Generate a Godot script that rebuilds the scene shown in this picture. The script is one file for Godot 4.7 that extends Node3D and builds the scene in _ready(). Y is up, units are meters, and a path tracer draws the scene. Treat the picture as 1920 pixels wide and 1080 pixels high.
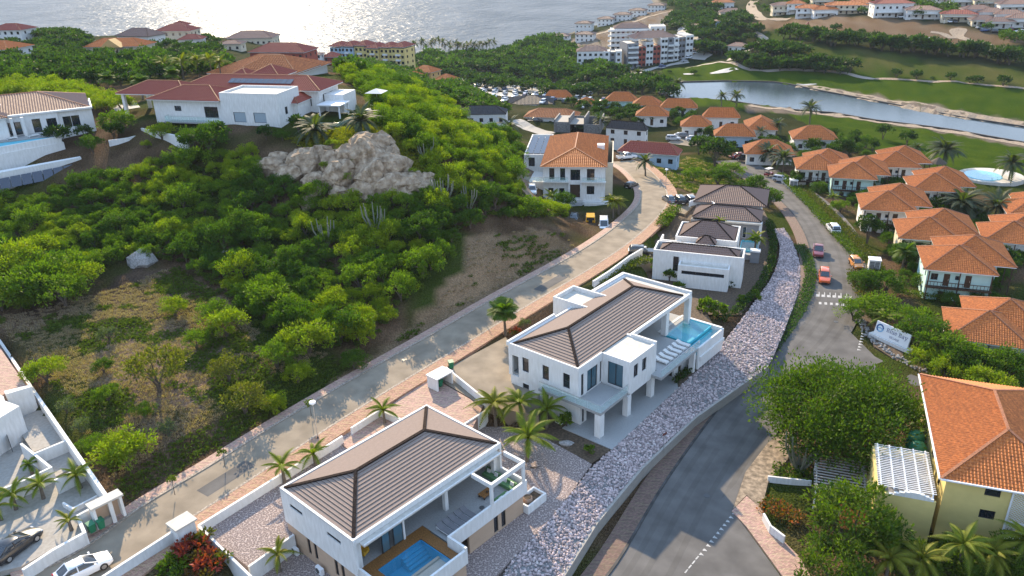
extends Node3D

class Shape:
	var v := PackedVector3Array()
	var col := PackedColorArray()
	var c := Color.WHITE
	var inside := Vector3.ZERO
	var aim := false
	func tri(a: Vector3, b: Vector3, d: Vector3) -> void:
		if aim and (d - a).cross(b - a).dot((a + b + d) / 3.0 - inside) < 0.0:
			v.append(a); v.append(d); v.append(b)
		else:
			v.append(a); v.append(b); v.append(d)
		col.append(c); col.append(c); col.append(c)
	func quad(a: Vector3, b: Vector3, d: Vector3, e: Vector3) -> void:
		tri(a, b, d); tri(a, d, e)
	func up(a: Vector3, b: Vector3, d: Vector3, e: Vector3) -> void:
		var was := aim; var w := inside
		aim = true; inside = (a + b + d + e) / 4.0 - Vector3(0, 1000, 0)
		quad(a, b, d, e)
		aim = was; inside = w
	func face(pts: Array, normal: Vector3) -> void:
		var was := aim; var w := inside
		aim = true; inside = pts[0] - normal * 1000.0
		for i in range(1, pts.size() - 1):
			tri(pts[0], pts[i], pts[i + 1])
		aim = was; inside = w
	func hexa(p: Array) -> void:   
		var was := aim; var w := inside
		aim = true; inside = Vector3.ZERO
		for q in p: inside += q / 8.0
		quad(p[0], p[1], p[2], p[3]); quad(p[4], p[5], p[6], p[7])
		for i in 4:
			var j := (i + 1) % 4
			quad(p[i], p[j], p[4 + j], p[4 + i])
		aim = was; inside = w
	func box(at: Vector3, size: Vector3, turn := 0.0, tilt := 0.0) -> void:
		var b := Basis(Vector3.UP, turn) * Basis(Vector3.RIGHT, tilt)
		var p := []
		for y in [-0.5, 0.5]:
			for k in [[-0.5, -0.5], [0.5, -0.5], [0.5, 0.5], [-0.5, 0.5]]:
				p.append(at + b * Vector3(k[0] * size.x, y * size.y, k[1] * size.z))
		hexa(p)
	func span(x0: float, x1: float, y0: float, y1: float, z0: float, z1: float) -> void:
		box(Vector3((x0 + x1) / 2, (y0 + y1) / 2, (z0 + z1) / 2), Vector3(absf(x1 - x0), absf(y1 - y0), absf(z1 - z0)))
	func bar(a: Vector3, b: Vector3, w: float, h := -1.0) -> void:
		if h < 0.0: h = w
		var d := (b - a).normalized()
		var s := d.cross(Vector3.UP)
		if s.length() < 0.01: s = Vector3.RIGHT
		s = s.normalized()
		var u := s.cross(d).normalized() * h * 0.5
		s *= w * 0.5
		hexa([a - s - u, a + s - u, b + s - u, b - s - u, a - s + u, a + s + u, b + s + u, b - s + u])
	func tube(path: Array, radii: Array, sides := 7) -> void:
		var rings := []
		for i in path.size():
			var d: Vector3 = (path[mini(i + 1, path.size() - 1)] - path[maxi(i - 1, 0)]).normalized()
			var s := d.cross(Vector3(0.21, 0.13, 0.97)).normalized()
			var u := s.cross(d)
			var ring := []
			for k in sides:
				var t := TAU * k / sides
				ring.append(path[i] + (s * cos(t) + u * sin(t)) * radii[i])
			rings.append(ring)
		var was := aim; var w := inside
		aim = true
		for i in path.size() - 1:
			inside = (path[i] + path[i + 1]) * 0.5
			for k in sides:
				var n := (k + 1) % sides
				quad(rings[i][k], rings[i][n], rings[i + 1][n], rings[i + 1][k])
		aim = was; inside = w
		face(rings[-1], path[-1] - path[-2])
	func disc(at: Vector3, axis: Vector3, r: float, thick: float, sides := 14) -> void:
		tube([at - axis * thick * 0.5, at + axis * thick * 0.5], [r, r], sides)
		var s := axis.cross(Vector3(0.21, 0.13, 0.97)).normalized()
		var u := s.cross(axis)
		var ring := []
		for k in sides: ring.append(at - axis * thick * 0.5 + (s * cos(TAU * k / sides) + u * sin(TAU * k / sides)) * r)
		face(ring, -axis)
	func ball(at: Vector3, r: Vector3, n := 8) -> void:
		var was := aim; var w := inside
		aim = true; inside = at
		for i in n:
			for k in n * 2:
				var q := []
				for e in [[i, k], [i, k + 1], [i + 1, k + 1], [i + 1, k]]:
					var a: float = PI * e[0] / n
					var b: float = PI * e[1] / n
					q.append(at + Vector3(sin(a) * cos(b), cos(a), sin(a) * sin(b)) * r)
				quad(q[0], q[1], q[2], q[3])
		aim = was; inside = w
	func prism(poly: PackedVector2Array, y0: float, y1: float) -> void:
		var t := Geometry2D.triangulate_polygon(poly)
		for i in range(0, t.size(), 3):
			var q := []
			for k in 3: q.append(Vector3(poly[t[i + k]].x, y1, poly[t[i + k]].y))
			face(q, Vector3.UP)
			for k in 3: q[k].y = y0
			face(q, Vector3.DOWN)
		var cw := 1.0 if Geometry2D.is_polygon_clockwise(poly) else -1.0
		for i in poly.size():
			var a := poly[i]; var b := poly[(i + 1) % poly.size()]
			var n := Vector3(b.y - a.y, 0, a.x - b.x) * -cw
			face([Vector3(a.x, y0, a.y), Vector3(b.x, y0, b.y), Vector3(b.x, y1, b.y), Vector3(a.x, y1, a.y)], n)
	func mesh(smooth := 0.0, colored := false) -> ArrayMesh:
		var arr := []
		arr.resize(Mesh.ARRAY_MAX)
		var n := PackedVector3Array()
		n.resize(v.size())
		for i in range(0, v.size(), 3):
			var q := (v[i + 2] - v[i]).cross(v[i + 1] - v[i]).normalized()
			n[i] = q; n[i + 1] = q; n[i + 2] = q
		if smooth > 0.0:
			var at := {}
			for i in v.size():
				var key := (v[i] * 500.0).round()
				if not at.has(key): at[key] = []
				at[key].append(i)
			var soft := n.duplicate()
			for key in at:
				for i in at[key]:
					var sum := Vector3.ZERO
					for k in at[key]:
						if n[i].dot(n[k]) > 1.0 - smooth: sum += n[k]
					soft[i] = sum.normalized()
			n = soft
		arr[Mesh.ARRAY_VERTEX] = v
		arr[Mesh.ARRAY_NORMAL] = n
		if colored: arr[Mesh.ARRAY_COLOR] = col
		var m := ArrayMesh.new()
		if v.size(): m.add_surface_from_arrays(Mesh.PRIMITIVE_TRIANGLES, arr)
		return m

var taken := {}
var M := {}
var rng := RandomNumberGenerator.new()

func numbered(called: String) -> String:
	taken[called] = taken.get(called, -1) + 1
	return called if taken[called] == 0 else "%s_%03d" % [called, taken[called]]

func tag(o: Node3D, label: String, category: String, group := "") -> Node3D:
	o.set_meta("label", label); o.set_meta("category", category)
	if group: o.set_meta("group", group)
	return o

func thing(called: String, label: String, category: String, at := Vector3.ZERO, turn := 0.0, group := "") -> Node3D:
	var o := Node3D.new()
	o.name = numbered(called)
	add_child(o)
	o.position = at; o.rotation.y = turn
	return tag(o, label, category, group)

func part(called: String, s, m, to: Node3D = null, smooth := 0.0) -> MeshInstance3D:
	var o := MeshInstance3D.new()
	o.mesh = s if s is Mesh else s.mesh(smooth, m.vertex_color_use_as_albedo)
	if m: o.material_override = m
	if to == null or to == self:
		o.name = numbered(called)
		add_child(o)
	else:
		o.name = called
		var n := 0
		while to.has_node(NodePath(o.name)):
			n += 1
			o.name = "%s_%03d" % [called, n]
		to.add_child(o, true)
	return o

func one(called: String, s, m, label: String, category: String, group := "", smooth := 0.0) -> MeshInstance3D:
	var o := part(called, s, m, null, smooth)
	tag(o, label, category, group)
	return o

func setting(called: String, s, m, smooth := 0.0) -> MeshInstance3D:
	var o := part(called, s, m, null, smooth)
	o.set_meta("kind", "structure")
	return o

func twin(o: Node3D, at: Vector3, turn := 0.0, size := Vector3.ONE, label := "") -> Node3D:
	var d: Node3D = o.duplicate()
	var plain_name := String(o.name).rstrip("0123456789").rstrip("_")
	d.name = numbered(plain_name)
	add_child(d)
	d.position = at; d.rotation.y = turn; d.scale = size
	if label: d.set_meta("label", label)
	return d

func lin(r: float, g: float, b: float) -> Color:
	return Color(r, g, b).linear_to_srgb()

func noise_tex(freq: float, octaves: int, lo: Color, hi: Color, sd := 1, size := 512, kind := FastNoiseLite.TYPE_SIMPLEX_SMOOTH, normal := false, bump := 4.0) -> NoiseTexture2D:
	var n := FastNoiseLite.new()
	n.seed = sd; n.frequency = freq; n.fractal_octaves = octaves; n.noise_type = kind
	var t := NoiseTexture2D.new()
	t.width = size; t.height = size; t.seamless = true; t.noise = n
	if normal:
		t.as_normal_map = true; t.bump_strength = bump
	else:
		var g := Gradient.new()
		g.set_color(0, lo); g.set_color(1, hi)
		t.color_ramp = g
	return t

func mat(called: String, base: Color, rough := 0.8, spec := 0.5) -> StandardMaterial3D:
	var m := StandardMaterial3D.new()
	m.resource_name = called
	m.albedo_color = base; m.roughness = rough; m.metallic_specular = spec
	M[called] = m
	return m

func grain(m: StandardMaterial3D, tex: Texture2D, scale: float, world := true) -> StandardMaterial3D:
	m.albedo_texture = tex
	m.uv1_triplanar = true; m.uv1_world_triplanar = world
	m.uv1_scale = Vector3.ONE * scale
	return m

func relief(m: StandardMaterial3D, tex: Texture2D, depth: float) -> StandardMaterial3D:
	m.heightmap_enabled = true; m.heightmap_texture = tex; m.heightmap_scale = depth
	return m

func make_materials() -> void:
	var wear := noise_tex(0.012, 5, Color(0.92, 0.92, 0.91), Color(1, 1, 1), 3)
	var strong := noise_tex(0.02, 5, Color(0.5, 0.5, 0.5), Color(1, 1, 1), 4)
	var speck := noise_tex(0.07, 2, Color(0.42, 0.40, 0.40), Color(1, 1, 1), 5, 512, FastNoiseLite.TYPE_CELLULAR)
	var soft := noise_tex(0.03, 4, Color(0.86, 0.86, 0.86), Color(1, 1, 1), 6)
	var high := noise_tex(0.05, 4, Color.BLACK, Color.WHITE, 7)
	grain(mat("white_wall", lin(0.76, 0.75, 0.73), 0.85), noise_tex(0.02, 5, Color(0.89, 0.885, 0.87), Color(1, 1, 1), 91), 0.11)
	M.white_wall.uv1_scale = Vector3(0.32, 0.05, 0.32)
	grain(mat("cream_wall", lin(0.62, 0.55, 0.42), 0.85), wear, 0.11)
	grain(mat("tan_wall", lin(0.50, 0.35, 0.24), 0.85), wear, 0.13)
	grain(mat("grey_wall", lin(0.22, 0.22, 0.23), 0.8), wear, 0.13)
	grain(mat("mid_grey", lin(0.32, 0.31, 0.30), 0.8), strong, 0.2)
	grain(mat("yellow_wall", lin(0.66, 0.53, 0.20), 0.85), wear, 0.11)
	grain(mat("blue_wall", lin(0.38, 0.50, 0.60), 0.85), wear, 0.11)
	grain(mat("red_wall", lin(0.36, 0.08, 0.05), 0.85), wear, 0.11)
	grain(mat("teal_wall", lin(0.45, 0.66, 0.64), 0.85), wear, 0.11)
	grain(mat("ochre_wall", lin(0.62, 0.38, 0.14), 0.85), wear, 0.11)
	grain(mat("concrete", lin(0.36, 0.33, 0.29), 0.9), soft, 0.12)
	grain(mat("pale_roof", lin(0.58, 0.54, 0.47), 0.9), soft, 0.09)
	grain(mat("tile_floor", lin(0.36, 0.36, 0.35), 0.55), soft, 0.3)
	var tar := noise_tex(0.01, 6, Color(0.80, 0.80, 0.80), Color(1, 1, 1), 11)
	grain(mat("asphalt", lin(0.31, 0.255, 0.19), 0.95, 0.2), tar, 0.05)
	grain(mat("asphalt_worn", lin(0.138, 0.129, 0.119), 0.95, 0.2), tar, 0.05)
	grain(mat("asphalt_main", lin(0.155, 0.145, 0.135), 0.95, 0.2), tar, 0.05)
	grain(mat("slate_tile", lin(0.285, 0.222, 0.188), 0.9, 0.15), wear, 0.35)
	grain(mat("asphalt_dark", lin(0.085, 0.08, 0.075), 0.9), strong, 0.06)
	grain(mat("kerb", lin(0.52, 0.43, 0.34), 0.9), strong, 0.3)
	grain(mat("paint", lin(0.72, 0.70, 0.66), 0.8), strong, 0.5)
	grain(mat("sand_path", lin(0.42, 0.32, 0.22), 0.95), strong, 0.12)
	grain(mat("dirt_path", lin(0.30, 0.22, 0.15), 0.95), strong, 0.12)
	grain(mat("pebbles", lin(0.64, 0.53, 0.48), 0.95, 0.2), speck, 0.16)
	relief(M.pebbles, speck, 9.0)
	grain(mat("soil", lin(0.15, 0.10, 0.06), 0.95), strong, 0.25)
	grain(mat("lawn", lin(0.055, 0.10, 0.018), 0.95), noise_tex(0.06, 4, Color(0.4, 0.45, 0.35), Color(1, 1, 1), 12), 0.22)
	var im := Image.create(256, 256, false, Image.FORMAT_RGB8)
	im.fill(Color(0.55, 0.52, 0.5))
	rng.seed = 77
	for y in 16:
		for x in range(-1, 9):
			var q := 0.78 + 0.22 * rng.randf()
			var ox := 16 if y % 2 else 0
			im.fill_rect(Rect2i(x * 32 + ox + 1, y * 16 + 1, 30, 14), Color(q, q * (0.9 + 0.1 * rng.randf()), q * 0.92))
	var bricks := ImageTexture.create_from_image(im)
	grain(mat("brick_paving", lin(0.52, 0.37, 0.27), 0.95, 0.2), bricks, 0.55)
	grain(mat("pink_paving", lin(0.52, 0.38, 0.31), 0.9), bricks, 0.5)
	grain(mat("dark_paving", lin(0.20, 0.145, 0.115), 0.9), bricks, 0.5)
	grain(mat("brown_tile", lin(0.23, 0.14, 0.105), 0.75), wear, 0.35)
	grain(mat("brown_ridge", lin(0.06, 0.045, 0.038), 0.95, 0.1), strong, 0.35)
	var worn := noise_tex(0.03, 6, Color(0.52, 0.46, 0.42), Color(1, 1, 1), 21)
	grain(mat("orange_tile", lin(0.82, 0.265, 0.055), 0.75), worn, 0.16)
	grain(mat("orange_tile_worn", lin(0.70, 0.25, 0.075), 0.75), worn, 0.13)
	grain(mat("orange_tile_pale", lin(0.88, 0.32, 0.085), 0.75), worn, 0.19)
	grain(mat("orange_ridge", lin(0.52, 0.20, 0.085), 0.75), strong, 0.5)
	grain(mat("red_tile", lin(0.42, 0.095, 0.055), 0.75), noise_tex(0.06, 5, Color(0.6, 0.6, 0.6), Color(1, 1, 1), 22), 0.3)
	grain(mat("pink_tile", lin(0.52, 0.30, 0.21), 0.75), noise_tex(0.06, 5, Color(0.55, 0.55, 0.55), Color(1, 1, 1), 23), 0.3)
	grain(mat("dark_tile", lin(0.085, 0.07, 0.066), 0.75), strong, 0.35)
	grain(mat("wood", lin(0.36, 0.17, 0.045), 0.6), noise_tex(0.02, 4, Color(0.6, 0.55, 0.5), Color(1, 1, 1), 24), 0.6, false)
	grain(mat("dark_wood", lin(0.09, 0.045, 0.02), 0.6), strong, 0.6, false)
	grain(mat("thatch", lin(0.16, 0.12, 0.085), 0.95), strong, 0.6)
	mat("white_paint", lin(0.78, 0.78, 0.77), 0.45)
	mat("frame_dark", lin(0.022, 0.022, 0.024), 0.4)
	mat("frame_white", lin(0.72, 0.72, 0.72), 0.5)
	mat("pane_dark", lin(0.018, 0.022, 0.028), 0.06, 0.7)
	mat("pane_blue", lin(0.06, 0.12, 0.15), 0.07, 0.8)
	mat("panel_solar", lin(0.02, 0.026, 0.045), 0.12, 0.7)
	mat("curtain", lin(0.30, 0.36, 0.40), 0.8)
	var g := mat("clear_glass", Color(0.75, 0.92, 0.9, 0.14), 0.03)
	g.transparency = BaseMaterial3D.TRANSPARENCY_ALPHA
	mat("pool_tile", lin(0.06, 0.42, 0.52), 0.4)
	mat("pool_tile_deep", lin(0.02, 0.22, 0.42), 0.4)
	var pw := mat("pool_water", Color(0.55, 0.9, 0.95, 0.10), 0.04)
	pw.transparency = BaseMaterial3D.TRANSPARENCY_ALPHA
	mat("metal", lin(0.5, 0.5, 0.5), 0.35).metallic = 0.8
	mat("dark_metal", lin(0.06, 0.06, 0.06), 0.5)
	mat("tyre", lin(0.015, 0.015, 0.015), 0.85)
	mat("plastic_green", lin(0.015, 0.16, 0.075), 0.45)
	mat("cushion_green", lin(0.09, 0.20, 0.08), 0.9)
	mat("cushion_grey", lin(0.16, 0.155, 0.16), 0.9)
	mat("cushion_white", lin(0.62, 0.60, 0.56), 0.9)
	mat("yellow_fabric", lin(0.55, 0.30, 0.02), 0.8)
	mat("terracotta", lin(0.36, 0.24, 0.17), 0.85)
	mat("brown_sign", lin(0.16, 0.05, 0.04), 0.6)
	grain(mat("bark", lin(0.17, 0.13, 0.095), 0.95), strong, 0.8, false)
	grain(mat("palm_bark", lin(0.24, 0.19, 0.14), 0.95), strong, 0.8, false)
	grain(mat("cactus", lin(0.30, 0.31, 0.22), 0.8), strong, 0.8, false)
	grain(mat("rock", lin(0.62, 0.49, 0.355), 0.95, 0.2), noise_tex(0.014, 6, Color(0.5, 0.46, 0.42), Color(1, 1, 1), 31), 0.1)
	relief(M.rock, noise_tex(0.02, 6, Color.BLACK, Color.WHITE, 32), 45.0)
	grain(mat("pale_rock", lin(0.50, 0.47, 0.44), 0.95), strong, 0.3)
	for k in [["leaf_dark", 0.030, 0.060, 0.012], ["leaf_mid", 0.060, 0.110, 0.014], ["leaf_light", 0.105, 0.165, 0.014], ["leaf_olive", 0.10, 0.115, 0.022], ["leaf_lime", 0.15, 0.20, 0.014], ["leaf_grey", 0.085, 0.105, 0.068], ["leaf_palm", 0.075, 0.125, 0.016], ["leaf_date", 0.07, 0.088, 0.05], ["leaf_dry", 0.19, 0.125, 0.05], ["leaf_deep", 0.017, 0.038, 0.010], ["bloom_red", 0.42, 0.05, 0.04]]:
		var l := mat(k[0], lin(k[1], k[2], k[3]), 0.6, 0.4)
		l.backlight_enabled = true
		l.backlight = Color(0.62, 0.75, 0.2) if k[0] != "bloom_red" else Color(0.5, 0.1, 0.1)
	for k in [["car_white", 0.75, 0.75, 0.75], ["car_black", 0.012, 0.012, 0.014], ["car_orange", 0.62, 0.10, 0.015], ["car_red", 0.20, 0.03, 0.035], ["car_amber", 0.60, 0.22, 0.02], ["car_grey", 0.10, 0.105, 0.115], ["car_silver", 0.42, 0.43, 0.45], ["car_blue", 0.03, 0.07, 0.20], ["car_yellow", 0.68, 0.36, 0.01], ["car_darkred", 0.22, 0.02, 0.02]]:
		var cm := mat(k[0], lin(k[1], k[2], k[3]), 0.32)
		cm.clearcoat_enabled = true; cm.clearcoat = 1.0; cm.clearcoat_roughness = 0.05
	mat("lamp_red", lin(0.4, 0.01, 0.01), 0.2)
	mat("lamp_clear", lin(0.7, 0.7, 0.7), 0.1)
	var sea := grain(mat("sea_water", lin(0.17, 0.185, 0.195), 0.28, 0.05), noise_tex(0.006, 4, Color(0.75, 0.78, 0.8), Color(1, 1, 1), 41), 0.01)
	var wave := FastNoiseLite.new()
	wave.seed = 5; wave.frequency = 0.014; wave.fractal_octaves = 5; wave.fractal_gain = 0.62
	var wt := NoiseTexture2D.new()
	wt.width = 1024; wt.height = 1024; wt.seamless = true; wt.noise = wave; wt.as_normal_map = true; wt.bump_strength = 5.0
	sea.normal_enabled = true; sea.normal_texture = wt; sea.normal_scale = 1.0
	sea.uv1_scale = Vector3.ONE * 0.0035
	var lag := mat("lagoon_water", lin(0.05, 0.07, 0.08), 0.1, 0.45)
	lag.normal_enabled = true
	lag.normal_texture = noise_tex(0.04, 3, Color.BLACK, Color.WHITE, 8, 512, FastNoiseLite.TYPE_SIMPLEX_SMOOTH, true, 2.0)
	lag.uv1_triplanar = true; lag.uv1_world_triplanar = true; lag.uv1_scale = Vector3.ONE * 0.08; lag.normal_scale = 0.25
	var gr := mat("ground", Color.WHITE, 1.0, 0.08)
	gr.vertex_color_use_as_albedo = true
	gr.albedo_texture = noise_tex(0.035, 6, Color(0.55, 0.55, 0.55), Color(1, 1, 1), 51, 1024)
	gr.uv1_triplanar = true; gr.uv1_world_triplanar = true; gr.uv1_scale = Vector3.ONE * 0.07
	relief(gr, noise_tex(0.05, 6, Color.BLACK, Color.WHITE, 52, 1024), 30.0)
	var vc := mat("stone_mix", Color.WHITE, 0.9, 0.3)
	vc.vertex_color_use_as_albedo = true

var knot := PackedVector3Array()   
var lin0 := 0.0
var linx := 0.0
var linz := 0.0
var roads := []                    
var pads := []                     
var gx := PackedFloat32Array()
var gz := PackedFloat32Array()
var gh := PackedFloat32Array()

func solve_terrain() -> void:
	var n := survey.size()
	var a := []
	for i in n + 3:
		var r := PackedFloat64Array()
		r.resize(n + 4)
		a.append(r)
	for i in n:
		var p := survey[i]
		for j in n:
			var dx := (p.x - survey[j].x) / 100.0
			var dz := (p.y - survey[j].y) / 100.0
			var r2 := dx * dx + dz * dz
			a[i][j] = 0.5 * r2 * log(r2 + 1e-4)
		a[i][i] += 0.003
		a[i][n] = 1.0; a[i][n + 1] = p.x / 100.0; a[i][n + 2] = p.y / 100.0
		a[n][i] = 1.0; a[n + 1][i] = p.x / 100.0; a[n + 2][i] = p.y / 100.0
		a[i][n + 3] = p.z
	var m := n + 3
	for c in m:
		var best := c
		for r in range(c + 1, m):
			if absf(a[r][c]) > absf(a[best][c]): best = r
		var t = a[c]; a[c] = a[best]; a[best] = t
		var rc: PackedFloat64Array = a[c]
		for r in range(c + 1, m):
			var rr: PackedFloat64Array = a[r]
			if rr[c] == 0.0: continue
			var f := rr[c] / rc[c]
			for k in range(c, m + 1): rr[k] -= f * rc[k]
			a[r] = rr
	var w := PackedFloat64Array()
	w.resize(m)
	for c in range(m - 1, -1, -1):
		var s: float = a[c][m]
		for k in range(c + 1, m): s -= a[c][k] * w[k]
		w[c] = s / a[c][c]
	for i in n: knot.append(Vector3(survey[i].x / 100.0, survey[i].y / 100.0, w[i]))
	lin0 = w[n]; linx = w[n + 1]; linz = w[n + 2]

func plate(x: float, z: float) -> float:
	x /= 100.0; z /= 100.0
	var s := lin0 + linx * x + linz * z
	for k in knot:
		var dx := x - k.x
		var dz := z - k.y
		var r2 := dx * dx + dz * dz
		s += 0.5 * r2 * log(r2 + 1e-4) * k.z
	return s

func along(line: PackedVector3Array, x: float, z: float) -> Vector2: 
	var best := Vector2(1e9, 0)
	for i in line.size() - 1:
		var a := line[i]; var b := line[i + 1]
		var dx := b.x - a.x; var dz := b.z - a.z
		var t := clampf(((x - a.x) * dx + (z - a.z) * dz) / (dx * dx + dz * dz), 0.0, 1.0)
		var d := Vector2(x - a.x - dx * t, z - a.z - dz * t).length()
		if d < best.x: best = Vector2(d, lerpf(a.y, b.y, t))
	return best

var bumps := FastNoiseLite.new()

func land(x: float, z: float) -> float:
	var h := plate(x, z)
	var rough := 0.0
	if x > -150 and x < 150 and z > -260: rough = 0.45
	elif z < -260: rough = 1.2
	h += bumps.get_noise_2d(x * 4.0, z * 4.0) * rough
	if x > -80 and x < 130 and z > -230:
		for r in roads:
			var q := along(r[2], x, z)
			if q.x < r[0] + r[1] + 2.0:
				h = lerpf(q.y - 0.14, h, smoothstep(0.0, 1.0, (q.x - r[0] - 2.2) / r[1]))
		var low := 1e9
		for p in pads:
			if x > p[2] and x < p[3] and z > p[4] and z < p[5] and Geometry2D.is_point_in_polygon(Vector2(x, z), p[1]): low = minf(low, p[0] - 0.5)
		if low < 1e8: h = minf(low, h)
	else:
		for p in pads:
			if x > p[2] and x < p[3] and z > p[4] and z < p[5] and Geometry2D.is_point_in_polygon(Vector2(x, z), p[1]): h = minf(h, p[0] - 0.5)
	return h

func pad(h: float, pts: Array) -> PackedVector2Array:
	var poly := PackedVector2Array(pts)
	var lo := poly[0]; var hi := poly[0]
	for p in poly: lo = lo.min(p); hi = hi.max(p)
	pads.append([h, poly, lo.x, hi.x, lo.y, hi.y])
	return poly

func axis(lo: float, a: float, b: float, hi: float, step: float, grow: float, most: float) -> PackedFloat32Array:
	var below := []
	var s := step; var t := a
	while t > lo:
		s = minf(s * grow, most); t -= s; below.push_front(t)
	var all := PackedFloat32Array(below)
	t = a
	while t < b:
		all.append(t); t += step
	s = step
	while t < hi:
		all.append(t); s = minf(s * grow, most); t += s
	all.append(hi)
	return all

func gy(x: float, z: float) -> float:    
	var i := clampi(gx.bsearch(x) - 1, 0, gx.size() - 2)
	var j := clampi(gz.bsearch(z) - 1, 0, gz.size() - 2)
	var u := clampf((x - gx[i]) / (gx[i + 1] - gx[i]), 0, 1)
	var w := clampf((z - gz[j]) / (gz[j + 1] - gz[j]), 0, 1)
	var k := gx.size()
	var h00 := gh[j * k + i]; var h10 := gh[j * k + i + 1]; var h01 := gh[(j + 1) * k + i]; var h11 := gh[(j + 1) * k + i + 1]
	if u + w < 1.0: return h00 + (h10 - h00) * u + (h01 - h00) * w
	return h11 + (h01 - h11) * (1.0 - u) + (h10 - h11) * (1.0 - w)

func on(p: Vector2, lift := 0.0) -> Vector3:
	return Vector3(p.x, gy(p.x, p.y) + lift, p.y)

func smooth_line(pts: Array, step := 2.0) -> PackedVector3Array:
	var c := Curve3D.new()
	c.bake_interval = step
	for i in pts.size():
		var t: Vector3 = (pts[mini(i + 1, pts.size() - 1)] - pts[maxi(i - 1, 0)]) / 6.0
		var before: float = (pts[i] - pts[maxi(i - 1, 0)]).length()
		var after: float = (pts[mini(i + 1, pts.size() - 1)] - pts[i]).length()
		var d := t.normalized()
		c.add_point(pts[i], -d * before / 3.0, d * after / 3.0)
	return c.get_baked_points()

func ribbon(line: PackedVector3Array, from: float, to: float, lift: float, thick := 0.0, t0 := 0.0, t1 := 1.0) -> Shape:
	var s := Shape.new()
	var n := line.size()
	var last := []
	for i in n:
		var f := float(i) / (n - 1)
		if f < t0 or f > t1: continue
		var d := line[mini(i + 1, n - 1)] - line[maxi(i - 1, 0)]
		var side := Vector3(-d.z, 0, d.x).normalized()
		var a := line[i] + side * from + Vector3.UP * lift
		var b := line[i] + side * to + Vector3.UP * lift
		if last:
			if thick > 0.0:
				var k := Vector3.DOWN * thick
				s.hexa([last[0] + k, last[1] + k, b + k, a + k, last[0], last[1], b, a])
			else: s.up(last[0], last[1], b, a)
		last = [a, b]
	return s

func draped(pts: Array, width: float, lift: float, step := 3.0) -> Shape:
	var line := smooth_line(pts, step)
	var s := Shape.new()
	var last := []
	for i in line.size():
		var d := line[mini(i + 1, line.size() - 1)] - line[maxi(i - 1, 0)]
		var side := Vector3(-d.z, 0, d.x).normalized() * width * 0.5
		var row := []
		for k in 3:
			var p: Vector3 = line[i] + side * (k - 1)
			row.append(Vector3(p.x, gy(p.x, p.z) + lift, p.z))
		if last:
			for k in 2: s.up(last[k], last[k + 1], row[k + 1], row[k])
		last = row
	return s

func flat(pts: Array, y: float, skirt := 1.5) -> Shape:
	var s := Shape.new()
	s.prism(PackedVector2Array(pts), y - skirt, y)
	return s

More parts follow.
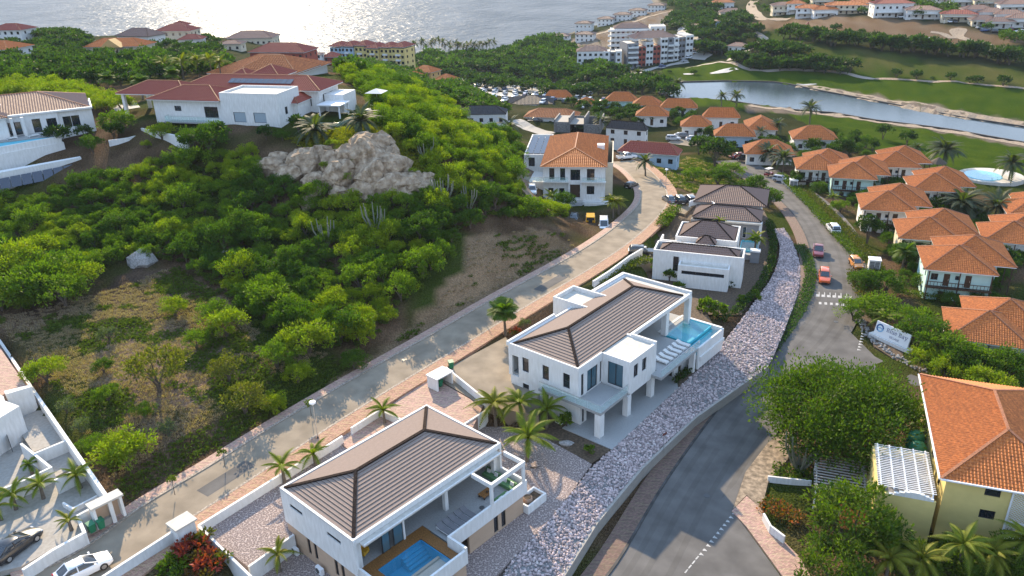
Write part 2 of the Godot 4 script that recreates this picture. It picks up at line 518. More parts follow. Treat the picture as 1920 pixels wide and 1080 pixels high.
var survey := PackedVector3Array([Vector3(12.8, -56, 0), Vector3(18.5, -67.1, 0), Vector3(26.9, -79.5, 0), Vector3(37.1, -92.9, 0), Vector3(47.7, -106.6, 0), Vector3(52.9, -116.9, 0),
	Vector3(58.7, -133, -0.6), Vector3(63.8, -153.1, -1.8), Vector3(65.9, -175, -3.2), Vector3(65.8, -194.5, -4.5), Vector3(65, -210.7, -5.5), Vector3(56.8, -246.8, -7),
	Vector3(27.5, -60.8, 0.2), Vector3(21.4, -57.7, 0), Vector3(28.1, -69.1, 0.2), Vector3(39.9, -78.6, 0.2), Vector3(36.9, -64.3, 0.3), Vector3(45.4, -55.7, 0.3),
	Vector3(55.1, -90.1, 0.2), Vector3(66.8, -92, 0.3), Vector3(57.7, -114, -0.2), Vector3(71.2, -113.7, -0.5), Vector3(69.1, -98.5, 0), Vector3(76.9, -153.1, -2.2),
	Vector3(82, -184.4, -4), Vector3(100.4, -193.3, -4.5), Vector3(115.7, -184.3, -5), Vector3(98.2, -144.2, -3), Vector3(89.2, -151, -3), Vector3(64.8, -270.7, -9),
	Vector3(91.2, -282, -9.5), Vector3(46.5, -227.9, -6.5), Vector3(51.8, -198.4, -4.5), Vector3(52.7, -176.3, -3.2), Vector3(48.6, -208.9, -4.5), Vector3(81.7, -361.4, -12.2),
	Vector3(129.4, -353.6, -12.2), Vector3(138.1, -317.1, -12.2), Vector3(170.2, -263.1, -12.2), Vector3(154.5, -285.8, -12.2), Vector3(156.5, -363.3, -10), Vector3(173.1, -303.4, -10.5),
	Vector3(103.3, -390.8, -10.5), Vector3(198, -352.6, -6), Vector3(164, -383.8, -5), Vector3(134.3, -409.8, -4), Vector3(202.2, -413.8, 0), Vector3(249.3, -402.5, 0),
	Vector3(166.9, -467.1, -1), Vector3(100.6, -212.2, -5.5), Vector3(122.6, -239.4, -8.5), Vector3(140.1, -213.3, -8.5), Vector3(110.8, -273.2, -10), Vector3(216.7, -480, 5),
	Vector3(191, -538.6, 2), Vector3(189, -651.6, -4), Vector3(268.9, -438.4, 6), Vector3(284.4, -466.3, 10), Vector3(124.4, -544.8, -10), Vector3(132.2, -506.2, -9),
	Vector3(-42.4, -51.4, 4.8), Vector3(-37.2, -55.6, 4.5), Vector3(-34.7, -61.5, 4.3), Vector3(-30.4, -67.3, 4.2), Vector3(-24.5, -75.5, 4.2), Vector3(-17.5, -84.9, 4.2),
	Vector3(-9.6, -94.8, 4.2), Vector3(-0.1, -108.2, 4.2), Vector3(10.7, -121.7, 3.6), Vector3(18.5, -133.7, 3), Vector3(25.6, -148.1, 2.3), Vector3(31.2, -165, 1.7),
	Vector3(31.8, -182.3, 0.8), Vector3(30.7, -196.4, -0.2), Vector3(-26.8, -59, 3.9), Vector3(-18.3, -55.6, 2.2), Vector3(4, -69.6, 2.1), Vector3(7.9, -74.3, 2.1),
	Vector3(28.5, -102.6, 1.8), Vector3(32.6, -112.7, 1.2), Vector3(44.9, -133.9, -0.5), Vector3(51.9, -150.1, -1.5), Vector3(35.5, -144.7, 1), Vector3(27.3, -129.1, 2),
	Vector3(-38.2, -58.2, 5), Vector3(-44.4, -66.1, 5.2), Vector3(-36.8, -67.1, 4.8), Vector3(-45.5, -74.8, 5.8), Vector3(-45.8, -91.2, 7), Vector3(-50.6, -104, 8),
	Vector3(-62.5, -97.6, 8.2), Vector3(-34.3, -87.2, 6.5), Vector3(-30.8, -77, 5.2), Vector3(-57.6, -116.5, 9.8), Vector3(-78.1, -130.2, 12.8), Vector3(-59.1, -128.4, 12.8),
	Vector3(-62, -136.8, 15), Vector3(-64.2, -143.9, 17.5), Vector3(-79.5, -140.2, 16), Vector3(-90.2, -136.5, 15), Vector3(-42.3, -126.3, 13), Vector3(-44.2, -134.9, 16),
	Vector3(-29.1, -111.9, 9), Vector3(-20.2, -99.8, 6.5), Vector3(-21.9, -91.9, 5), Vector3(-24.2, -124.7, 13), Vector3(-24.7, -128.6, 14.5), Vector3(-37, -137.9, 18.8),
	Vector3(-25.4, -138.2, 22), Vector3(-9.1, -119, 10), Vector3(-2.4, -126.1, 9), Vector3(0.1, -115.3, 4.8), Vector3(-4.7, -105, 5.2), Vector3(9.2, -138.9, 5),
	Vector3(0.7, -158.4, 11), Vector3(-5.2, -141, 14), Vector3(-19.4, -169.9, 19.5), Vector3(-11.1, -159.5, 15.5), Vector3(-1.5, -191.6, 8.5), Vector3(-30.4, -183.9, 20.5),
	Vector3(-48.7, -241.6, 17), Vector3(-29.1, -233.4, 14), Vector3(-63.6, -92.6, 7.6), Vector3(-56.9, -74.3, 6.5), Vector3(-52.5, -66.1, 5.5), Vector3(-43.4, -58.7, 4.8),
	Vector3(-67.7, -155, 21.5), Vector3(-47.4, -145.8, 21.5), Vector3(-35.6, -150.8, 21.5), Vector3(-85.9, -144.5, 18.5), Vector3(-81, -161.4, 21.5), Vector3(-124.5, -199.1, 21),
	Vector3(-87.7, -186.9, 21), Vector3(5, -159.8, 3), Vector3(11.1, -150.1, 2.6), Vector3(20.4, -157.2, 2.2), Vector3(20.3, -200.9, 0), Vector3(-167.6, -304.9, 14),
	Vector3(-163.9, -354.5, 12), Vector3(-86.3, -278.9, 12), Vector3(-82.4, -334.6, 6), Vector3(-164.8, -423.5, 8), Vector3(-266.2, -454.1, 8), Vector3(-141.5, -467.2, 2),
	Vector3(-82.6, -386.8, -2), Vector3(-22.4, -280, -1), Vector3(-8.6, -248.3, -2.5), Vector3(-4.5, -343, -12), Vector3(-14.3, -442.8, -24), Vector3(28.9, -432.5, -22),
	Vector3(9, -272.6, -5), Vector3(22.7, -338.9, -12), Vector3(-36.4, -397.9, -14), Vector3(-82.4, -510.3, -20), Vector3(-63.3, -515.7, -24), Vector3(-66.1, -609, -28.5),
	Vector3(-29.2, -580.5, -28.5), Vector3(4.9, -583.9, -28.5), Vector3(33.3, -616.6, -27), Vector3(54.2, -544.6, -25), Vector3(71.3, -539.2, -23), Vector3(86.1, -465.1, -21),
	Vector3(126.7, -481.5, -18), Vector3(116.8, -375, -12), Vector3(60.6, -395.5, -19), Vector3(61.2, -616.4, -22), Vector3(98.8, -718.1, -20), Vector3(158.4, -814.2, -19),
	Vector3(113.2, -618.6, -18), Vector3(-800, -700, -38), Vector3(-500, -640, -36), Vector3(-250, -640, -38), Vector3(0, -720, -40), Vector3(120, -900, -42),
	Vector3(60, -1200, -42), Vector3(-200, -1500, -44), Vector3(-900, -1200, -44), Vector3(-40, -640, -33), Vector3(-350, -500, 0), Vector3(-560, -500, -8),
	Vector3(-430, -300, 16), Vector3(-250, -150, 21), Vector3(-160, -90, 12), Vector3(-120, -30, 7), Vector3(-60, 10, 4), Vector3(0, 20, 1),
	Vector3(60, 10, 0), Vector3(130, -20, 0), Vector3(250, -60, -1), Vector3(400, -150, -4), Vector3(600, -300, 0), Vector3(900, -600, 12),
	Vector3(700, -1000, 16), Vector3(450, -1200, 14), Vector3(300, -1000, 2), Vector3(260, -800, -4), Vector3(-430, -420, 8), Vector3(1300, -1200, 25),
	Vector3(1200, -300, 10), Vector3(-900, -200, 10), Vector3(-1100, -700, -38), Vector3(190, -1150, -30), Vector3(-80, -600, -31)])

var zones := []       

func zone(a: Color, b: Color, pts: Array) -> void:
	var poly := PackedVector2Array(pts)
	var lo := poly[0]; var hi := poly[0]
	for p in poly: lo = lo.min(p); hi = hi.max(p)
	zones.append([a, b, poly, Rect2(lo, hi - lo).grow(4)])

var spots := FastNoiseLite.new()

func ground_color(x: float, z: float, h: float) -> Color:
	var n := spots.get_noise_2d(x, z)
	var n2 := spots.get_noise_2d(x * 4.0 + 300.0, z * 4.0)
	var dry := Color(0.235, 0.155, 0.095)
	var soil := Color(0.13, 0.085, 0.05)
	var grass := Color(0.075, 0.105, 0.02)
	var c := soil.lerp(dry, clampf(0.5 + n2 * 1.3, 0, 1))
	c = c.lerp(grass, clampf(0.35 + n * 2.2, 0, 1))
	if z < -230.0 and h > -29.0:
		c = Color(0.04, 0.06, 0.018).lerp(Color(0.11, 0.10, 0.045), clampf(0.25 + n, 0, 1))
	if h < -28.2: c = Color(0.42, 0.36, 0.27)
	var p := Vector2(x + n2 * 1.5, z + n * 3.0)
	for q in zones:
		if q[3].has_point(p) and Geometry2D.is_point_in_polygon(p, q[2]):
			c = q[0].lerp(q[1], clampf(0.5 + n2 * 1.2 + n * 0.5, 0, 1))
	return c

func _ready() -> void:
	var cam := Camera3D.new()
	cam.name = "camera"
	cam.position = Vector3(0, 55, 0)
	cam.rotation_order = EULER_ORDER_YXZ
	cam.rotation_degrees = Vector3(-24.3, 0, -1.7)
	cam.fov = rad_to_deg(2.0 * atan(540.0 / 1490.0))
	cam.near = 0.5; cam.far = 9000.0
	add_child(cam)
	var env := Environment.new()
	env.background_mode = Environment.BG_SKY
	var sm := ProceduralSkyMaterial.new()
	sm.sky_top_color = Color(0.58, 0.70, 0.86)
	sm.sky_horizon_color = Color(0.80, 0.84, 0.88)
	sm.sky_curve = 0.22
	sm.sky_energy_multiplier = 1.02
	sm.ground_horizon_color = Color(0.7, 0.72, 0.75)
	sm.ground_bottom_color = Color(0.25, 0.25, 0.22)
	sm.sun_angle_max = 8.0
	var sky := Sky.new()
	sky.sky_material = sm
	env.sky = sky
	env.tonemap_mode = Environment.TONE_MAPPER_LINEAR
	env.tonemap_exposure = 2.15
	env.fog_enabled = true
	env.fog_density = 0.00006
	env.fog_light_color = Color(0.80, 0.85, 0.92)
	env.sdfgi_enabled = true; env.ssao_enabled = true; env.ssil_enabled = true
	var we := WorldEnvironment.new()
	we.name = "surroundings"
	we.environment = env
	add_child(we)
	var sun := DirectionalLight3D.new()
	sun.name = "sun"
	sun.light_energy = 1.6
	sun.light_color = Color(1.0, 0.91, 0.77)
	sun.light_angular_distance = 0.5
	sun.shadow_enabled = true
	sun.rotation_degrees = Vector3(-25.0, 180.0 + 16.0, 0)
	add_child(sun)

	make_materials()
	make_setting()
	make_villas()
	make_village()
	make_far()
	make_vehicles()
	make_green()

var right_road: PackedVector3Array
var left_road: PackedVector3Array

func make_setting() -> void:
	bumps.seed = 9; bumps.frequency = 0.02; bumps.fractal_octaves = 4
	spots.seed = 4; spots.frequency = 0.035; spots.fractal_octaves = 4
	solve_terrain()
	right_road = smooth_line([Vector3(10, -0, -52.28), Vector3(12.92, 0, -56.66), Vector3(18.19, -0, -65.87), Vector3(22.32, 0, -72.46), Vector3(27.41, 0, -80.06), Vector3(32.04, 0, -86.41), Vector3(37.2, 0, -93.59), Vector3(43.89, 0, -101.71), Vector3(48.51, 0, -108.41), Vector3(52.86, 0, -116.94), Vector3(56.68, -0.3, -127.45), Vector3(61.05, -1.2, -142.54), Vector3(63.87, -2, -156.95), Vector3(65.3, -2.8, -169.95), Vector3(65.88, -3.8, -184.47), Vector3(65.4, -4.7, -197.64), Vector3(64.63, -5.4, -209.33), Vector3(63.77, -5.9, -217.84)], 2.5)
	left_road = smooth_line([Vector3(-41.95, 4.8, -50.53), Vector3(-39.21, 4.6, -53.03), Vector3(-37.22, 4.5, -55.76), Vector3(-34.6, 4.3, -61.24), Vector3(-30.38, 4.2, -67.32), Vector3(-24.6, 4.2, -75.7), Vector3(-17.53, 4.2, -85.16), Vector3(-9.61, 4.2, -95.27), Vector3(-0.06, 4.2, -107.66), Vector3(10.79, 3.6, -122.37), Vector3(18.6, 3, -134.5), Vector3(24.82, 2.4, -146.32), Vector3(29.51, 1.95, -157.1), Vector3(31.66, 1.5, -166.73), Vector3(32.12, 0.9, -178.44), Vector3(31.21, 0.2, -190.97), Vector3(29.33, -0.6, -201.08)], 2.5)
	roads.append([4.8, 4.5, right_road])
	roads.append([2.9, 4.0, left_road])
	var yard_low := pad(2.2, [Vector2(-25.73, -54.62), Vector2(-24.92, -56.83), Vector2(-22.18, -61.46), Vector2(-19.34, -66.15), Vector2(-15.99, -73.31), Vector2(-8.13, -80.92), Vector2(-5.46, -77.97), Vector2(-0.48, -77.71), Vector2(1.96, -76.51), Vector2(8.06, -70.21), Vector2(3.55, -62.26), Vector2(-0.34, -56.92), Vector2(-2.2, -54.33), Vector2(-4.46, -50.73), Vector2(-16.3, -46.22), Vector2(-24.77, -51.5)])
	var gravel_up := pad(3.9, [Vector2(-30.55, -60.02), Vector2(-24.93, -67.45), Vector2(-19.77, -73.92), Vector2(-17.17, -78.25), Vector2(-6.49, -75.52), Vector2(-9.31, -66.1), Vector2(-16.26, -56.42), Vector2(-20.94, -58.73), Vector2(-24.16, -54.48)])
	var forecourt := pad(4.05, [Vector2(-19.23, -72.68), Vector2(-15.4, -79.05), Vector2(-10.74, -86.83), Vector2(-3.85, -79.33), Vector2(-5.21, -73.68), Vector2(-15.02, -67.94)])
	var drive := pad(4.05, [Vector2(-10.25, -86.67), Vector2(-1.08, -96.56), Vector2(3.09, -87.88), Vector2(2.62, -76.97), Vector2(-3.86, -79.56)])
	var plot_b := pad(2.1, [Vector2(-4.3, -81.45), Vector2(1.07, -77.78), Vector2(3.61, -72.97), Vector2(8.1, -70.53), Vector2(10.53, -72.83), Vector2(20.12, -84.96), Vector2(24.06, -90.02), Vector2(28.94, -98.35), Vector2(28.83, -111.07), Vector2(18.54, -120.11), Vector2(-0.22, -98.92), Vector2(-0.39, -84.85)])
	var plot_c := pad(1.2, [Vector2(21.95, -121.92), Vector2(29.64, -107.24), Vector2(34.38, -106.92), Vector2(42.51, -120.39), Vector2(50.41, -142.86), Vector2(53.13, -162.56), Vector2(39.69, -163.85), Vector2(29.82, -147.69), Vector2(25.33, -133.78)])
	var compound := pad(5.2, [Vector2(-43.77, -54.05)] + [Vector2(-38.56, -60.46), Vector2(-47.55, -70.63), Vector2(-56.92, -81.23), Vector2(-68.66, -94.58)] + [Vector2(-83.98, -89.67), Vector2(-52.78, -50.85)])
	var lagoon := pad(-12.2, [Vector2(71.26, -369.81), Vector2(83.13, -376.19), Vector2(102.19, -375.8), Vector2(122.59, -369.51), Vector2(127.37, -363.2), Vector2(134.3, -347.73), Vector2(143.61, -330.66), Vector2(155.34, -308.39), Vector2(165.71, -288.7), Vector2(179.61, -269.76), Vector2(197.4, -250.83), Vector2(181.16, -227.95), Vector2(166.98, -248.91), Vector2(159.44, -259.92), Vector2(153.58, -269.13), Vector2(147.57, -275.57), Vector2(134.02, -287.65), Vector2(123.9, -302), Vector2(110.22, -309.85), Vector2(100.56, -319.5), Vector2(92.46, -329.4), Vector2(80.68, -335.71), Vector2(71.99, -337.03), Vector2(66.65, -351.02)])
	zone(Color(0.06, 0.12, 0.008), Color(0.10, 0.155, 0.012), [Vector2(88.4, -460.8), Vector2(104.1, -463.7), Vector2(110.5, -409), Vector2(138.6, -382.1), Vector2(166, -363.5), Vector2(187.1, -339.6), Vector2(206.8, -316.3), Vector2(237.4, -282), Vector2(152.8, -173), Vector2(135.4, -198.7), Vector2(112.2, -200.2), Vector2(109.9, -213.1), Vector2(104.9, -244.6), Vector2(104.8, -267.1), Vector2(105, -294.5), Vector2(92, -304.7), Vector2(73.9, -315.4), Vector2(63.5, -327.9)])
	zone(Color(0.09, 0.13, 0.02), Color(0.17, 0.165, 0.05), [Vector2(141.5, -415.9), Vector2(178.3, -394.7), Vector2(198.2, -362.3), Vector2(221.8, -342.1), Vector2(208.1, -318.5), Vector2(187.9, -341.1), Vector2(166.5, -364.8), Vector2(138.8, -382.7), Vector2(138.4, -397.6)])
	zone(Color(0.06, 0.10, 0.016), Color(0.09, 0.115, 0.025), [Vector2(153, -495), Vector2(165.6, -463), Vector2(186.5, -414.7), Vector2(180, -425.3), Vector2(203.1, -404.1), Vector2(176.5, -403.2), Vector2(149.4, -431.6)])
	zone(Color(0.06, 0.10, 0.016), Color(0.10, 0.115, 0.025), [Vector2(223.5, -393), Vector2(248.9, -388.5), Vector2(231.9, -359.4), Vector2(225.5, -368.9)])
	zone(Color(0.27, 0.17, 0.095), Color(0.36, 0.26, 0.17), [Vector2(153.7, -526.5), Vector2(175, -510.5), Vector2(201.7, -480.5), Vector2(219, -451.5), Vector2(233.9, -429.3), Vector2(258.6, -405.3), Vector2(248.9, -388.5), Vector2(210.4, -387), Vector2(200.2, -409.4), Vector2(174.6, -440.2), Vector2(156.7, -491.7)])
	zone(Color(0.27, 0.22, 0.17), Color(0.36, 0.28, 0.22), [Vector2(129.8, -354.7), Vector2(140.9, -347), Vector2(153.9, -329.1), Vector2(157.9, -314.3), Vector2(165.1, -303.5), Vector2(168.4, -294.3), Vector2(183.2, -276), Vector2(177.7, -266.6), Vector2(163.4, -284.4), Vector2(153.1, -303.8), Vector2(142.2, -327.1), Vector2(133.2, -344.7)])
	zone(Color(0.25, 0.20, 0.155), Color(0.34, 0.27, 0.21), [Vector2(95.5, -317.2), Vector2(109.9, -309.2), Vector2(124.2, -302.9), Vector2(148.5, -277.6), Vector2(160.3, -261.6), Vector2(167.6, -250), Vector2(160.4, -238.4), Vector2(154.8, -251.8), Vector2(144.3, -269.1), Vector2(120.7, -293.9), Vector2(105.4, -295.7), Vector2(90.9, -304.7)])
	zone(Color(0.30, 0.21, 0.13), Color(0.36, 0.30, 0.24), [Vector2(56.9, -659.1), Vector2(78.6, -663), Vector2(94.4, -685.7), Vector2(141.7, -779.2), Vector2(148.3, -726.2), Vector2(131.9, -654.1), Vector2(103.3, -630.8), Vector2(82.3, -595.7), Vector2(70, -589.3)])
	zone(Color(0.36, 0.28, 0.20), Color(0.44, 0.36, 0.28), [Vector2(37.7, -623), Vector2(56, -648.7), Vector2(70, -589.3), Vector2(81, -600.2), Vector2(78.3, -565.6), Vector2(57.6, -578.8)])
	zone(Color(0.30, 0.20, 0.115), Color(0.44, 0.30, 0.18), [Vector2(-23.1, -83.4), Vector2(-18.6, -92.4), Vector2(-13.7, -100.9), Vector2(-8.8, -109.7), Vector2(-6.7, -120.5), Vector2(0.3, -128.8), Vector2(8, -134.4), Vector2(12.5, -130.9), Vector2(4.3, -117.1), Vector2(-4.8, -105.2), Vector2(-13, -92.8), Vector2(-19.8, -83.2)])
	zone(Color(0.035, 0.06, 0.012), Color(0.07, 0.09, 0.02), [Vector2(-0.5, -108.7), Vector2(2.2, -117.2), Vector2(6.4, -124.3), Vector2(11.9, -129.5), Vector2(7.1, -120.5), Vector2(1.6, -111.7)])
	zone(Color(0.28, 0.19, 0.135), Color(0.40, 0.275, 0.195), [Vector2(-53.7, -86.2), Vector2(-53.5, -96.5), Vector2(-46.9, -98), Vector2(-37.9, -92.3), Vector2(-32.1, -86.4), Vector2(-36.2, -82.7), Vector2(-36.8, -76.7), Vector2(-41, -78.6), Vector2(-36.8, -71.6), Vector2(-42.9, -75.7), Vector2(-48, -80.6)])
	zone(Color(0.12, 0.085, 0.06), Color(0.19, 0.13, 0.09), [Vector2(-61.1, -103.8), Vector2(-58.1, -113.3), Vector2(-50.9, -111.5), Vector2(-45.9, -99.4), Vector2(-50.8, -95.2), Vector2(-55.2, -92.4)])
	zone(Color(0.18, 0.21, 0.02), Color(0.30, 0.30, 0.025), [Vector2(-32.9, -142.4), Vector2(-28.2, -143.6), Vector2(-22.1, -141.2), Vector2(-15.4, -137.6), Vector2(-11.4, -132.3), Vector2(-14.1, -131.8), Vector2(-19.9, -136.8), Vector2(-24.6, -138.7), Vector2(-29.3, -138.3)])
	zone(Color(0.22, 0.15, 0.085), Color(0.29, 0.21, 0.125), [Vector2(0.9, -174.2), Vector2(5.9, -181.5), Vector2(7, -153.3), Vector2(11.2, -151.8), Vector2(5.4, -141.2), Vector2(2.3, -156.2)])
	zone(Color(0.07, 0.10, 0.015), Color(0.17, 0.15, 0.04), [Vector2(32.5, -182.7), Vector2(49.1, -218.2), Vector2(59.7, -192.3), Vector2(59.5, -170.6), Vector2(42.1, -174.2), Vector2(34.3, -172.1)])
	zone(Color(0.34, 0.26, 0.17), Color(0.42, 0.32, 0.21), [Vector2(22.6, -67.8), Vector2(28.5, -76.2), Vector2(33, -80.3), Vector2(31.7, -72.9), Vector2(27, -69.4), Vector2(24.9, -64.3), Vector2(23.3, -64.4)])
	zone(Color(0.16, 0.12, 0.06), Color(0.30, 0.22, 0.12), [Vector2(42.4, -78.4), Vector2(51.9, -85), Vector2(48.1, -74.7), Vector2(43.6, -73)])
	zone(Color(0.055, 0.09, 0.016), Color(0.085, 0.11, 0.02), [Vector2(55.1, -91.5), Vector2(65.6, -86.5), Vector2(72.8, -98.3), Vector2(63.3, -98.8)])
	gx = axis(-1500, -112, 132, 1700, 1.3, 1.06, 45.0)
	gz = axis(-1900, -205, -38, 60, 1.3, 1.045, 40.0)
	var nx := gx.size(); var nz := gz.size()
	gh.resize(nx * nz)
	var vs := PackedVector3Array(); var cs := PackedColorArray()
	vs.resize(nx * nz); cs.resize(nx * nz)
	var wet := Rect2(80, -420, 330, 210)
	for j in nz:
		for i in nx:
			var x := gx[i]; var z := gz[j]
			var h := land(x, z)
			if wet.has_point(Vector2(x, z)) and not Geometry2D.is_point_in_polygon(Vector2(x, z), lagoon): h = maxf(h, -12.0)
			gh[j * nx + i] = h
			vs[j * nx + i] = Vector3(x, h, z)
			cs[j * nx + i] = ground_color(x, z, h)
	var ns := PackedVector3Array(); ns.resize(nx * nz)
	var ix := PackedInt32Array()
	for j in nz:
		for i in nx:
			var a := vs[j * nx + mini(i + 1, nx - 1)] - vs[j * nx + maxi(i - 1, 0)]
			var b := vs[mini(j + 1, nz - 1) * nx + i] - vs[maxi(j - 1, 0) * nx + i]
			ns[j * nx + i] = b.cross(a).normalized()
			if i < nx - 1 and j < nz - 1:
				var k := j * nx + i
				ix.append_array([k, k + 1, k + nx, k + 1, k + nx + 1, k + nx])
	var arr := []
	arr.resize(Mesh.ARRAY_MAX)
	arr[Mesh.ARRAY_VERTEX] = vs; arr[Mesh.ARRAY_NORMAL] = ns; arr[Mesh.ARRAY_COLOR] = cs; arr[Mesh.ARRAY_INDEX] = ix
	var gm := ArrayMesh.new()
	gm.add_surface_from_arrays(Mesh.PRIMITIVE_TRIANGLES, arr)
	setting("ground", gm, M.ground)
	var s := Shape.new()
	for i in 12:
		for j in 12:
			var x0 := lerpf(-6000, 6000, i / 12.0); var x1 := lerpf(-6000, 6000, (i + 1) / 12.0)
			var z0 := lerpf(-8000, -250, j / 12.0); var z1 := lerpf(-8000, -250, (j + 1) / 12.0)
			s.up(Vector3(x0, -30, z0), Vector3(x1, -30, z0), Vector3(x1, -30, z1), Vector3(x0, -30, z1))
	setting("sea", s, M.sea_water)
	s = Shape.new()
	s.prism(lagoon, -12.4, -12.2)
	setting("lagoon", s, M.lagoon_water)
	setting("road", ribbon(right_road, -3.7, 3.9, 0.0), M.asphalt_main)
	setting("road", ribbon(left_road, -2.7, 2.7, 0.0), M.asphalt)
	setting("kerb", ribbon(left_road, -3.0, -2.68, 0.09, 0.4), M.kerb)
	setting("kerb", ribbon(left_road, 2.68, 2.98, 0.1, 0.4), M.kerb)
	setting("pavement", ribbon(left_road, -4.2, -3.0, 0.07, 0.4), M.pink_paving)
	setting("pavement", ribbon(left_road, 2.98, 5.0, 0.085, 0.5), M.brick_paving)
	for k in [-2.75, -1.25, 0.75, 2.25]: setting("tyre_track", ribbon(right_road, k, k + 0.6, 0.004), M.asphalt_worn)
	setting("parking_lane", ribbon(right_road, 3.9, 6.3, 0.0, 0.0, 0.5, 0.93), M.asphalt_main)
	setting("kerb", ribbon(right_road, -3.95, -3.7, 0.10, 0.4), M.asphalt_dark)
	setting("pavement", ribbon(right_road, -5.9, -3.95, 0.08, 0.5), M.dark_paving)
	setting("yard", flat(Array(yard_low), 2.2, 3.0), M.pebbles)
	setting("gravel_yard", flat(Array(gravel_up), 3.9, 2.5), M.pebbles)
	setting("forecourt", flat(Array(forecourt), 4.05, 2.5), M.pink_paving)
	setting("driveway", flat(Array(drive), 4.06, 2.5), M.asphalt)
	setting("plot", flat(Array(plot_b), 2.1, 3.0), M.soil)
	setting("plot", flat(Array(plot_c), 1.2, 3.0), M.soil)
	setting("courtyard", flat(Array(compound), 5.2, 2.0), M.concrete)

func at2(a: Vector2, d: Vector2, n: Vector2, x: float, y: float, off: float) -> Vector3:
	return Vector3(a.x + d.x * x + n.x * off, y, a.y + d.y * x + n.y * off)

func slab(s: Shape, a: Vector2, d: Vector2, n: Vector2, x0: float, x1: float, y0: float, y1: float, o0: float, o1: float) -> void:
	s.hexa([at2(a, d, n, x0, y0, o0), at2(a, d, n, x1, y0, o0), at2(a, d, n, x1, y0, o1), at2(a, d, n, x0, y0, o1), at2(a, d, n, x0, y1, o0), at2(a, d, n, x1, y1, o0), at2(a, d, n, x1, y1, o1), at2(a, d, n, x0, y1, o1)])

func wall(to: Node3D, a: Vector2, b: Vector2, y0: float, y1: float, m: Material, openings := [], thick := 0.25, called := "wall") -> void:
	var d := (b - a).normalized()
	var n := Vector2(-d.y, d.x)
	var length := a.distance_to(b)
	var cuts := [0.0, length]
	for o in openings:
		cuts.append(clampf(o[0], 0, length)); cuts.append(clampf(o[1], 0, length))
	cuts.sort()
	var s := Shape.new()
	for i in cuts.size() - 1:
		var x0: float = cuts[i]; var x1: float = cuts[i + 1]
		if x1 - x0 < 0.005: continue
		var spans := []
		for o in openings:
			if o[0] < (x0 + x1) / 2 and o[1] > (x0 + x1) / 2: spans.append([o[2], o[3]])
		spans.sort_custom(func(p, q): return p[0] < q[0])
		var y := y0
		for q in spans:
			if q[0] > y + 0.005: slab(s, a, d, n, x0, x1, y, q[0], -thick, 0)
			y = maxf(y, q[1])
		if y < y1 - 0.005: slab(s, a, d, n, x0, x1, y, y1, -thick, 0)
	part(called, s, m, to)
	for o in openings:
		if o[4] != "o": opening(to, a, d, n, o, thick)

func opening(to: Node3D, a: Vector2, d: Vector2, n: Vector2, o: Array, thick := 0.25) -> void:
	var kind: String = o[4]
	var panes: int = o[5] if o.size() > 5 else 1
	var s := Shape.new()
	var x0: float = o[0]; var x1: float = o[1]; var y0: float = o[2]; var y1: float = o[3]
	var w := clampf((x1 - x0) * 0.08, 0.03, 0.07)
	if kind == "d":
		slab(s, a, d, n, x0, x1, y0, y1, -thick * 0.75, -thick * 0.45)
		var door := part("door", s, M.dark_wood, to)
		s = Shape.new()
		slab(s, a, d, n, x1 - 0.2, x1 - 0.14, y0 + 0.9, y0 + 1.25, -thick * 0.45, -thick * 0.45 + 0.05)
		part("handle", s, M.metal, door)
		return
	var f0 := -thick * 0.7; var f1 := -thick * 0.35
	slab(s, a, d, n, x0, x1, y0, y0 + w, f0, f1); slab(s, a, d, n, x0, x1, y1 - w, y1, f0, f1)
	slab(s, a, d, n, x0, x0 + w, y0 + w, y1 - w, f0, f1); slab(s, a, d, n, x1 - w, x1, y0 + w, y1 - w, f0, f1)
	var step := (x1 - x0) / panes
	for k in range(1, panes):
		slab(s, a, d, n, x0 + step * k - w * 0.5, x0 + step * k + w * 0.5, y0 + w, y1 - w, f0, f1)
	var frame := part("window", s, M.frame_white if kind == "p" else M.frame_dark, to)
	for k in panes:
		var g := Shape.new()
		var left := x0 + step * k + (w if k == 0 else w * 0.5)
		var right := x0 + step * (k + 1) - (w if k == panes - 1 else w * 0.5)
		slab(g, a, d, n, left, right, y0 + w, y1 - w, f0 + 0.02, f0 + 0.035)
		part("pane", g, M.pane_blue if kind == "g" else (M.curtain if kind == "c" else M.pane_dark), frame)

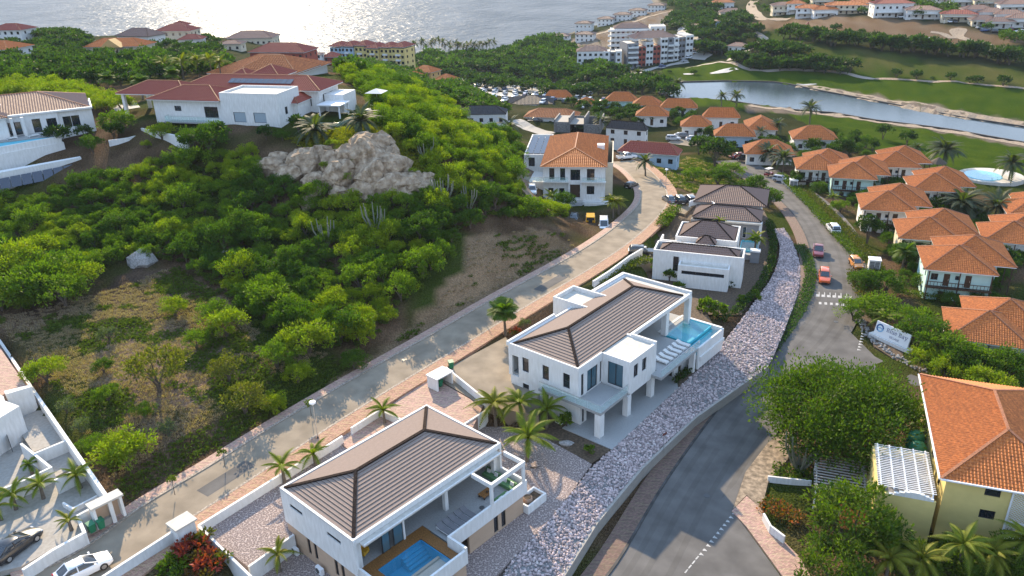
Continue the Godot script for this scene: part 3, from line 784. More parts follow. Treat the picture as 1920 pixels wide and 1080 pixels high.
func tile_plane(s: Shape, a: Vector3, b: Vector3, c: Vector3, e: Vector3, tile: float, course: float, bulge: float, lift: float) -> void:
	var x := (b - a).normalized()
	var up_n := x.cross((e + c) * 0.5 - (a + b) * 0.5).normalized()
	if up_n.y < 0: up_n = -up_n
	var run := ((e + c) * 0.5 - (a + b) * 0.5)
	run -= x * run.dot(x)
	var rows := maxi(1, int(run.length() / course))
	var cols := int(ceil((b - a).length() / tile))
	for r in rows:
		var t0 := float(r) / rows; var t1 := float(r + 1) / rows
		var l0 := (a.lerp(e, t0) - a).dot(x); var r0 := (b.lerp(c, t0) - a).dot(x)
		var l1 := (a.lerp(e, t1) - a).dot(x); var r1 := (b.lerp(c, t1) - a).dot(x)
		var p0 := a + run * t0; var p1 := a + run * t1
		for k in cols:
			var u := [tile * k, tile * (k + 0.5), tile * (k + 1)]
			if u[2] <= l0 or u[0] >= r0: continue
			var low := []; var high := []
			for i in 3:
				var h := bulge if i == 1 else 0.0
				low.append(p0 + x * clampf(u[i], l0, r0) + up_n * (h + lift))
				high.append(p1 + x * clampf(u[i], l1, r1) + up_n * h)
			for i in 2:
				s.tri(low[i], high[i], high[i + 1]); s.tri(low[i], high[i + 1], low[i + 1])
				var base0: Vector3 = low[i] - up_n * (lift + (bulge if i == 1 else 0.0))
				var base1: Vector3 = low[i + 1] - up_n * (lift + (bulge if i == 0 else 0.0))
				s.quad(low[i], low[i + 1], base1, base0)

func hip(to: Node3D, x0: float, x1: float, z0: float, z1: float, y: float, rise: float, look := "orange", tile := 0.3, course := 0.38, deck := 0.14) -> void:
	var w := x1 - x0; var d := z1 - z0
	var p := minf(w, d) * 0.5
	var ra: Vector3; var rb: Vector3
	if w >= d:
		ra = Vector3(x0 + p, y + rise, (z0 + z1) / 2); rb = Vector3(x1 - p, y + rise, (z0 + z1) / 2)
	else:
		ra = Vector3((x0 + x1) / 2, y + rise, z1 - p); rb = Vector3((x0 + x1) / 2, y + rise, z0 + p)
	var q := [Vector3(x0, y, z1), Vector3(x1, y, z1), Vector3(x1, y, z0), Vector3(x0, y, z0)]
	var sides := [[q[0], q[1], rb, ra], [q[1], q[2], rb, rb], [q[2], q[3], ra, rb], [q[3], q[0], ra, ra]] if w >= d else [[q[0], q[1], ra, ra], [q[1], q[2], rb, ra], [q[2], q[3], rb, rb], [q[3], q[0], ra, rb]]
	var s := Shape.new()
	s.span(x0 + 0.04, x1 - 0.04, y - deck, y - 0.015, z0 + 0.04, z1 - 0.04)
	var r := part("roof", s, M.frame_white if look in ["orange", "red", "pink"] else M.mid_grey, to)
	var t := Shape.new()
	for k in sides:
		tile_plane(t, k[0], k[1], k[2], k[3], tile, course, tile * 0.26, 0.045)
	var tiles := part("roof_tiles", t, M[look + "_tile" + (["", "_worn", "_pale"][taken.size() % 3] if look == "orange" else "")], r)
	tiles.set_meta("kind", "stuff")
	var cap := Shape.new()
	var lines := [[ra, rb]] if ra.distance_to(rb) > 0.1 else []
	var ends := [ra, rb, rb, ra] if w >= d else [ra, ra, rb, rb]
	for k in 4: lines.append([q[k], ends[k]])
	for l in lines:
		var n := maxi(2, int(l[0].distance_to(l[1]) / 0.5))
		for k in n:
			var u: Vector3 = l[0].lerp(l[1], float(k) / n) + Vector3.UP * 0.07
			var v: Vector3 = l[0].lerp(l[1], float(k + 1) / n) + Vector3.UP * 0.055
			cap.tube([u, v], [0.14, 0.115], 6)
	part("ridge_tiles", cap, M[("orange" if look in ["orange", "red", "pink"] else "brown") + "_ridge"], r)

func courses(to: Node3D, q: Array, n: int, m: Material) -> void:
	var a: Vector3 = q[0]; var b: Vector3 = q[1]; var c: Vector3 = q[2]; var e: Vector3 = q[3]
	var up_n := (b - a).cross(e - a).normalized()
	if up_n.y < 0: up_n = -up_n
	for k in n:
		var t0 := float(k) / n; var t1 := float(k + 1) / n
		var s := Shape.new()
		var tg := lerpf(t0, t1, 0.09)
		var p := [a.lerp(e, tg), b.lerp(c, tg), b.lerp(c, t1), a.lerp(e, t1)]
		s.hexa([p[0] - up_n * 0.05, p[1] - up_n * 0.05, p[2] - up_n * 0.05, p[3] - up_n * 0.05, p[0] + up_n * 0.07, p[1] + up_n * 0.07, p[2] + up_n * 0.004, p[3] + up_n * 0.004])
		part("tile_course", s, m, to)
	var u := Shape.new()
	u.aim = true; u.inside = (a + b) * 0.5 - Vector3(0, 50, 0)
	u.quad(a - up_n * 0.04, b - up_n * 0.04, c - up_n * 0.04, e - up_n * 0.04)
	part("underlay", u, M.brown_ridge, to)

func ridge(to: Node3D, lines: Array, m: Material, r := 0.16) -> void:
	for l in lines:
		var s := Shape.new()
		s.bar(l[0] + Vector3.UP * 0.09, l[1] + Vector3.UP * 0.09, r * 2, r)
		part("ridge_cap", s, m, to)

func rim(to: Node3D, pts: Array, y0: float, y1: float, w: float, m: Material, called := "parapet") -> void:
	var n := pts.size()
	for i in n:
		var a: Vector2 = pts[i]; var b: Vector2 = pts[(i + 1) % n]
		var d := (b - a).normalized()
		var nn := Vector2(-d.y, d.x)
		var s := Shape.new()
		slab(s, a, d, nn, 0.0, a.distance_to(b) - w, y0, y1, 0, w)
		part(called, s, m, to)

func pool(to: Node3D, x0: float, x1: float, z0: float, z1: float, y: float, deep := 1.3, look := "pool_tile") -> void:
	var s := Shape.new()
	s.span(x0, x1, y - deep - 0.1, y - deep, z0, z1)
	for k in [[x0 - 0.1, x0, z0, z1], [x1, x1 + 0.1, z0, z1], [x0, x1, z0 - 0.1, z0], [x0, x1, z1, z1 + 0.1]]:
		s.span(k[0], k[1], y - deep, y + 0.05, k[2], k[3])
	part("pool_basin", s, M[look], to)
	s = Shape.new()
	s.up(Vector3(x0, y, z0), Vector3(x1, y, z0), Vector3(x1, y, z1), Vector3(x0, y, z1))
	part("pool_water", s, M.pool_water, to)

func rail(to: Node3D, pts: Array, y: float, h := 1.0) -> void:
	for i in pts.size() - 1:
		var a: Vector2 = pts[i]; var b: Vector2 = pts[i + 1]
		var n := maxi(1, int(a.distance_to(b) / 1.6))
		for k in n:
			var p := a.lerp(b, (k + 0.02) / n); var q := a.lerp(b, (k + 0.98) / n)
			var s := Shape.new()
			s.bar(Vector3(p.x, y + h * 0.5, p.y), Vector3(q.x, y + h * 0.5, q.y), 0.02, h)
			part("glass_panel", s, M.clear_glass, to)
		var t := Shape.new()
		t.bar(Vector3(a.x, y + h + 0.02, a.y), Vector3(b.x, y + h + 0.02, b.y), 0.05, 0.04)
		part("top_rail", t, M.metal, to)

func loc(o: Node3D, p: Vector3) -> Vector3:
	return o.transform * p

func lounger(o: Node3D, x: float, z: float, y: float, turn: float, label: String, group: String) -> void:
	var t := thing("sun_lounger", label, "sun lounger", loc(o, Vector3(x, y, z)), o.rotation.y + turn, group)
	var s := Shape.new()
	s.span(-0.33, 0.33, 0.2, 0.28, -0.95, 0.95)
	part("frame", s, M.frame_white, t)
	s = Shape.new()
	s.span(-0.31, 0.31, 0.28, 0.36, -0.3, 0.94)
	part("mattress", s, M.cushion_white if group.contains("pale") else M.cushion_grey, t)
	s = Shape.new()
	s.box(Vector3(0, 0.42, -0.6), Vector3(0.62, 0.08, 0.68), 0, 0.35)
	part("backrest", s, M.cushion_white if group.contains("pale") else M.cushion_grey, t)
	for k in [[-0.28, -0.85], [0.28, -0.85], [-0.28, 0.85], [0.28, 0.85]]:
		s = Shape.new()
		s.span(k[0] - 0.03, k[0] + 0.03, 0, 0.2, k[1] - 0.03, k[1] + 0.03)
		part("leg", s, M.frame_white, t)

func air_unit(at: Vector3, turn: float, label: String) -> void:
	var t := thing("air_conditioner", label, "air conditioner", at, turn, "outdoor cooling units")
	var s := Shape.new()
	s.span(-0.45, 0.45, 0.08, 0.78, -0.17, 0.17)
	part("casing", s, M.frame_white, t)
	s = Shape.new()
	s.disc(Vector3(-0.12, 0.43, 0.18), Vector3.BACK, 0.28, 0.03, 16)
	var g := part("fan_grille", s, M.dark_metal, t)
	s = Shape.new()
	for k in 4: s.box(Vector3(-0.12, 0.43, 0.2), Vector3(0.54, 0.015, 0.015), 0, 0)
	part("fan_guard", s, M.metal, g)
	for k in [-0.35, 0.35]:
		s = Shape.new()
		s.span(k - 0.04, k + 0.04, 0, 0.08, -0.17, 0.17)
		part("foot", s, M.dark_metal, t)

func bin(at: Vector3, turn: float, label: String, m: Material) -> void:
	var t := thing("wheelie_bin", label, "bin", at, turn, "wheelie bins beside the gate walls")
	var s := Shape.new()
	s.hexa([Vector3(-0.24, 0.12, -0.28), Vector3(0.24, 0.12, -0.28), Vector3(0.24, 0.12, 0.24), Vector3(-0.24, 0.12, 0.24), Vector3(-0.3, 1.0, -0.36), Vector3(0.3, 1.0, -0.36), Vector3(0.3, 1.0, 0.34), Vector3(-0.3, 1.0, 0.34)])
	part("body", s, m, t)
	s = Shape.new()
	s.box(Vector3(0, 1.05, 0.0), Vector3(0.66, 0.07, 0.78), 0, 0.06)
	part("lid", s, m, t)
	for k in [-0.25, 0.25]:
		s = Shape.new()
		s.disc(Vector3(k, 0.12, -0.27), Vector3.RIGHT, 0.12, 0.06, 10)
		part("wheel", s, M.tyre, t)
	s = Shape.new()
	s.span(-0.22, 0.22, 0.93, 0.97, -0.47, -0.43)
	part("handle", s, m, t)

func make_villas() -> void:
	villa_a()
	villa_b()
	garden_walls()

func villa_a() -> void:
	var o := thing("white_villa", "nearest white two-storey villa with brown hipped roof, roof terrace and corner pool", "villa", Vector3(-14.12, 8.7, -52.04) * Vector3(1, 0, 1), deg_to_rad(47.2))
	var W: Material = M.white_wall
	wall(o, Vector2(0, -10.6), Vector2(0, 0.35), 4.95, 8.75, W, [[1.34, 3.34, 7.35, 7.75, "w", 2], [7.03, 9.03, 7.35, 7.75, "w", 2]])
	wall(o, Vector2(0.1, -10.5), Vector2(0.1, 3.45), 2.2, 4.95, M.tan_wall, [[3.08, 3.59, 2.95, 4.8, "w"], [4.13, 4.63, 2.95, 4.8, "w"], [7.25, 7.76, 2.95, 4.8, "w"], [8.21, 8.71, 2.95, 4.8, "w"]], 0.25, "lower_wall")
	wall(o, Vector2(18.2, -10.6), Vector2(0.25, -10.6), 2.2, 8.75, W, [[2, 4, 6.3, 7.6, "w", 2], [8, 9.2, 6.0, 8.0, "w"], [13, 15, 6.3, 7.6, "w", 2]])
	wall(o, Vector2(18.2, 0.3), Vector2(18.2, -10.35), 2.2, 8.75, W, [[4, 6, 5.8, 7.9, "w", 2]])
	var s := Shape.new()
	s.span(0.3, 17.95, 4.6, 4.9, -10.35, -0.35)
	s.span(8.0, 17.95, 4.6, 4.9, -0.35, 3.4)
	part("terrace_floor", s, M.tile_floor, o)
	wall(o, Vector2(0.35, 3.45), Vector2(17.75, 3.45), 2.2, 4.4, M.tan_wall, [[13.2, 13.8, 2.35, 4.25, "w"], [14.25, 14.85, 2.35, 4.25, "w"], [8.0, 9.9, 2.2, 4.2, "o"]], 0.25, "lower_wall")
	wall(o, Vector2(17.75, 3.2), Vector2(17.75, 0.3), 2.2, 4.4, M.tan_wall, [], 0.25, "lower_wall")
	wall(o, Vector2(8.0, 2.2), Vector2(10.4, 2.2), 2.2, 4.4, M.tan_wall, [[0.5, 1.6, 2.25, 4.2, "w", 2]], 0.2, "lower_wall")
	s = Shape.new()
	s.span(7.85, 18.2, 4.42, 6.0, 3.4, 3.62)
	part("parapet", s, W, o)
	s = Shape.new(); s.span(17.98, 18.2, 4.42, 6.0, 0.3, 3.4); part("parapet", s, W, o)
	s = Shape.new(); s.span(7.63, 7.85, 4.2, 6.0, 3.4, 5.75); part("parapet", s, W, o)
	s = Shape.new(); s.span(0.4, 7.63, 4.2, 5.75, 5.53, 5.75); part("parapet", s, W, o)
	s = Shape.new(); s.span(0.18, 0.4, 4.2, 5.75, 0.36, 5.75); part("parapet", s, W, o)
	s = Shape.new(); s.span(0.5, 7.8, 2.2, 4.2, 3.47, 5.5); part("pool_wall", s, M.tan_wall, o)
	pool(o, 1.8, 6.6, 0.95, 5.4, 4.78, 1.25, "pool_tile_deep")
	for k in 4:
		s = Shape.new()
		s.span(4.2, 6.6, 3.6, 4.45 - 0.22 * k, 0.95 + 0.3 * k, 1.25 + 0.3 * k)
		part("pool_step", s, M.pool_tile_deep, o)
	for k in 8:
		s = Shape.new(); s.span(0.95, 7.95, 4.80, 4.925, -0.32 + k * 0.146, -0.32 + k * 0.146 + 0.138); part("deck_board", s, M.wood, o)
	for k in 8:
		s = Shape.new(); s.span(6.72 + k * 0.138, 6.72 + k * 0.138 + 0.13, 4.80, 4.925, 0.86, 3.38 if k > 5 else 5.5); part("deck_board", s, M.wood, o)
	for k in 7:
		s = Shape.new(); s.span(0.72 + k * 0.138, 0.72 + k * 0.138 + 0.13, 4.80, 4.925, 0.86, 5.5); part("deck_board", s, M.wood, o)
	wall(o, Vector2(0.25, -0.3), Vector2(1.1, -0.3), 4.9, 8.3, W)
	wall(o, Vector2(1.1, -0.9), Vector2(1.1, -4.6), 4.9, 8.3, W)
	wall(o, Vector2(1.1, -4.6), Vector2(13.0, -4.6), 4.9, 8.3, M.mid_grey, [[0.3, 3.2, 4.95, 7.6, "g", 3], [5.2, 8.2, 4.95, 7.6, "g", 3]])
	wall(o, Vector2(13.0, -4.6), Vector2(17.9, -4.6), 4.9, 8.3, W, [[0.8, 4.0, 4.95, 7.6, "g", 3]])
	for k in [[3.2, 4.1], [4.5, 5.6]]:
		var sl := Shape.new()
		sl.span(k[0], k[1], 4.95, 7.5, -0.28, -0.22)
		var f := part("sliding_door", sl, M.frame_dark, o)
		sl = Shape.new(); sl.span(k[0] + 0.09, k[1] - 0.09, 5.05, 7.4, -0.215, -0.20); part("pane", sl, M.pane_blue, f)
	s = Shape.new(); s.span(10.75, 11.15, 4.9, 8.3, -0.5, -0.1); part("column", s, W, o)
	s = Shape.new(); s.span(5.62, 5.82, 4.9, 8.3, -0.35, -0.15); part("column", s, W, o)
	s = Shape.new(); s.span(17.4, 18.15, 4.9, 8.3, -0.45, -0.05); part("column", s, W, o)
	s = Shape.new(); s.span(0.02, 18.18, 8.3, 8.68, -10.3, 0.28); var r := part("roof", s, M.white_wall, o)
	for k in [[0.0, 18.2, 0.06, 0.28], [0.0, 18.2, -10.6, -10.36], [0.0, 0.24, -10.36, 0.06], [17.96, 18.2, -10.36, 0.06]]:
		s = Shape.new(); s.span(k[0], k[1], 8.685, 8.86, k[2], k[3]); part("roof_edge", s, W, r)
	s = Shape.new(); s.span(0.6, 17.5, 8.18, 8.3, 0.29, 0.98); part("canopy", s, M.pale_roof, o)
	s = Shape.new(); s.span(0.6, 17.5, 8.3, 8.42, 0.88, 1.0); part("canopy_edge", s, W, o)
	var y := 8.72
	var q := [Vector3(0.3, y, 0.0), Vector3(17.9, y, 0.0), Vector3(17.9, y, -10.3), Vector3(0.3, y, -10.3)]
	var ra := Vector3(5.0, 10.25, -5.5); var rb := Vector3(13.4, 10.25, -5.5)
	courses(r, [q[0], q[1], rb, ra], 15, M.slate_tile)
	courses(r, [q[1], q[2], rb, rb], 14, M.slate_tile)
	courses(r, [q[2], q[3], ra, rb], 15, M.slate_tile)
	courses(r, [q[3], q[0], ra, ra], 14, M.slate_tile)
	ridge(r, [[ra, rb], [q[0], ra], [q[3], ra], [q[1], rb], [q[2], rb]], M.brown_ridge)
	for k in [[13.2, 17.95, 3.42, 3.68, 7.95, 8.4], [13.2, 13.46, 1.01, 3.42, 7.95, 8.4], [17.69, 17.95, 1.01, 3.42, 7.95, 8.4]]:
		s = Shape.new(); s.span(k[0], k[1], k[4], k[5], k[2], k[3]); part("frame_beam", s, W, o)
	for k in [[13.2, 13.5], [17.65, 17.95]]:
		s = Shape.new(); s.span(k[0], k[1], 6.0, 7.95, 3.41, 3.63); part("frame_post", s, W, o)
	var pl := thing("planter", "white wall planter with a pale pot at the terrace corner of the nearest villa", "planter", loc(o, Vector3(19.3, 2.2, 3.2)), o.rotation.y)
	for k in [[-1.5, 1.3, 0.65, 0.85], [-1.5, 1.3, -0.85, -0.65], [1.1, 1.3, -0.65, 0.65], [-1.5, -1.3, -0.65, 0.65]]:
		s = Shape.new(); s.span(k[0], k[1], 0, 0.95, k[2], k[3]); part("side", s, W, pl)
	s = Shape.new(); s.span(-1.3, 1.1, 0, 0.6, -0.65, 0.65); part("soil", s, M.soil, pl)
	var pot := thing("plant_pot", "round pale clay pot standing in the white corner planter", "pot", loc(o, Vector3(18.7, 2.8, 3.2)))
	s = Shape.new(); s.tube([Vector3.ZERO, Vector3(0, 0.25, 0), Vector3(0, 0.6, 0)], [0.35, 0.52, 0.46], 12); part("body", s, M.terracotta, pot, 0.4)
	s = Shape.new(); s.disc(Vector3(0, 0.61, 0), Vector3.UP, 0.4, 0.02, 12); part("soil", s, M.soil, pot)
	for i in 5:
		lounger(o, 8.75 + i * 0.74, 1.95, 4.92, 0.0, "grey sun lounger, %s of the terrace row of five from the pool deck" % ["first", "second", "third", "fourth", "fifth"][i], "grey loungers in a row on the terrace")
	sofa(loc(o, Vector3(17.2, 4.92, -0.2)), o.rotation.y - PI / 2, "green cushioned sofa against the end wall under the open frame", 2.0)
	sofa(loc(o, Vector3(17.15, 4.92, 2.0)), o.rotation.y - PI / 2, "green cushioned sofa with pale pillows beside the terrace parapet corner", 1.9)
	sofa(loc(o, Vector3(15.4, 4.92, 2.95)), o.rotation.y + PI, "low green bench seat along the front terrace parapet", 1.8)
	var t := thing("coffee_table", "low wooden coffee table between the green terrace sofas", "table", loc(o, Vector3(14.9, 4.9, 1.2)), o.rotation.y)
	s = Shape.new(); s.span(-0.7, 0.7, 0.3, 0.36, -0.45, 0.45); part("table_top", s, M.wood, t)
	for k in [[-0.6, -0.35], [0.6, -0.35], [-0.6, 0.35], [0.6, 0.35]]:
		s = Shape.new(); s.span(k[0] - 0.04, k[0] + 0.04, 0, 0.3, k[1] - 0.04, k[1] + 0.04); part("leg", s, M.dark_wood, t)
	t = thing("bowl", "small dark bowl on the terrace coffee table", "bowl", loc(o, Vector3(15.0, 5.26, 1.3)))
	s = Shape.new(); s.tube([Vector3.ZERO, Vector3(0, 0.1, 0)], [0.08, 0.16], 10); part("body", s, M.dark_wood, t)
	t = thing("armchair", "yellow armchair behind the glass beside the nearest pool", "armchair", loc(o, Vector3(2.1, 4.9, -1.6)), o.rotation.y + 0.3)
	s = Shape.new(); s.span(-0.4, 0.4, 0.15, 0.45, -0.4, 0.4); part("seat", s, M.yellow_fabric, t)
	s = Shape.new(); s.span(-0.4, 0.4, 0.45, 0.95, -0.4, -0.25); part("backrest", s, M.yellow_fabric, t)
	for k in [-0.4, 0.28]:
		s = Shape.new(); s.span(k, k + 0.12, 0.45, 0.65, -0.25, 0.4); part("armrest", s, M.yellow_fabric, t)
	for k in [[-0.3, -0.3], [0.3, -0.3], [-0.3, 0.3], [0.3, 0.3]]:
		s = Shape.new(); s.span(k[0] - 0.03, k[0] + 0.03, 0, 0.15, k[1] - 0.03, k[1] + 0.03); part("leg", s, M.dark_wood, t)
	t = thing("pedestal_table", "small round side table near the front terrace parapet", "table", loc(o, Vector3(12.9, 4.9, 2.6)))
	s = Shape.new(); s.disc(Vector3(0, 0.55, 0), Vector3.UP, 0.26, 0.04, 12); part("table_top", s, M.dark_metal, t)
	s = Shape.new(); s.tube([Vector3.ZERO, Vector3(0, 0.54, 0)], [0.05, 0.03], 6); part("stem", s, M.dark_metal, t)
	air_unit(loc(o, Vector3(-0.4, 2.2, -9.0)), o.rotation.y - PI / 2, "white air conditioner on the gravel near the step wall")
	air_unit(loc(o, Vector3(-0.4, 2.2, -5.1)), o.rotation.y - PI / 2, "white air conditioner between the slit windows of the tan wall")

func sofa(at: Vector3, turn: float, label: String, w: float) -> void:
	var t := thing("sofa", label, "sofa", at, turn)
	var s := Shape.new()
	s.span(-w / 2, w / 2, 0.05, 0.3, -0.4, 0.4); part("base", s, M.cushion_green, t)
	for k in 2:
		s = Shape.new(); s.span(-w / 2 + 0.1 + k * (w / 2 - 0.09), -0.01 + k * (w / 2 - 0.09), 0.3, 0.45, -0.22, 0.4); part("seat_cushion", s, M.cushion_green, t)
	s = Shape.new(); s.span(-w / 2, w / 2, 0.3, 0.75, -0.4, -0.22); part("backrest", s, M.cushion_green, t)
	for k in 2:
		s = Shape.new(); s.box(Vector3(-w / 4 + k * w / 2, 0.6, -0.12), Vector3(0.42, 0.36, 0.12), 0, -0.3); part("pillow", s, M.cushion_white, t)

func villa_b() -> void:
	var o := thing("white_villa", "white two-storey villa with brown hipped roof, columns and turquoise pool above the rock slope", "villa", Vector3(7.2, 0, -77.83), deg_to_rad(49.4))
	var W: Material = M.white_wall
	var s: Shape
	wall(o, Vector2(0, -10.35), Vector2(0, 0), 5.3, 9.5, W, [[0.55, 1.55, 5.3, 8.15, "o"], [2.15, 3.12, 6.46, 8.38, "w"], [5.2, 6.15, 6.46, 8.38, "w"], [8.2, 9.17, 6.46, 8.38, "w"]], 0.3)
	wall(o, Vector2(0.3, 0), Vector2(4.9, 0), 5.6, 9.5, W, [[0.3, 0.8, 5.68, 8.55, "w"], [1.5, 3.6, 5.65, 8.5, "g", 2], [4.1, 4.45, 5.7, 8.55, "w"]], 0.3)
	wall(o, Vector2(4.9, 0.0), Vector2(4.9, 3.75), 5.3, 9.5, W, [[0.75, 2.85, 5.7, 8.7, "g", 2]], 0.3)
	wall(o, Vector2(5.2, 3.75), Vector2(10.85, 3.75), 5.0, 9.5, W, [[0.6, 1.55, 6.95, 8.65, "w"], [2.45, 3.4, 6.95, 8.65, "w"]], 0.3)
	wall(o, Vector2(10.85, 3.45), Vector2(10.85, -5.2), 5.3, 9.5, W, [[4.6, 7.6, 5.65, 8.2, "g", 3]], 0.3)
	wall(o, Vector2(10.85, -5.2), Vector2(19.6, -5.2), 5.6, 9.2, W, [[0.8, 4.4, 5.65, 8.2, "g", 4], [5.2, 8.0, 5.65, 8.2, "g", 3]])
	wall(o, Vector2(26.1, -10.35), Vector2(0.3, -10.35), 2.1, 9.5, W, [[4, 5, 6.5, 8.4, "w"], [19, 20.5, 6.5, 8.4, "w"], [22, 23, 6.5, 8.4, "w"]], 0.3)
	wall(o, Vector2(26.1, -5.0), Vector2(26.1, -10.05), 2.1, 9.5, W, [[1.4, 2.6, 6.5, 8.4, "w"]], 0.3)
	wall(o, Vector2(19.6, -5.0), Vector2(25.8, -5.0), 2.1, 9.2, W, [[1, 4.8, 5.65, 8.1, "g", 4]])
	s = Shape.new(); s.span(0.31, 26.0, 5.2, 5.58, -10.0, -0.31); part("floor_slab", s, M.tile_floor, o)
	s = Shape.new(); s.span(-0.9, 4.6, 5.25, 5.6, 0.01, 3.72); part("balcony", s, M.tile_floor, o)
	s = Shape.new(); s.span(-0.9, -0.01, 5.25, 5.6, -5.1, 0.0); part("balcony", s, M.tile_floor, o)
	s = Shape.new(); s.span(5.25, 10.5, 5.2, 5.58, 0.0, 3.4); part("floor_slab", s, M.tile_floor, o)
	s = Shape.new(); s.span(9.85, 18.9, 5.25, 5.6, 3.76, 5.15); part("balcony", s, M.tile_floor, o)
	s = Shape.new(); s.span(11.2, 19.3, 5.25, 5.6, -0.3, 3.755); part("balcony", s, M.tile_floor, o)
	rail(o, [Vector2(-0.85, -5.0), Vector2(-0.85, 3.65), Vector2(4.85, 3.65)], 5.6, 0.95)
	rail(o, [Vector2(9.95, 5.05), Vector2(18.9, 5.05), Vector2(19.6, 5.05)], 5.6, 0.95)
	wall(o, Vector2(0.05, -10.05), Vector2(0.05, 0.3), 2.1, 5.3, W, [[1.8, 2.75, 2.9, 4.75, "w"], [4.8, 5.75, 2.9, 4.75, "w"]], 0.25, "lower_wall")
	wall(o, Vector2(0.3, 0.3), Vector2(1.3, 0.3), 2.1, 5.2, W, [[0.1, 0.55, 2.3, 4.6, "w"]], 0.25, "lower_wall")
	wall(o, Vector2(1.3, -0.6), Vector2(9.5, -0.6), 2.1, 5.2, W, [[0.5, 2.6, 2.15, 4.6, "w", 2], [4.2, 4.8, 2.9, 4.3, "w"], [6.6, 7.4, 2.15, 4.4, "d"]], 0.25, "lower_wall")
	wall(o, Vector2(9.5, -0.2), Vector2(16.2, -0.2), 2.1, 5.2, M.white_wall, [[0.8, 1.4, 2.9, 4.3, "w"], [2.4, 3.3, 2.15, 4.5, "d"], [4.4, 5.9, 2.15, 4.4, "w", 2]], 0.25, "lower_wall")
	wall(o, Vector2(16.2, 3.5), Vector2(26.0, 3.5), 2.1, 5.2, W, [[1.0, 1.9, 2.15, 4.4, "d"]], 0.3, "lower_wall")
	for k in [[-0.85, 0.0, 2.9, 3.65, 2.1, 5.25], [4.75, 5.5, 3.05, 3.74, 2.1, 4.98], [10.1, 10.84, 3.05, 3.74, 2.1, 4.98], [19.45, 20.2, -0.55, 0.18, 5.6, 8.95], [25.35, 26.09, -0.45, 0.28, 5.0, 8.95], [18.6, 19.1, 4.2, 4.9, 2.1, 5.25]]:
		s = Shape.new(); s.span(k[0], k[1], k[4], k[5], k[2], k[3]); part("column", s, W, o)
	s = Shape.new(); s.span(19.7, 26.4, 3.6, 4.1, -1.3, 5.3); part("pool_floor", s, W, o)
	pool(o, 19.9, 25.9, -0.8, 3.4, 5.5, 1.2)
	pool(o, 19.7, 26.1, 3.7, 4.75, 5.05, 0.8)
	for k in [[19.4, 26.4, 4.86, 5.1, 5.45], [26.02, 26.4, -1.2, 4.86, 5.62], [19.9, 26.0, -1.3, -0.92, 5.62]]:
		s = Shape.new(); s.span(k[0], k[1], 2.3 if k[2] > 4 else 2.1, k[4], k[2], k[3]); part("pool_wall", s, W, o)
	s = Shape.new(); s.span(0.31, 25.79, 9.0, 9.3, -10.04, -0.1); var r := part("roof", s, M.pale_roof, o)
	s = Shape.new(); s.span(10.86, 26.1, 8.95, 9.5, -0.1, 0.22); part("roof_beam", s, W, o)
	s = Shape.new(); s.span(25.8, 26.1, 8.95, 9.5, -5.0, -0.11); part("roof_beam", s, W, o)
	s = Shape.new(); s.span(5.2, 10.6, 9.0, 9.32, -0.1, 3.5); part("bay_roof", s, M.pale_roof, o)
	for k in [[0.0, 9.4, -10.65, -10.36], [17.4, 26.1, -10.85, -10.36]]:
		s = Shape.new(); s.span(k[0], k[1], 9.2, 9.75, k[2], k[3]); part("parapet", s, W, r)
	s = Shape.new(); s.span(25.82, 26.12, 9.505, 9.75, -10.35, 0.2); part("parapet", s, W, r)
	s = Shape.new(); s.span(10.58, 10.87, 9.505, 9.72, 0.3, 3.77); part("parapet", s, W, r)
	for k in [[0.0, 0.22, -10.35, 0.0], [0.22, 4.9, -0.22, 0.0]]:
		s = Shape.new(); s.span(k[0], k[1], 9.505, 9.6, k[2], k[3]); part("roof_edge", s, W, r)
	s = Shape.new(); s.span(23.6, 25.8, 9.305, 9.42, -10.0, -0.2); part("flat_roof", s, M.pale_roof, r)
	s = Shape.new(); s.span(17.4, 25.8, 9.31, 9.43, -10.3, -9.3); part("flat_roof", s, M.pale_roof, r)
	var y := 9.42
	var q := [Vector3(0.35, y, -0.3), Vector3(24.6, y, -0.3), Vector3(24.6, y, -9.6), Vector3(0.35, y, -9.9)]
	var ra := Vector3(5.3, 10.95, -5.3); var rb := Vector3(20.3, 10.95, -5.5)
	courses(r, [q[0], q[1], rb, ra], 13, M.slate_tile)
	courses(r, [q[1], q[2], rb, rb], 12, M.slate_tile)
	courses(r, [q[2], q[3], ra, rb], 13, M.slate_tile)
	courses(r, [q[3], q[0], ra, ra], 12, M.slate_tile)
	ridge(r, [[ra, rb], [q[0], ra], [q[3], ra], [q[1], rb], [q[2], rb]], M.brown_ridge)
	wall(o, Vector2(12.7, -13.2), Vector2(12.7, -7.4), 2.1, 10.2, W, [], 0.25, "tower_wall")
	wall(o, Vector2(12.95, -7.4), Vector2(17.3, -7.4), 9.6, 10.2, W, [], 0.25, "tower_wall")
	wall(o, Vector2(17.3, -7.65), Vector2(17.3, -13.2), 2.1, 10.2, W, [], 0.25, "tower_wall")
	wall(o, Vector2(17.05, -13.2), Vector2(12.95, -13.2), 2.1, 10.2, W, [[1.4, 2.6, 4.1, 6.4, "d"]], 0.25, "tower_wall")
	s = Shape.new(); s.span(12.95, 17.05, 9.3, 9.62, -12.94, -7.66); part("tower_roof", s, M.pale_roof, o)
	s = Shape.new(); s.prism(PackedVector2Array([Vector2(-1.7, -1.0), Vector2(-1.7, 5.9), Vector2(14.2, 5.2), Vector2(16.1, 3.9), Vector2(16.1, -1.0)]), 1.9, 2.2); part("patio", s, M.tile_floor, o)
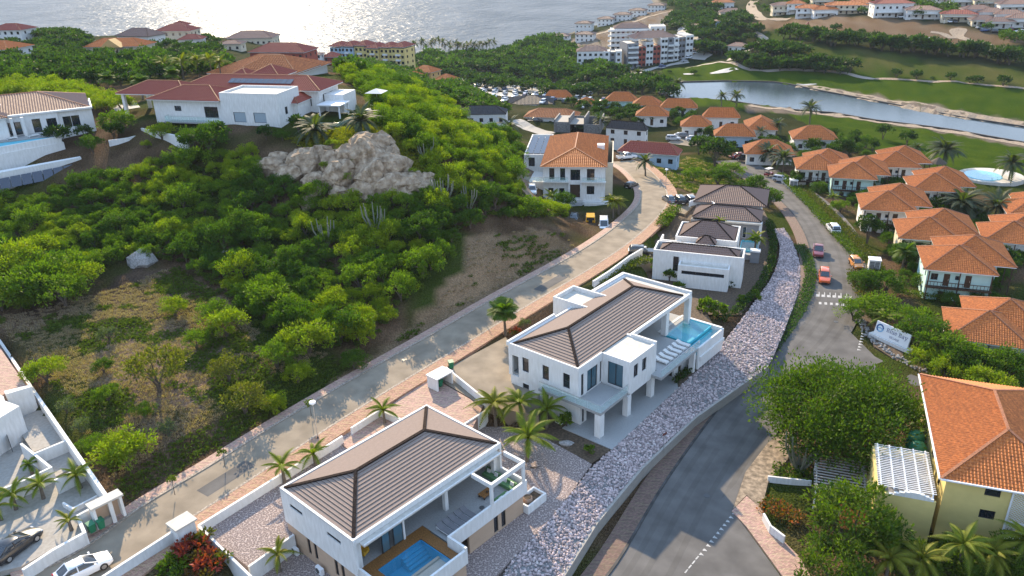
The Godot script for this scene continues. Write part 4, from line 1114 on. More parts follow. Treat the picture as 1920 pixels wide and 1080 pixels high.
	for i in 6:
		lounger(o, 13.2 + i * 1.08, 3.2, 5.6, 0.0, "pale sun lounger, %s of the turquoise pool's row of six from the bay" % ["first", "second", "third", "fourth", "fifth", "sixth"][i], "pale loungers in a row beside the turquoise pool")
	air_unit(loc(o, Vector3(-1.1, 2.1, -1.9)), o.rotation.y - PI / 2, "white air conditioner behind the palms at the columned villa")

func low_wall(called: String, pts: Array, y0: float, y1: float, w: float, label: String, cat := "garden wall", m: Material = null) -> Node3D:
	var o := thing(called, label, cat)
	for i in pts.size() - 1:
		var a: Vector2 = pts[i]; var b: Vector2 = pts[i + 1]
		var d := (b - a).normalized()
		var s := Shape.new()
		slab(s, a, d, Vector2(-d.y, d.x), 0.0 if i == 0 else w * 0.5, a.distance_to(b) + w * 0.5, y0, y1, -w * 0.5, w * 0.5)
		part("wall", s, m if m else M.white_wall, o)
	return o

func garden_walls() -> void:
	low_wall("garden_wall", [Vector2(-30.03, -59.07), Vector2(-24.65, -65.88), Vector2(-19.16, -72.87)], 3.0, 4.9, 0.25, "long white garden wall between the street and the pebble yard")
	low_wall("garden_wall", [Vector2(-18.39, -74.46), Vector2(-15.67, -77.98), Vector2(-12.64, -75.63)], 3.4, 4.9, 0.22, "short white wall corner holding a gravel bed with a small palm")
	low_wall("garden_wall", [Vector2(-30.03, -59.07), Vector2(-23.21, -52.39)], 2.0, 4.9, 0.22, "white wall running down the left of the pebble yard towards the viewer")
	low_wall("garden_wall", [Vector2(-24.11, -54.4), Vector2(-21.11, -58.29)], 2.0, 4.1, 0.22, "white retaining step wall between the pebble yard and the lower gravel")
	low_wall("garden_wall", [Vector2(-8.62, -87.2), Vector2(-3.18, -78.96)], 3.6, 5.0, 0.22, "white wall running from the bin store towards the palms")
	low_wall("garden_wall", [Vector2(-5.99, -75.48), Vector2(-3.39, -78.4)], 2.0, 4.2, 0.22, "white wall piece between the brick forecourt and the gravel bed")
	low_wall("garden_wall", [Vector2(-31.21, -58.31), Vector2(-35.57, -52.29), Vector2(-37.54, -49.3)], 3.0, 5.6, 0.25, "tall white wall between the street and the flowering shrub at the bottom")
	low_wall("kerb_wall", [Vector2(12.76, -114.01), Vector2(15.74, -117.85), Vector2(19.91, -123.95), Vector2(23.3, -128.12)], 3.0, 4.3, 0.3, "white planter wall along the street behind the columned villa")
	var o := thing("bin_store", "small white bin store with flat roof on the forecourt", "bin store", Vector3(-9.16, 4.05, -84.43), deg_to_rad(47))
	var s := Shape.new()
	s.span(-1.3, -1.1, 0, 1.6, -0.9, 0.9); s.span(1.1, 1.3, 0, 1.6, -0.9, 0.9); s.span(-1.1, 1.1, 0, 1.6, -0.9, -0.7)
	part("wall", s, M.white_wall, o)
	s = Shape.new(); s.span(-1.4, 1.4, 1.6, 1.75, -1.0, 1.0); part("roof", s, M.white_wall, o)
	bin(loc(o, Vector3(-0.3, 0, 0.2)), deg_to_rad(47), "green wheelie bin inside the white bin store", M.plastic_green)
	bin(Vector3(-8.07, 4.05, -88.41), deg_to_rad(20), "dark green wheelie bin behind the bin store by the driveway", M.plastic_green)
	o = thing("gate_pier", "white gate pier with a slab cap at the pebble yard corner", "gate pier", Vector3(-30.7, 4.3, -57.84), deg_to_rad(50))
	s = Shape.new(); s.span(-1.0, 0.75, -2.2, 2.1, -0.75, 0.6); part("shaft", s, M.white_wall, o)
	s = Shape.new(); s.span(-1.2, 0.95, 2.1, 2.25, -0.95, 0.8); part("cap", s, M.pale_roof, o)

func bx(to: Node3D, called: String, m: Material, x0: float, x1: float, y0: float, y1: float, z0: float, z1: float) -> MeshInstance3D:
	var s := Shape.new()
	s.span(x0, x1, y0, y1, z0, z1)
	return part(called, s, m, to)

func block(o: Node3D, x0: float, x1: float, z0: float, z1: float, y0: float, y1: float, m: Material, front := [], right := [], left := [], back := []) -> void:
	wall(o, Vector2(x0, z1), Vector2(x1, z1), y0, y1, m, front)
	wall(o, Vector2(x1, z1 - 0.25), Vector2(x1, z0), y0, y1, m, right)
	wall(o, Vector2(x1 - 0.25, z0), Vector2(x0, z0), y0, y1, m, back)
	wall(o, Vector2(x0, z0 + 0.25), Vector2(x0, z1 - 0.25), y0, y1, m, left)

func village_house(fl: Vector2, eave: float, turn: float, wall_m: String, label: String, fine := true, base := 1e9, mirror := false) -> Node3D:
	var y0 := gy(fl.x, fl.y) if base > 1e8 else base
	var o := thing("village_house", label, "house", Vector3(fl.x, y0, fl.y), deg_to_rad(turn), "orange-roofed village houses")
	var e := eave - y0
	var m: Material = M[wall_m]
	var two := e > 4.6
	var f := []; var l := []
	var g := 0.15
	if two:
		g = e - 2.9
		f = [[2.4, 3.3, g, g + 2.1, "d"], [4.0, 4.7, g + 1.2, g + 1.9, "w"], [5.4, 6.3, g, g + 2.1, "d"], [7.2, 8.2, 0.2, 2.2, "w", 2], [0.6, 1.6, g + 0.9, g + 2.0, "w", 2], [2.0, 3.0, 0.2, 2.2, "d"], [4.2, 5.2, 0.9, 2.1, "w", 2]]
		l = [[1.2, 2.0, g + 0.9, g + 2.0, "w"], [4.0, 5.0, g + 0.9, g + 2.0, "w", 2], [6.4, 7.2, g + 0.9, g + 2.0, "w"], [2.4, 3.4, 0.8, 2.0, "w", 2], [5.6, 6.4, 0.8, 2.0, "w"]]
	else:
		f = [[0.9, 2.4, 0.9, 2.0, "w", 2], [3.9, 4.6, 1.5, 2.1, "w"], [5.6, 6.5, g, g + 2.1, "d"], [7.2, 7.9, 1.5, 2.1, "w"]]
		l = [[1.6, 2.1, 0.6, 2.2, "w"], [4.6, 5.6, 0.9, 2.1, "w", 2], [7.2, 7.7, 0.6, 2.2, "w"]]
	block(o, 0.7, 9.7, -9.4, -1.0, 0, e, m, f, [[2, 3, 0.9, 2.1, "w", 2]], l)
	block(o, 3.6, 12.2, -13.6, -9.42, 0, e, m, [], [[1, 2, 0.9, 2.1, "w", 2], [5, 6, g, g + 2.1, "d"]], [[1, 2, 0.9, 2.0, "w", 2]])
	var t := 0.3 if fine else 0.5
	var c := 0.36 if fine else 0.6
	hip(o, 0.0, 10.3, -10.1, 0.0, e, 2.55, "orange", t, c)
	hip(o, 2.6, 13.4, -14.6, -3.6, e + 0.2, 2.85, "orange", t, c)
	for x in [0.9, 5.2, 9.6]: bx(o, "porch_post", M.dark_wood, x - 0.08, x + 0.08, 0, e - 0.15, -0.45, -0.29)
	for z in [-4.2, -8.0]: bx(o, "porch_post", M.dark_wood, 12.9, 13.06, 0, e, z, z + 0.16)
	if two:
		bx(o, "balcony", M.dark_wood, 0.7, 9.9, g - 0.2, g - 0.02, -0.98, -0.2)
		bx(o, "balcony_rail", M.dark_wood, 0.7, 9.9, g + 0.85, g + 0.95, -0.28, -0.2)
		for k in 19:
			bx(o, "baluster", M.dark_wood, 0.75 + k * 0.5, 0.81 + k * 0.5, g - 0.02, g + 0.85, -0.27, -0.21)
	return o

func small_house(bl: Vector2, fr: Vector2, turn: float, eave: float, base: float, rise: float, look: String, wall_m: String, label: String, called := "house", group := "", over := 0.6, tile := 0.55) -> Node3D:
	var b := Basis(Vector3.UP, deg_to_rad(turn))
	var d := b.inverse() * Vector3(fr.x - bl.x, 0, fr.y - bl.y)
	var w := absf(d.x); var dep := absf(d.z)
	if called == "village_house":
		var back := b * Vector3(0, 0, -dep * 0.3)
		bl += Vector2(back.x, back.z); dep *= 1.42; rise *= 1.15
	var o := thing(called, label, "house", Vector3(bl.x, base, bl.y), deg_to_rad(turn), group)
	var e := eave - base
	var m: Material = M[wall_m]
	var storeys := maxi(1, int(e / 3.0 + 0.3))
	var fw := []; var rw := []; var lw := []
	for s in storeys:
		var y: float = s * e / storeys
		var n := maxi(2, int(w / 3.2))
		for k in n:
			var x := (w - over * 2) * (k + 0.5) / n
			if k == n / 2 and s == 0: fw.append([x - 0.5, x + 0.5, 0.05, 2.15, "d"])
			else: fw.append([x - 0.6, x + 0.6, y + 0.9, y + 2.15, "w", 2])
		var q := maxi(1, int(dep / 4.0))
		for k in q:
			var x := (dep - over * 2) * (k + 0.5) / q
			rw.append([x - 0.55, x + 0.55, y + 0.9, y + 2.1, "w", 2]); lw.append([x - 0.55, x + 0.55, y + 0.9, y + 2.1, "w", 2])
	block(o, over, w - over, over, dep - over, -2.0, e, m, fw, rw, lw)
	hip(o, 0, w, 0, dep, e, rise, look, tile, tile * 1.2)
	return o

func make_village() -> void:
	village_house(Vector2(64.24, -113.17), 5.0, -19.3, "teal_wall", "village house with teal wall and palm behind the white transformer box", true, -1.0)
	village_house(Vector2(58.27, -94.1), 3.2, -23.7, "white_wall", "low village house behind the blue and white entrance sign", true, 0.0)
	village_house(Vector2(68.86, -147.6), 3.0, -17.1, "white_wall", "village house with a round dark tree before its white wall", true, -2.8)
	village_house(Vector2(67.7, -129.11), 4.0, -18.3, "cream_wall", "village house half hidden behind a bushy palm at its cream corner", true, -1.9)
	village_house(Vector2(85.96, -162.34), 1.8, -15, "white_wall", "village house in front of the oval swimming pool", true, -3.6)
	village_house(Vector2(73.63, -175.95), 1.0, -18, "teal_wall", "pale teal village house beside the parked golf cart", true, -4.8)
	village_house(Vector2(88.28, -184.78), 0.6, -12, "white_wall", "village house nearest the golf lawn with a balcony side", true, -5.2)
	village_house(Vector2(69.49, -185.89), 0.2, -14, "white_wall", "village house behind the pair of silvery palms by the road", false, -4.6)
	village_house(Vector2(85.21, -133.16), 1.4, -22, "white_wall", "village house at the right edge left of a dark round tree", true, -2.6)
	village_house(Vector2(98.73, -148.33), 0.6, -20, "white_wall", "village house at the right edge beyond the silver palm", false, -3.4)
	var n := "orange-roofed village houses"
	small_house(Vector2(84.42, -235.01), Vector2(95.52, -225.7), -12, -3, -6.6, 2.7, "orange", "white_wall", "lone orange-roofed house right below the tall lagoon palm", "village_house", n)
	small_house(Vector2(65.92, -218.61), Vector2(77.27, -209.2), -12, -2.5, -5.6, 2.6, "orange", "white_wall", "orange-roofed house with palms just before the black parked van", "village_house", n)
	small_house(Vector2(63.44, -241.89), Vector2(74.2, -234.33), -12, -3.5, -7, 2.6, "orange", "blue_wall", "orange-roofed house with pale blue wall above the parked cars", "village_house", n)
	small_house(Vector2(77.13, -257.14), Vector2(84.66, -246.33), -12, -4.5, -8, 2.6, "orange", "white_wall", "orange-roofed house half behind a fan palm by the lagoon", "village_house", n)
	small_house(Vector2(67.11, -272.29), Vector2(78.52, -266.49), -12, -5, -8.6, 2.6, "orange", "white_wall", "orange-roofed house close to the left lagoon palms", "village_house", n)
	small_house(Vector2(57, -259.83), Vector2(65.59, -252.52), -12, -4.5, -8, 2.5, "orange", "white_wall", "orange-roofed house left of the blue-walled one", "village_house", n)
	small_house(Vector2(45.54, -279.69), Vector2(55.54, -272.18), -12, -5, -8.3, 2.4, "orange", "white_wall", "orange-roofed house above the white villa with grey window", "village_house", n)
	small_house(Vector2(48.66, -307.34), Vector2(58.16, -299.86), -12, -7, -10.4, 2.5, "orange", "teal_wall", "orange-roofed house with teal wall in the far cluster", "village_house", n)
	small_house(Vector2(40.2, -323.82), Vector2(51.6, -316.64), -12, -8.5, -12.4, 2.7, "orange", "teal_wall", "rearmost orange-roofed house of the cluster with two storeys", "village_house", n)
	small_house(Vector2(57.77, -299.92), Vector2(70.31, -293.22), -12, -7, -10.4, 2.6, "orange", "white_wall", "orange-roofed house beside the lagoon's left end", "village_house", n)
	small_house(Vector2(28.49, -320.63), Vector2(34.55, -313.35), -12, -8.6, -11.6, 1.8, "orange", "cream_wall", "smallest orange roof left of the far cluster", "village_house", n)
	small_house(Vector2(16.72, -346.32), Vector2(27.57, -341.08), -10, -11, -14.5, 2.4, "orange", "white_wall", "orange-roofed house beside the car park trees", "village_house", n)
	small_house(Vector2(7.89, -282.04), Vector2(23.72, -268.55), -14, -4, -7.4, 2.2, "orange", "white_wall", "wide orange-roofed house left of the building shell", "house")
	small_house(Vector2(30.81, -210.14), Vector2(43.57, -198.74), -22, 1, -2.4, 2.3, "red", "blue_wall", "red-roofed house with blue side wall behind the street bend", "house")
	small_house(Vector2(1.25, -337.28), Vector2(19.11, -321.2), -2, -9.5, -13.4, 2.2, "dark", "white_wall", "dark-roofed house below the car park", "house", "", 0.3)
	small_house(Vector2(-35.74, -341.31), Vector2(-11.22, -295.65), -52, -4.5, -9.5, 3.0, "dark", "white_wall", "long dark roof running down behind the green hill", "house", "", 0.3)
	var o := small_house(Vector2(-15.65, -262.95), Vector2(-0.23, -254.16), -5, 1.2, -5.6, 2.0, "dark", "white_wall", "white villa with dark roof and big grey window behind the hill", "villa", "", 0.15)
	o = small_house(Vector2(30.35, -236.6), Vector2(42.62, -233.58), -26, .5, -4.6, 2.0, "dark", "white_wall", "white villa with dark roof left of the orange cluster", "villa", "", 0.15)
	shell_house()
	house_o()
	house_c()
	yellow_house()
	compound_house()
	hill_villa()
	pool_villa()
	entrance_sign()

func shell_house() -> void:
	var o := thing("building_shell", "grey unfinished concrete building shell between the orange roofs", "building", Vector3(23.25, -6, -256.96), deg_to_rad(-14))
	for k in [[-8, -7.6], [-3.2, -2.8], [1.8, 2.2], [6.8, 7.2]]:
		bx(o, "cross_wall", M.mid_grey, k[0], k[1], 0, 5.4 - absf(k[0]) * 0.15, -9, 1)
	bx(o, "back_wall", M.mid_grey, -7.6, 7.0, 0, 3.4, -9.3, -9.0)
	bx(o, "front_wall", M.mid_grey, -7.6, -3.2, 0, 3.2, 0.6, 0.9)
	bx(o, "front_wall", M.mid_grey, 2.2, 6.8, 0, 2.9, 0.6, 0.9)
	bx(o, "floor_slab", M.concrete, -2.8, 1.8, 2.6, 2.85, -8.8, 0.6)
	bx(o, "roof_slab", M.concrete, -7.6, -3.2, 3.21, 3.45, -8.8, 0.8)
	for k in 5:
		bx(o, "prop", M.dark_metal, -7.0 + k * 3.2, -6.92 + k * 3.2, 0, 2.6, 1.6, 1.68)

func house_o() -> void:
	var o := thing("orange_roof_villa", "white two-storey villa with bright orange roof and dark double door", "villa", Vector3(7.24, 0, -162.27), deg_to_rad(-7.7))
	var W: Material = M.white_wall
	block(o, 0, 13, -26, 0, 1.0, 9.5, W, [[1.3, 2.4, 6.75, 9.1, "w"], [3.6, 4.65, 6.55, 9.1, "w"], [5.75, 7.8, 6.55, 8.85, "w", 2], [9.2, 10.8, 6.5, 9.0, "w", 2], [5.7, 7.8, 2.75, 5.6, "d"], [3.4, 4.5, 3.0, 4.8, "w"], [9.2, 10.8, 3.5, 5.3, "w", 2], [1.1, 2.2, 3.1, 4.8, "w"]], [[3, 4, 6.5, 8.5, "w"], [8, 9.5, 6.5, 8.5, "w", 2], [15, 16, 6.5, 8.5, "w"]], [[4, 5, 6.5, 8.6, "w"], [20, 22, 6.5, 8.6, "w", 2]])
	bx(o, "balcony", W, 0.0, 5.4, 6.2, 6.45, 0.01, 0.9)
	bx(o, "balcony", W, 8.2, 13.2, 6.2, 6.45, 0.01, 0.9)
	rail(o, [Vector2(0.05, 0.1), Vector2(0.05, 0.85), Vector2(5.35, 0.85)], 6.45, 0.9)
	rail(o, [Vector2(8.25, 0.85), Vector2(13.15, 0.85)], 6.45, 0.9)
	bx(o, "door_surround", W, 5.3, 5.65, 2.5, 6.2, 0.01, 0.5)
	bx(o, "door_surround", W, 7.85, 8.2, 2.5, 6.2, 0.01, 0.5)
	for k in 4: bx(o, "step", M.tile_floor, 5.2, 8.4, 2.05 - k * 0.16, 2.2 - k * 0.16, 0.52 + k * 0.4, 0.92 + k * 0.4)
	bx(o, "path", M.tile_floor, 5.3, 8.6, 1.2, 1.62, 2.1, 6.2)
	bx(o, "plinth", W, -0.6, 13.8, 1.0, 2.2, 0.02, 1.0)
	bx(o, "planter_wall", W, 8.8, 15.2, 1.2, 2.3, 2.0, 2.3)
	bx(o, "planter_wall", W, 8.8, 15.2, 0.8, 1.6, 4.4, 4.7)
	block(o, -5.2, -0.01, -30, -11, 1.0, 9.1, W, [[1, 2.4, 6.4, 8.4, "w", 2]], [], [[3, 4.2, 6.4, 8.4, "w"], [9, 10, 6.4, 8.4, "w"], [14, 15.6, 6.4, 8.4, "w", 2]])
	bx(o, "flat_roof", M.pale_roof, -4.95, -0.25, 8.5, 8.7, -29.7, -11.3)
	for i in 3:
		for j in 7:
			var s := Shape.new()
			s.box(Vector3(-4.1 + i * 1.5, 8.9, -14.0 - j * 2.2), Vector3(1.4, 0.05, 2.1), 0, 0.06)
			part("solar_panel", s, M.panel_solar, o)
	bx(o, "terrace", W, -6.6, -0.3, 1.5, 5.2, -18, -3.0)
	rail(o, [Vector2(-6.5, -18), Vector2(-6.5, -3.1), Vector2(-0.4, -3.1)], 5.2, 1.0)
	block(o, 13.02, 14.6, -24, -5, 1.0, 9.0, M.cream_wall, [], [[6, 7, 4, 6, "w"]])
	bx(o, "chimney_box", W, 11.0, 12.6, 9.6, 10.9, -14.3, -12.4)
	var q := [Vector3(-0.55, 9.5, 0.55), Vector3(13.4, 9.5, 0.55), Vector3(13.4, 9.5, -26.5), Vector3(-0.55, 9.5, -26.5)]
	var ra := Vector3(6.4, 11.9, -6.0); var rb := Vector3(6.4, 11.9, -20.0)
	var r := bx(o, "roof", M.frame_white, -0.5, 13.35, 9.35, 9.485, -26.45, 0.5)
	var t := Shape.new()
	for k in [[q[0], q[1], ra, ra], [q[1], q[2], rb, ra], [q[2], q[3], rb, rb], [q[3], q[0], ra, rb]]:
		tile_plane(t, k[0], k[1], k[2], k[3], 0.42, 0.5, 0.11, 0.05)
	part("roof_tiles", t, M.orange_tile, r).set_meta("kind", "stuff")
	ridge(r, [[ra, rb], [q[0], ra], [q[1], ra], [q[2], rb], [q[3], rb]], M.orange_ridge, 0.13)

func house_c() -> void:
	var W: Material = M.white_wall
	var turn := deg_to_rad(-19.9)
	var o := thing("modern_villa", "flat-fronted white villa with a long slit window facing the viewer", "villa", Vector3(23.4, 0, -121.22), turn)
	block(o, 0, 14.3, -4.4, 0, -1.5, 6.0, W, [[3.3, 4.2, 3.0, 5.6, "w"]], [[1, 2.5, 2.6, 4.6, "w", 2]])
	block(o, 4.4, 12.4, 0.01, 2.1, 1.1, 5.05, W, [[0.6, 7.3, 3.55, 4.15, "w", 3]])
	bx(o, "box_roof", M.pale_roof, 4.65, 12.15, 4.6, 4.75, 0.26, 1.85)
	block(o, 5.6, 12.2, 0.01, 1.0, -1.5, 1.08, M.mid_grey, [[4.8, 5.6, -0.6, 0.9, "w"]])
	for k in [[0.0, 14.3, -0.25, 0.0], [0.0, 14.3, -4.4, -4.15], [0.0, 0.25, -4.15, -0.25], [14.05, 14.3, -4.15, -0.25]]:
		bx(o, "parapet", W, k[0], k[1], 6.005, 6.45, k[2], k[3])
	hip(o, 0.9, 13.5, -3.95, -0.45, 6.1, 0.95, "brown", 0.34, 0.4)
	bx(o, "side_wall", W, 14.31, 16.2, -1.6, 0.9, -1.6, -1.3)
	for i in 3: air_unit(loc(o, Vector3(6.2 + i * 1.25, -1.3, 1.35)), turn, "white air conditioner under the slit-window box, %s from the left" % ["first", "second", "third"][i])
	o = thing("modern_villa", "white villa with brown pyramid roof between its two neighbours", "villa", Vector3(23.4, 0, -121.22), turn)
	block(o, 2.5, 12.7, -14.8, -7.0, -1.0, 6.1, W, [[1, 2.6, 2.8, 5.0, "w", 2], [6, 8.4, 2.8, 5.0, "w", 3]], [[2, 4, 2.8, 5.0, "w", 2]], [[2, 3, 3.4, 5.2, "w"]])
	for k in [[2.5, 12.7, -7.25, -7.0], [2.5, 12.7, -14.8, -14.55], [2.5, 2.75, -14.55, -7.25], [12.45, 12.7, -14.55, -7.25]]:
		bx(o, "parapet", W, k[0], k[1], 6.105, 6.5, k[2], k[3])
	hip(o, 3.0, 12.2, -14.3, -7.5, 6.2, 2.1, "brown", 0.34, 0.4)
	hip(o, 6.2, 9.4, -7.45, -4.9, 6.25, 1.1, "brown", 0.34, 0.4)
	for k in [[0.3, 3.6], [4.2, 8.4], [8.9, 12.9]]:
		bx(o, "terrace_wall", W, k[0], k[1], 5.2, 5.9, -6.6 + k[0] * 0.12, -6.35 + k[0] * 0.12)
	bx(o, "terrace_wall", W, 0.0, 0.3, 2.0, 5.9, -9.0, -4.8)
	bx(o, "garden_pier", M.grey_wall, 14.9, 16.4, -1.5, 3.2, -12.4, -11.4)
	bx(o, "pier_planter", W, 14.8, 16.5, 3.2, 3.5, -12.5, -11.3)
	bx(o, "terrace_floor", M.tile_floor, 12.71, 16.0, -1.0, 2.15, -19.5, -12.6)
	pool(o, 13.0, 15.6, -18.8, -14.0, 2.4, 1.0)
	o = thing("modern_villa", "white and grey villa with two brown hipped roofs beside the curving road", "villa", Vector3(23.4, 0, -121.22), turn)
	block(o, 3.4, 15.6, -28.5, -20.6, -1.5, 5.0, M.grey_wall, [[7.2, 7.9, 2.2, 4.4, "p"], [9.4, 10.1, 2.2, 4.4, "p"], [1.2, 3, 2.4, 4.4, "w", 2]], [[2, 4, 1.8, 4.2, "w", 2]])
	bx(o, "flat_roof", M.pale_roof, 9.6, 15.9, 5.005, 5.3, -24.6, -20.2)
	bx(o, "corner_pier", W, 15.61, 16.1, -1.5, 5.3, -21.6, -20.5)
	hip(o, 3.6, 15.9, -27.6, -20.8 + 0.0, 5.42, 1.5, "brown", 0.36, 0.42)
	block(o, 3.4, 15.4, -38, -28.52, -2.0, 6.0, W, [[1, 3, 3, 5, "w", 2]], [[2, 4.4, 3, 5.2, "w", 2]], [[2, 3.5, 3, 5, "w", 2]])
	hip(o, 2.9, 16.4, -38.4, -27.4, 6.25, 2.0, "brown", 0.36, 0.42)
	for i in 8:
		var a := PI * (0.5 + i / 8.0); var b := PI * (0.5 + (i + 1) / 8.0)
		var s := Shape.new()
		s.bar(Vector3(4.6 + 2.6 * sin(a) * 0.9, 5.9, -26.4 + 2.0 * cos(a)), Vector3(4.6 + 2.6 * sin(b) * 0.9, 5.9, -26.4 + 2.0 * cos(b)), 0.2, 1.1)
		part("curved_parapet", s, W, o)

func yellow_house() -> void:
	var o := thing("yellow_building", "yellow two-storey building with terracotta tiled roof in the lower right corner", "building", Vector3(39.2, 7.5, -59.36) * Vector3(1, 0, 1), deg_to_rad(90 - 20.5 + 0.0))
	var Y: Material = M.yellow_wall
	var s: Shape
	block(o, 0.5, 19.0, 0.6, 11.0, 0.0, 7.4, Y, [[1.5, 3.5, 4.6, 5.6, "w", 3], [1.5, 3.5, 1.2, 2.4, "w", 3], [5.5, 7.5, 4.6, 5.8, "w", 3]], [[2, 4, 4.5, 5.8, "w", 2]], [[3.0, 4.3, 3.6, 4.6, "w", 2], [7.0, 8.6, 3.6, 4.6, "w", 2], [3, 4.3, 6.2, 7.0, "w"]], [[4, 5.5, 4.4, 5.6, "w", 2], [10, 11.5, 4.4, 5.6, "w", 2], [15, 16, 4.4, 5.6, "w"]])
	var q := [Vector3(0.0, 7.5, 0.0), Vector3(19.8, 7.5, 0.0), Vector3(19.8, 7.5, 12.0), Vector3(0.0, 7.5, 12.0)]
	var r := bx(o, "roof", M.frame_white, 0.05, 19.75, 7.3, 7.485, 0.05, 11.9)
	var ra := Vector3(6.2, 10.1, 6.0); var rb := Vector3(13.6, 10.1, 6.0)
	var t := Shape.new()
	for k in [[q[3], q[2], rb, ra], [q[2], q[1], rb, rb], [q[1], q[0], ra, rb], [q[0], q[3], ra, ra]]:
		tile_plane(t, k[0], k[1], k[2], k[3], 0.3, 0.36, 0.085, 0.05)
	part("roof_tiles", t, M.orange_tile, r).set_meta("kind", "stuff")
	ridge(r, [[ra, rb], [q[0], ra], [q[3], ra], [q[1], rb], [q[2], rb]], M.orange_ridge, 0.14)
	s = Shape.new()
	s.bar(Vector3(-0.05, 7.52, -0.1), Vector3(19.8, 7.52, -0.1), 0.16, 0.14); s.bar(Vector3(-0.1, 7.52, 0.0), Vector3(-0.1, 7.52, 11.9), 0.16, 0.14)
	part("gutter", s, M.frame_white, r)
	block(o, -1.3, 6.4, -5.3, -0.2, 0.0, 4.8, Y, [], [], [[0.9, 2.0, 1.6, 2.4, "p", 2]])
	for k in [[-1.3, -1.05, -5.3, -0.2], [6.15, 6.4, -5.3, -0.2], [-1.05, 6.15, -5.3, -5.05]]:
		bx(o, "parapet", Y, k[0], k[1], 4.805, 5.7, k[2], k[3])
	for k in 9:  
		var a := PI * k / 9.0
		bx(o, "parapet_curve", M.white_wall, -1.32, -1.03, 5.705, 5.76 + sin(a) * 0.6, -4.2 + k * 0.42, -3.79 + k * 0.42)
	bx(o, "terrace_floor", M.mid_grey, -1.04, 6.1, 4.81, 4.9, -5.0, -0.3)
	for k in [[-0.9, -4.9], [6.0, -4.9], [-0.9, -0.5], [6.0, -0.5], [2.6, -4.9], [2.6, -0.5]]:
		bx(o, "pergola_post", M.frame_white, k[0] - 0.07, k[0] + 0.07, 4.9, 6.1, k[1] - 0.07, k[1] + 0.07)
	for z in [-4.9, -3.8, -2.7, -1.6, -0.5]: bx(o, "pergola_beam", M.frame_white, -0.95, 6.2, 6.1, 6.26, z - 0.06, z + 0.06)
	for k in 24: bx(o, "pergola_slat", M.frame_white, -0.9 + k * 0.295, -0.83 + k * 0.295, 6.265, 6.3, -5.2, -0.2)
	bx(o, "lattice_frame", M.frame_white, 0.36, 0.47, 0.3, 7.2, 6.0, 6.15)
	bx(o, "lattice_frame", M.frame_white, 0.36, 0.47, 0.3, 7.2, 9.4, 9.55)
	bx(o, "lattice_frame", M.frame_white, 0.36, 0.47, 3.7, 3.85, 6.15, 9.4)
	var lat := Shape.new()
	for k in 26:
		var z0 := 6.15 + (k - 12) * 0.27
		for d in [1.0, -1.0]:
			var a := Vector3(0.42, 0.3, z0 if d > 0 else 15.55 - z0)
			for half in 2:
				var y0 := 0.3 + half * 3.55
				var p := Vector3(0.42, y0, a.z); var e := Vector3(0.42, y0 + 3.4, a.z + d * 3.4)
				var lo := minf(p.z, e.z); var hi := maxf(p.z, e.z)
				if hi < 6.2 or lo > 9.35: continue
				var f0 := clampf((6.15 - p.z) / (e.z - p.z), 0, 1); var f1 := clampf((9.4 - p.z) / (e.z - p.z), 0, 1)
				lat.bar(p.lerp(e, minf(f0, f1)), p.lerp(e, maxf(f0, f1)), 0.035, 0.035)
	part("lattice", lat, M.frame_white, o).set_meta("kind", "stuff")
	var pg := thing("pergola", "brown slatted pergola between the cactus and the yellow building", "pergola", loc(o, Vector3(4.4, 0.2, -8.0)), o.rotation.y)
	for k in [[-2.9, -2.3], [2.9, -2.3], [-2.9, 2.3], [2.9, 2.3]]: bx(pg, "post", M.frame_white, k[0] - 0.07, k[0] + 0.07, 0, 2.5, k[1] - 0.07, k[1] + 0.07)
	for z in [-2.3, 2.3]: bx(pg, "beam", M.concrete, -3.1, 3.1, 2.5, 2.66, z - 0.07, z + 0.07)
	for k in 13: bx(pg, "slat", M.concrete, -3.0 + k * 0.48, -2.86 + k * 0.48, 2.665, 2.75, -2.55, 2.55)
	var pr := thing("porch_roof", "small steep terracotta tiled porch roof beside the hedge", "roof", loc(o, Vector3(0.0, 0.2, -6.7)), o.rotation.y)
	t = Shape.new()
	tile_plane(t, Vector3(-1.7, 0.8, 1.1), Vector3(-1.7, 0.8, -1.3), Vector3(1.4, 2.2, -1.3), Vector3(1.4, 2.2, 1.1), 0.3, 0.36, 0.085, 0.05)
	part("tiles", t, M.orange_tile, pr).set_meta("kind", "stuff")
	for k in [[-1.5, 0.8, -1.1], [-1.5, 0.8, 0.9], [1.3, 2.1, -1.1], [1.3, 2.1, 0.9]]: bx(pr, "post", M.concrete, k[0] - 0.1, k[0] + 0.1, 0, k[1], k[2] - 0.1, k[2] + 0.1)
	for i in 3:
		var c := thing("water_tank", "green plastic water tank against the yellow building, %s along the wall" % ["nearest the pergola", "middle one", "farthest from the viewer"][i], "water tank", loc(o, Vector3(7.6 + i * 2.1, 0, -0.5)), 0, "green water tanks in a row")
		s = Shape.new()
		s.tube([Vector3(0, 2.6, 0), Vector3(0, 4.4, 0), Vector3(0, 4.75, 0), Vector3(0, 4.9, 0)], [0.85, 0.85, 0.6, 0.25], 16)
		part("body", s, M.plastic_green, c, 0.5)
		for k in 4: s = Shape.new(); s.tube([Vector3(0, 2.9 + k * 0.4, 0), Vector3(0, 3.0 + k * 0.4, 0)], [0.89, 0.89], 16); part("band", s, M.plastic_green, c)
		s = Shape.new(); s.tube([Vector3(0, 0, 0), Vector3(0, 2.6, 0)], [0.7, 0.7], 8); part("stand", s, M.yellow_wall, c)
	low_wall("garden_wall", [Vector2(26.94, -69.28), Vector2(28.86, -68.82), Vector2(31.17, -68.26)], -0.5, 0.65, 0.2, "pale low wall between the cactus lawn and the flowering hedge")
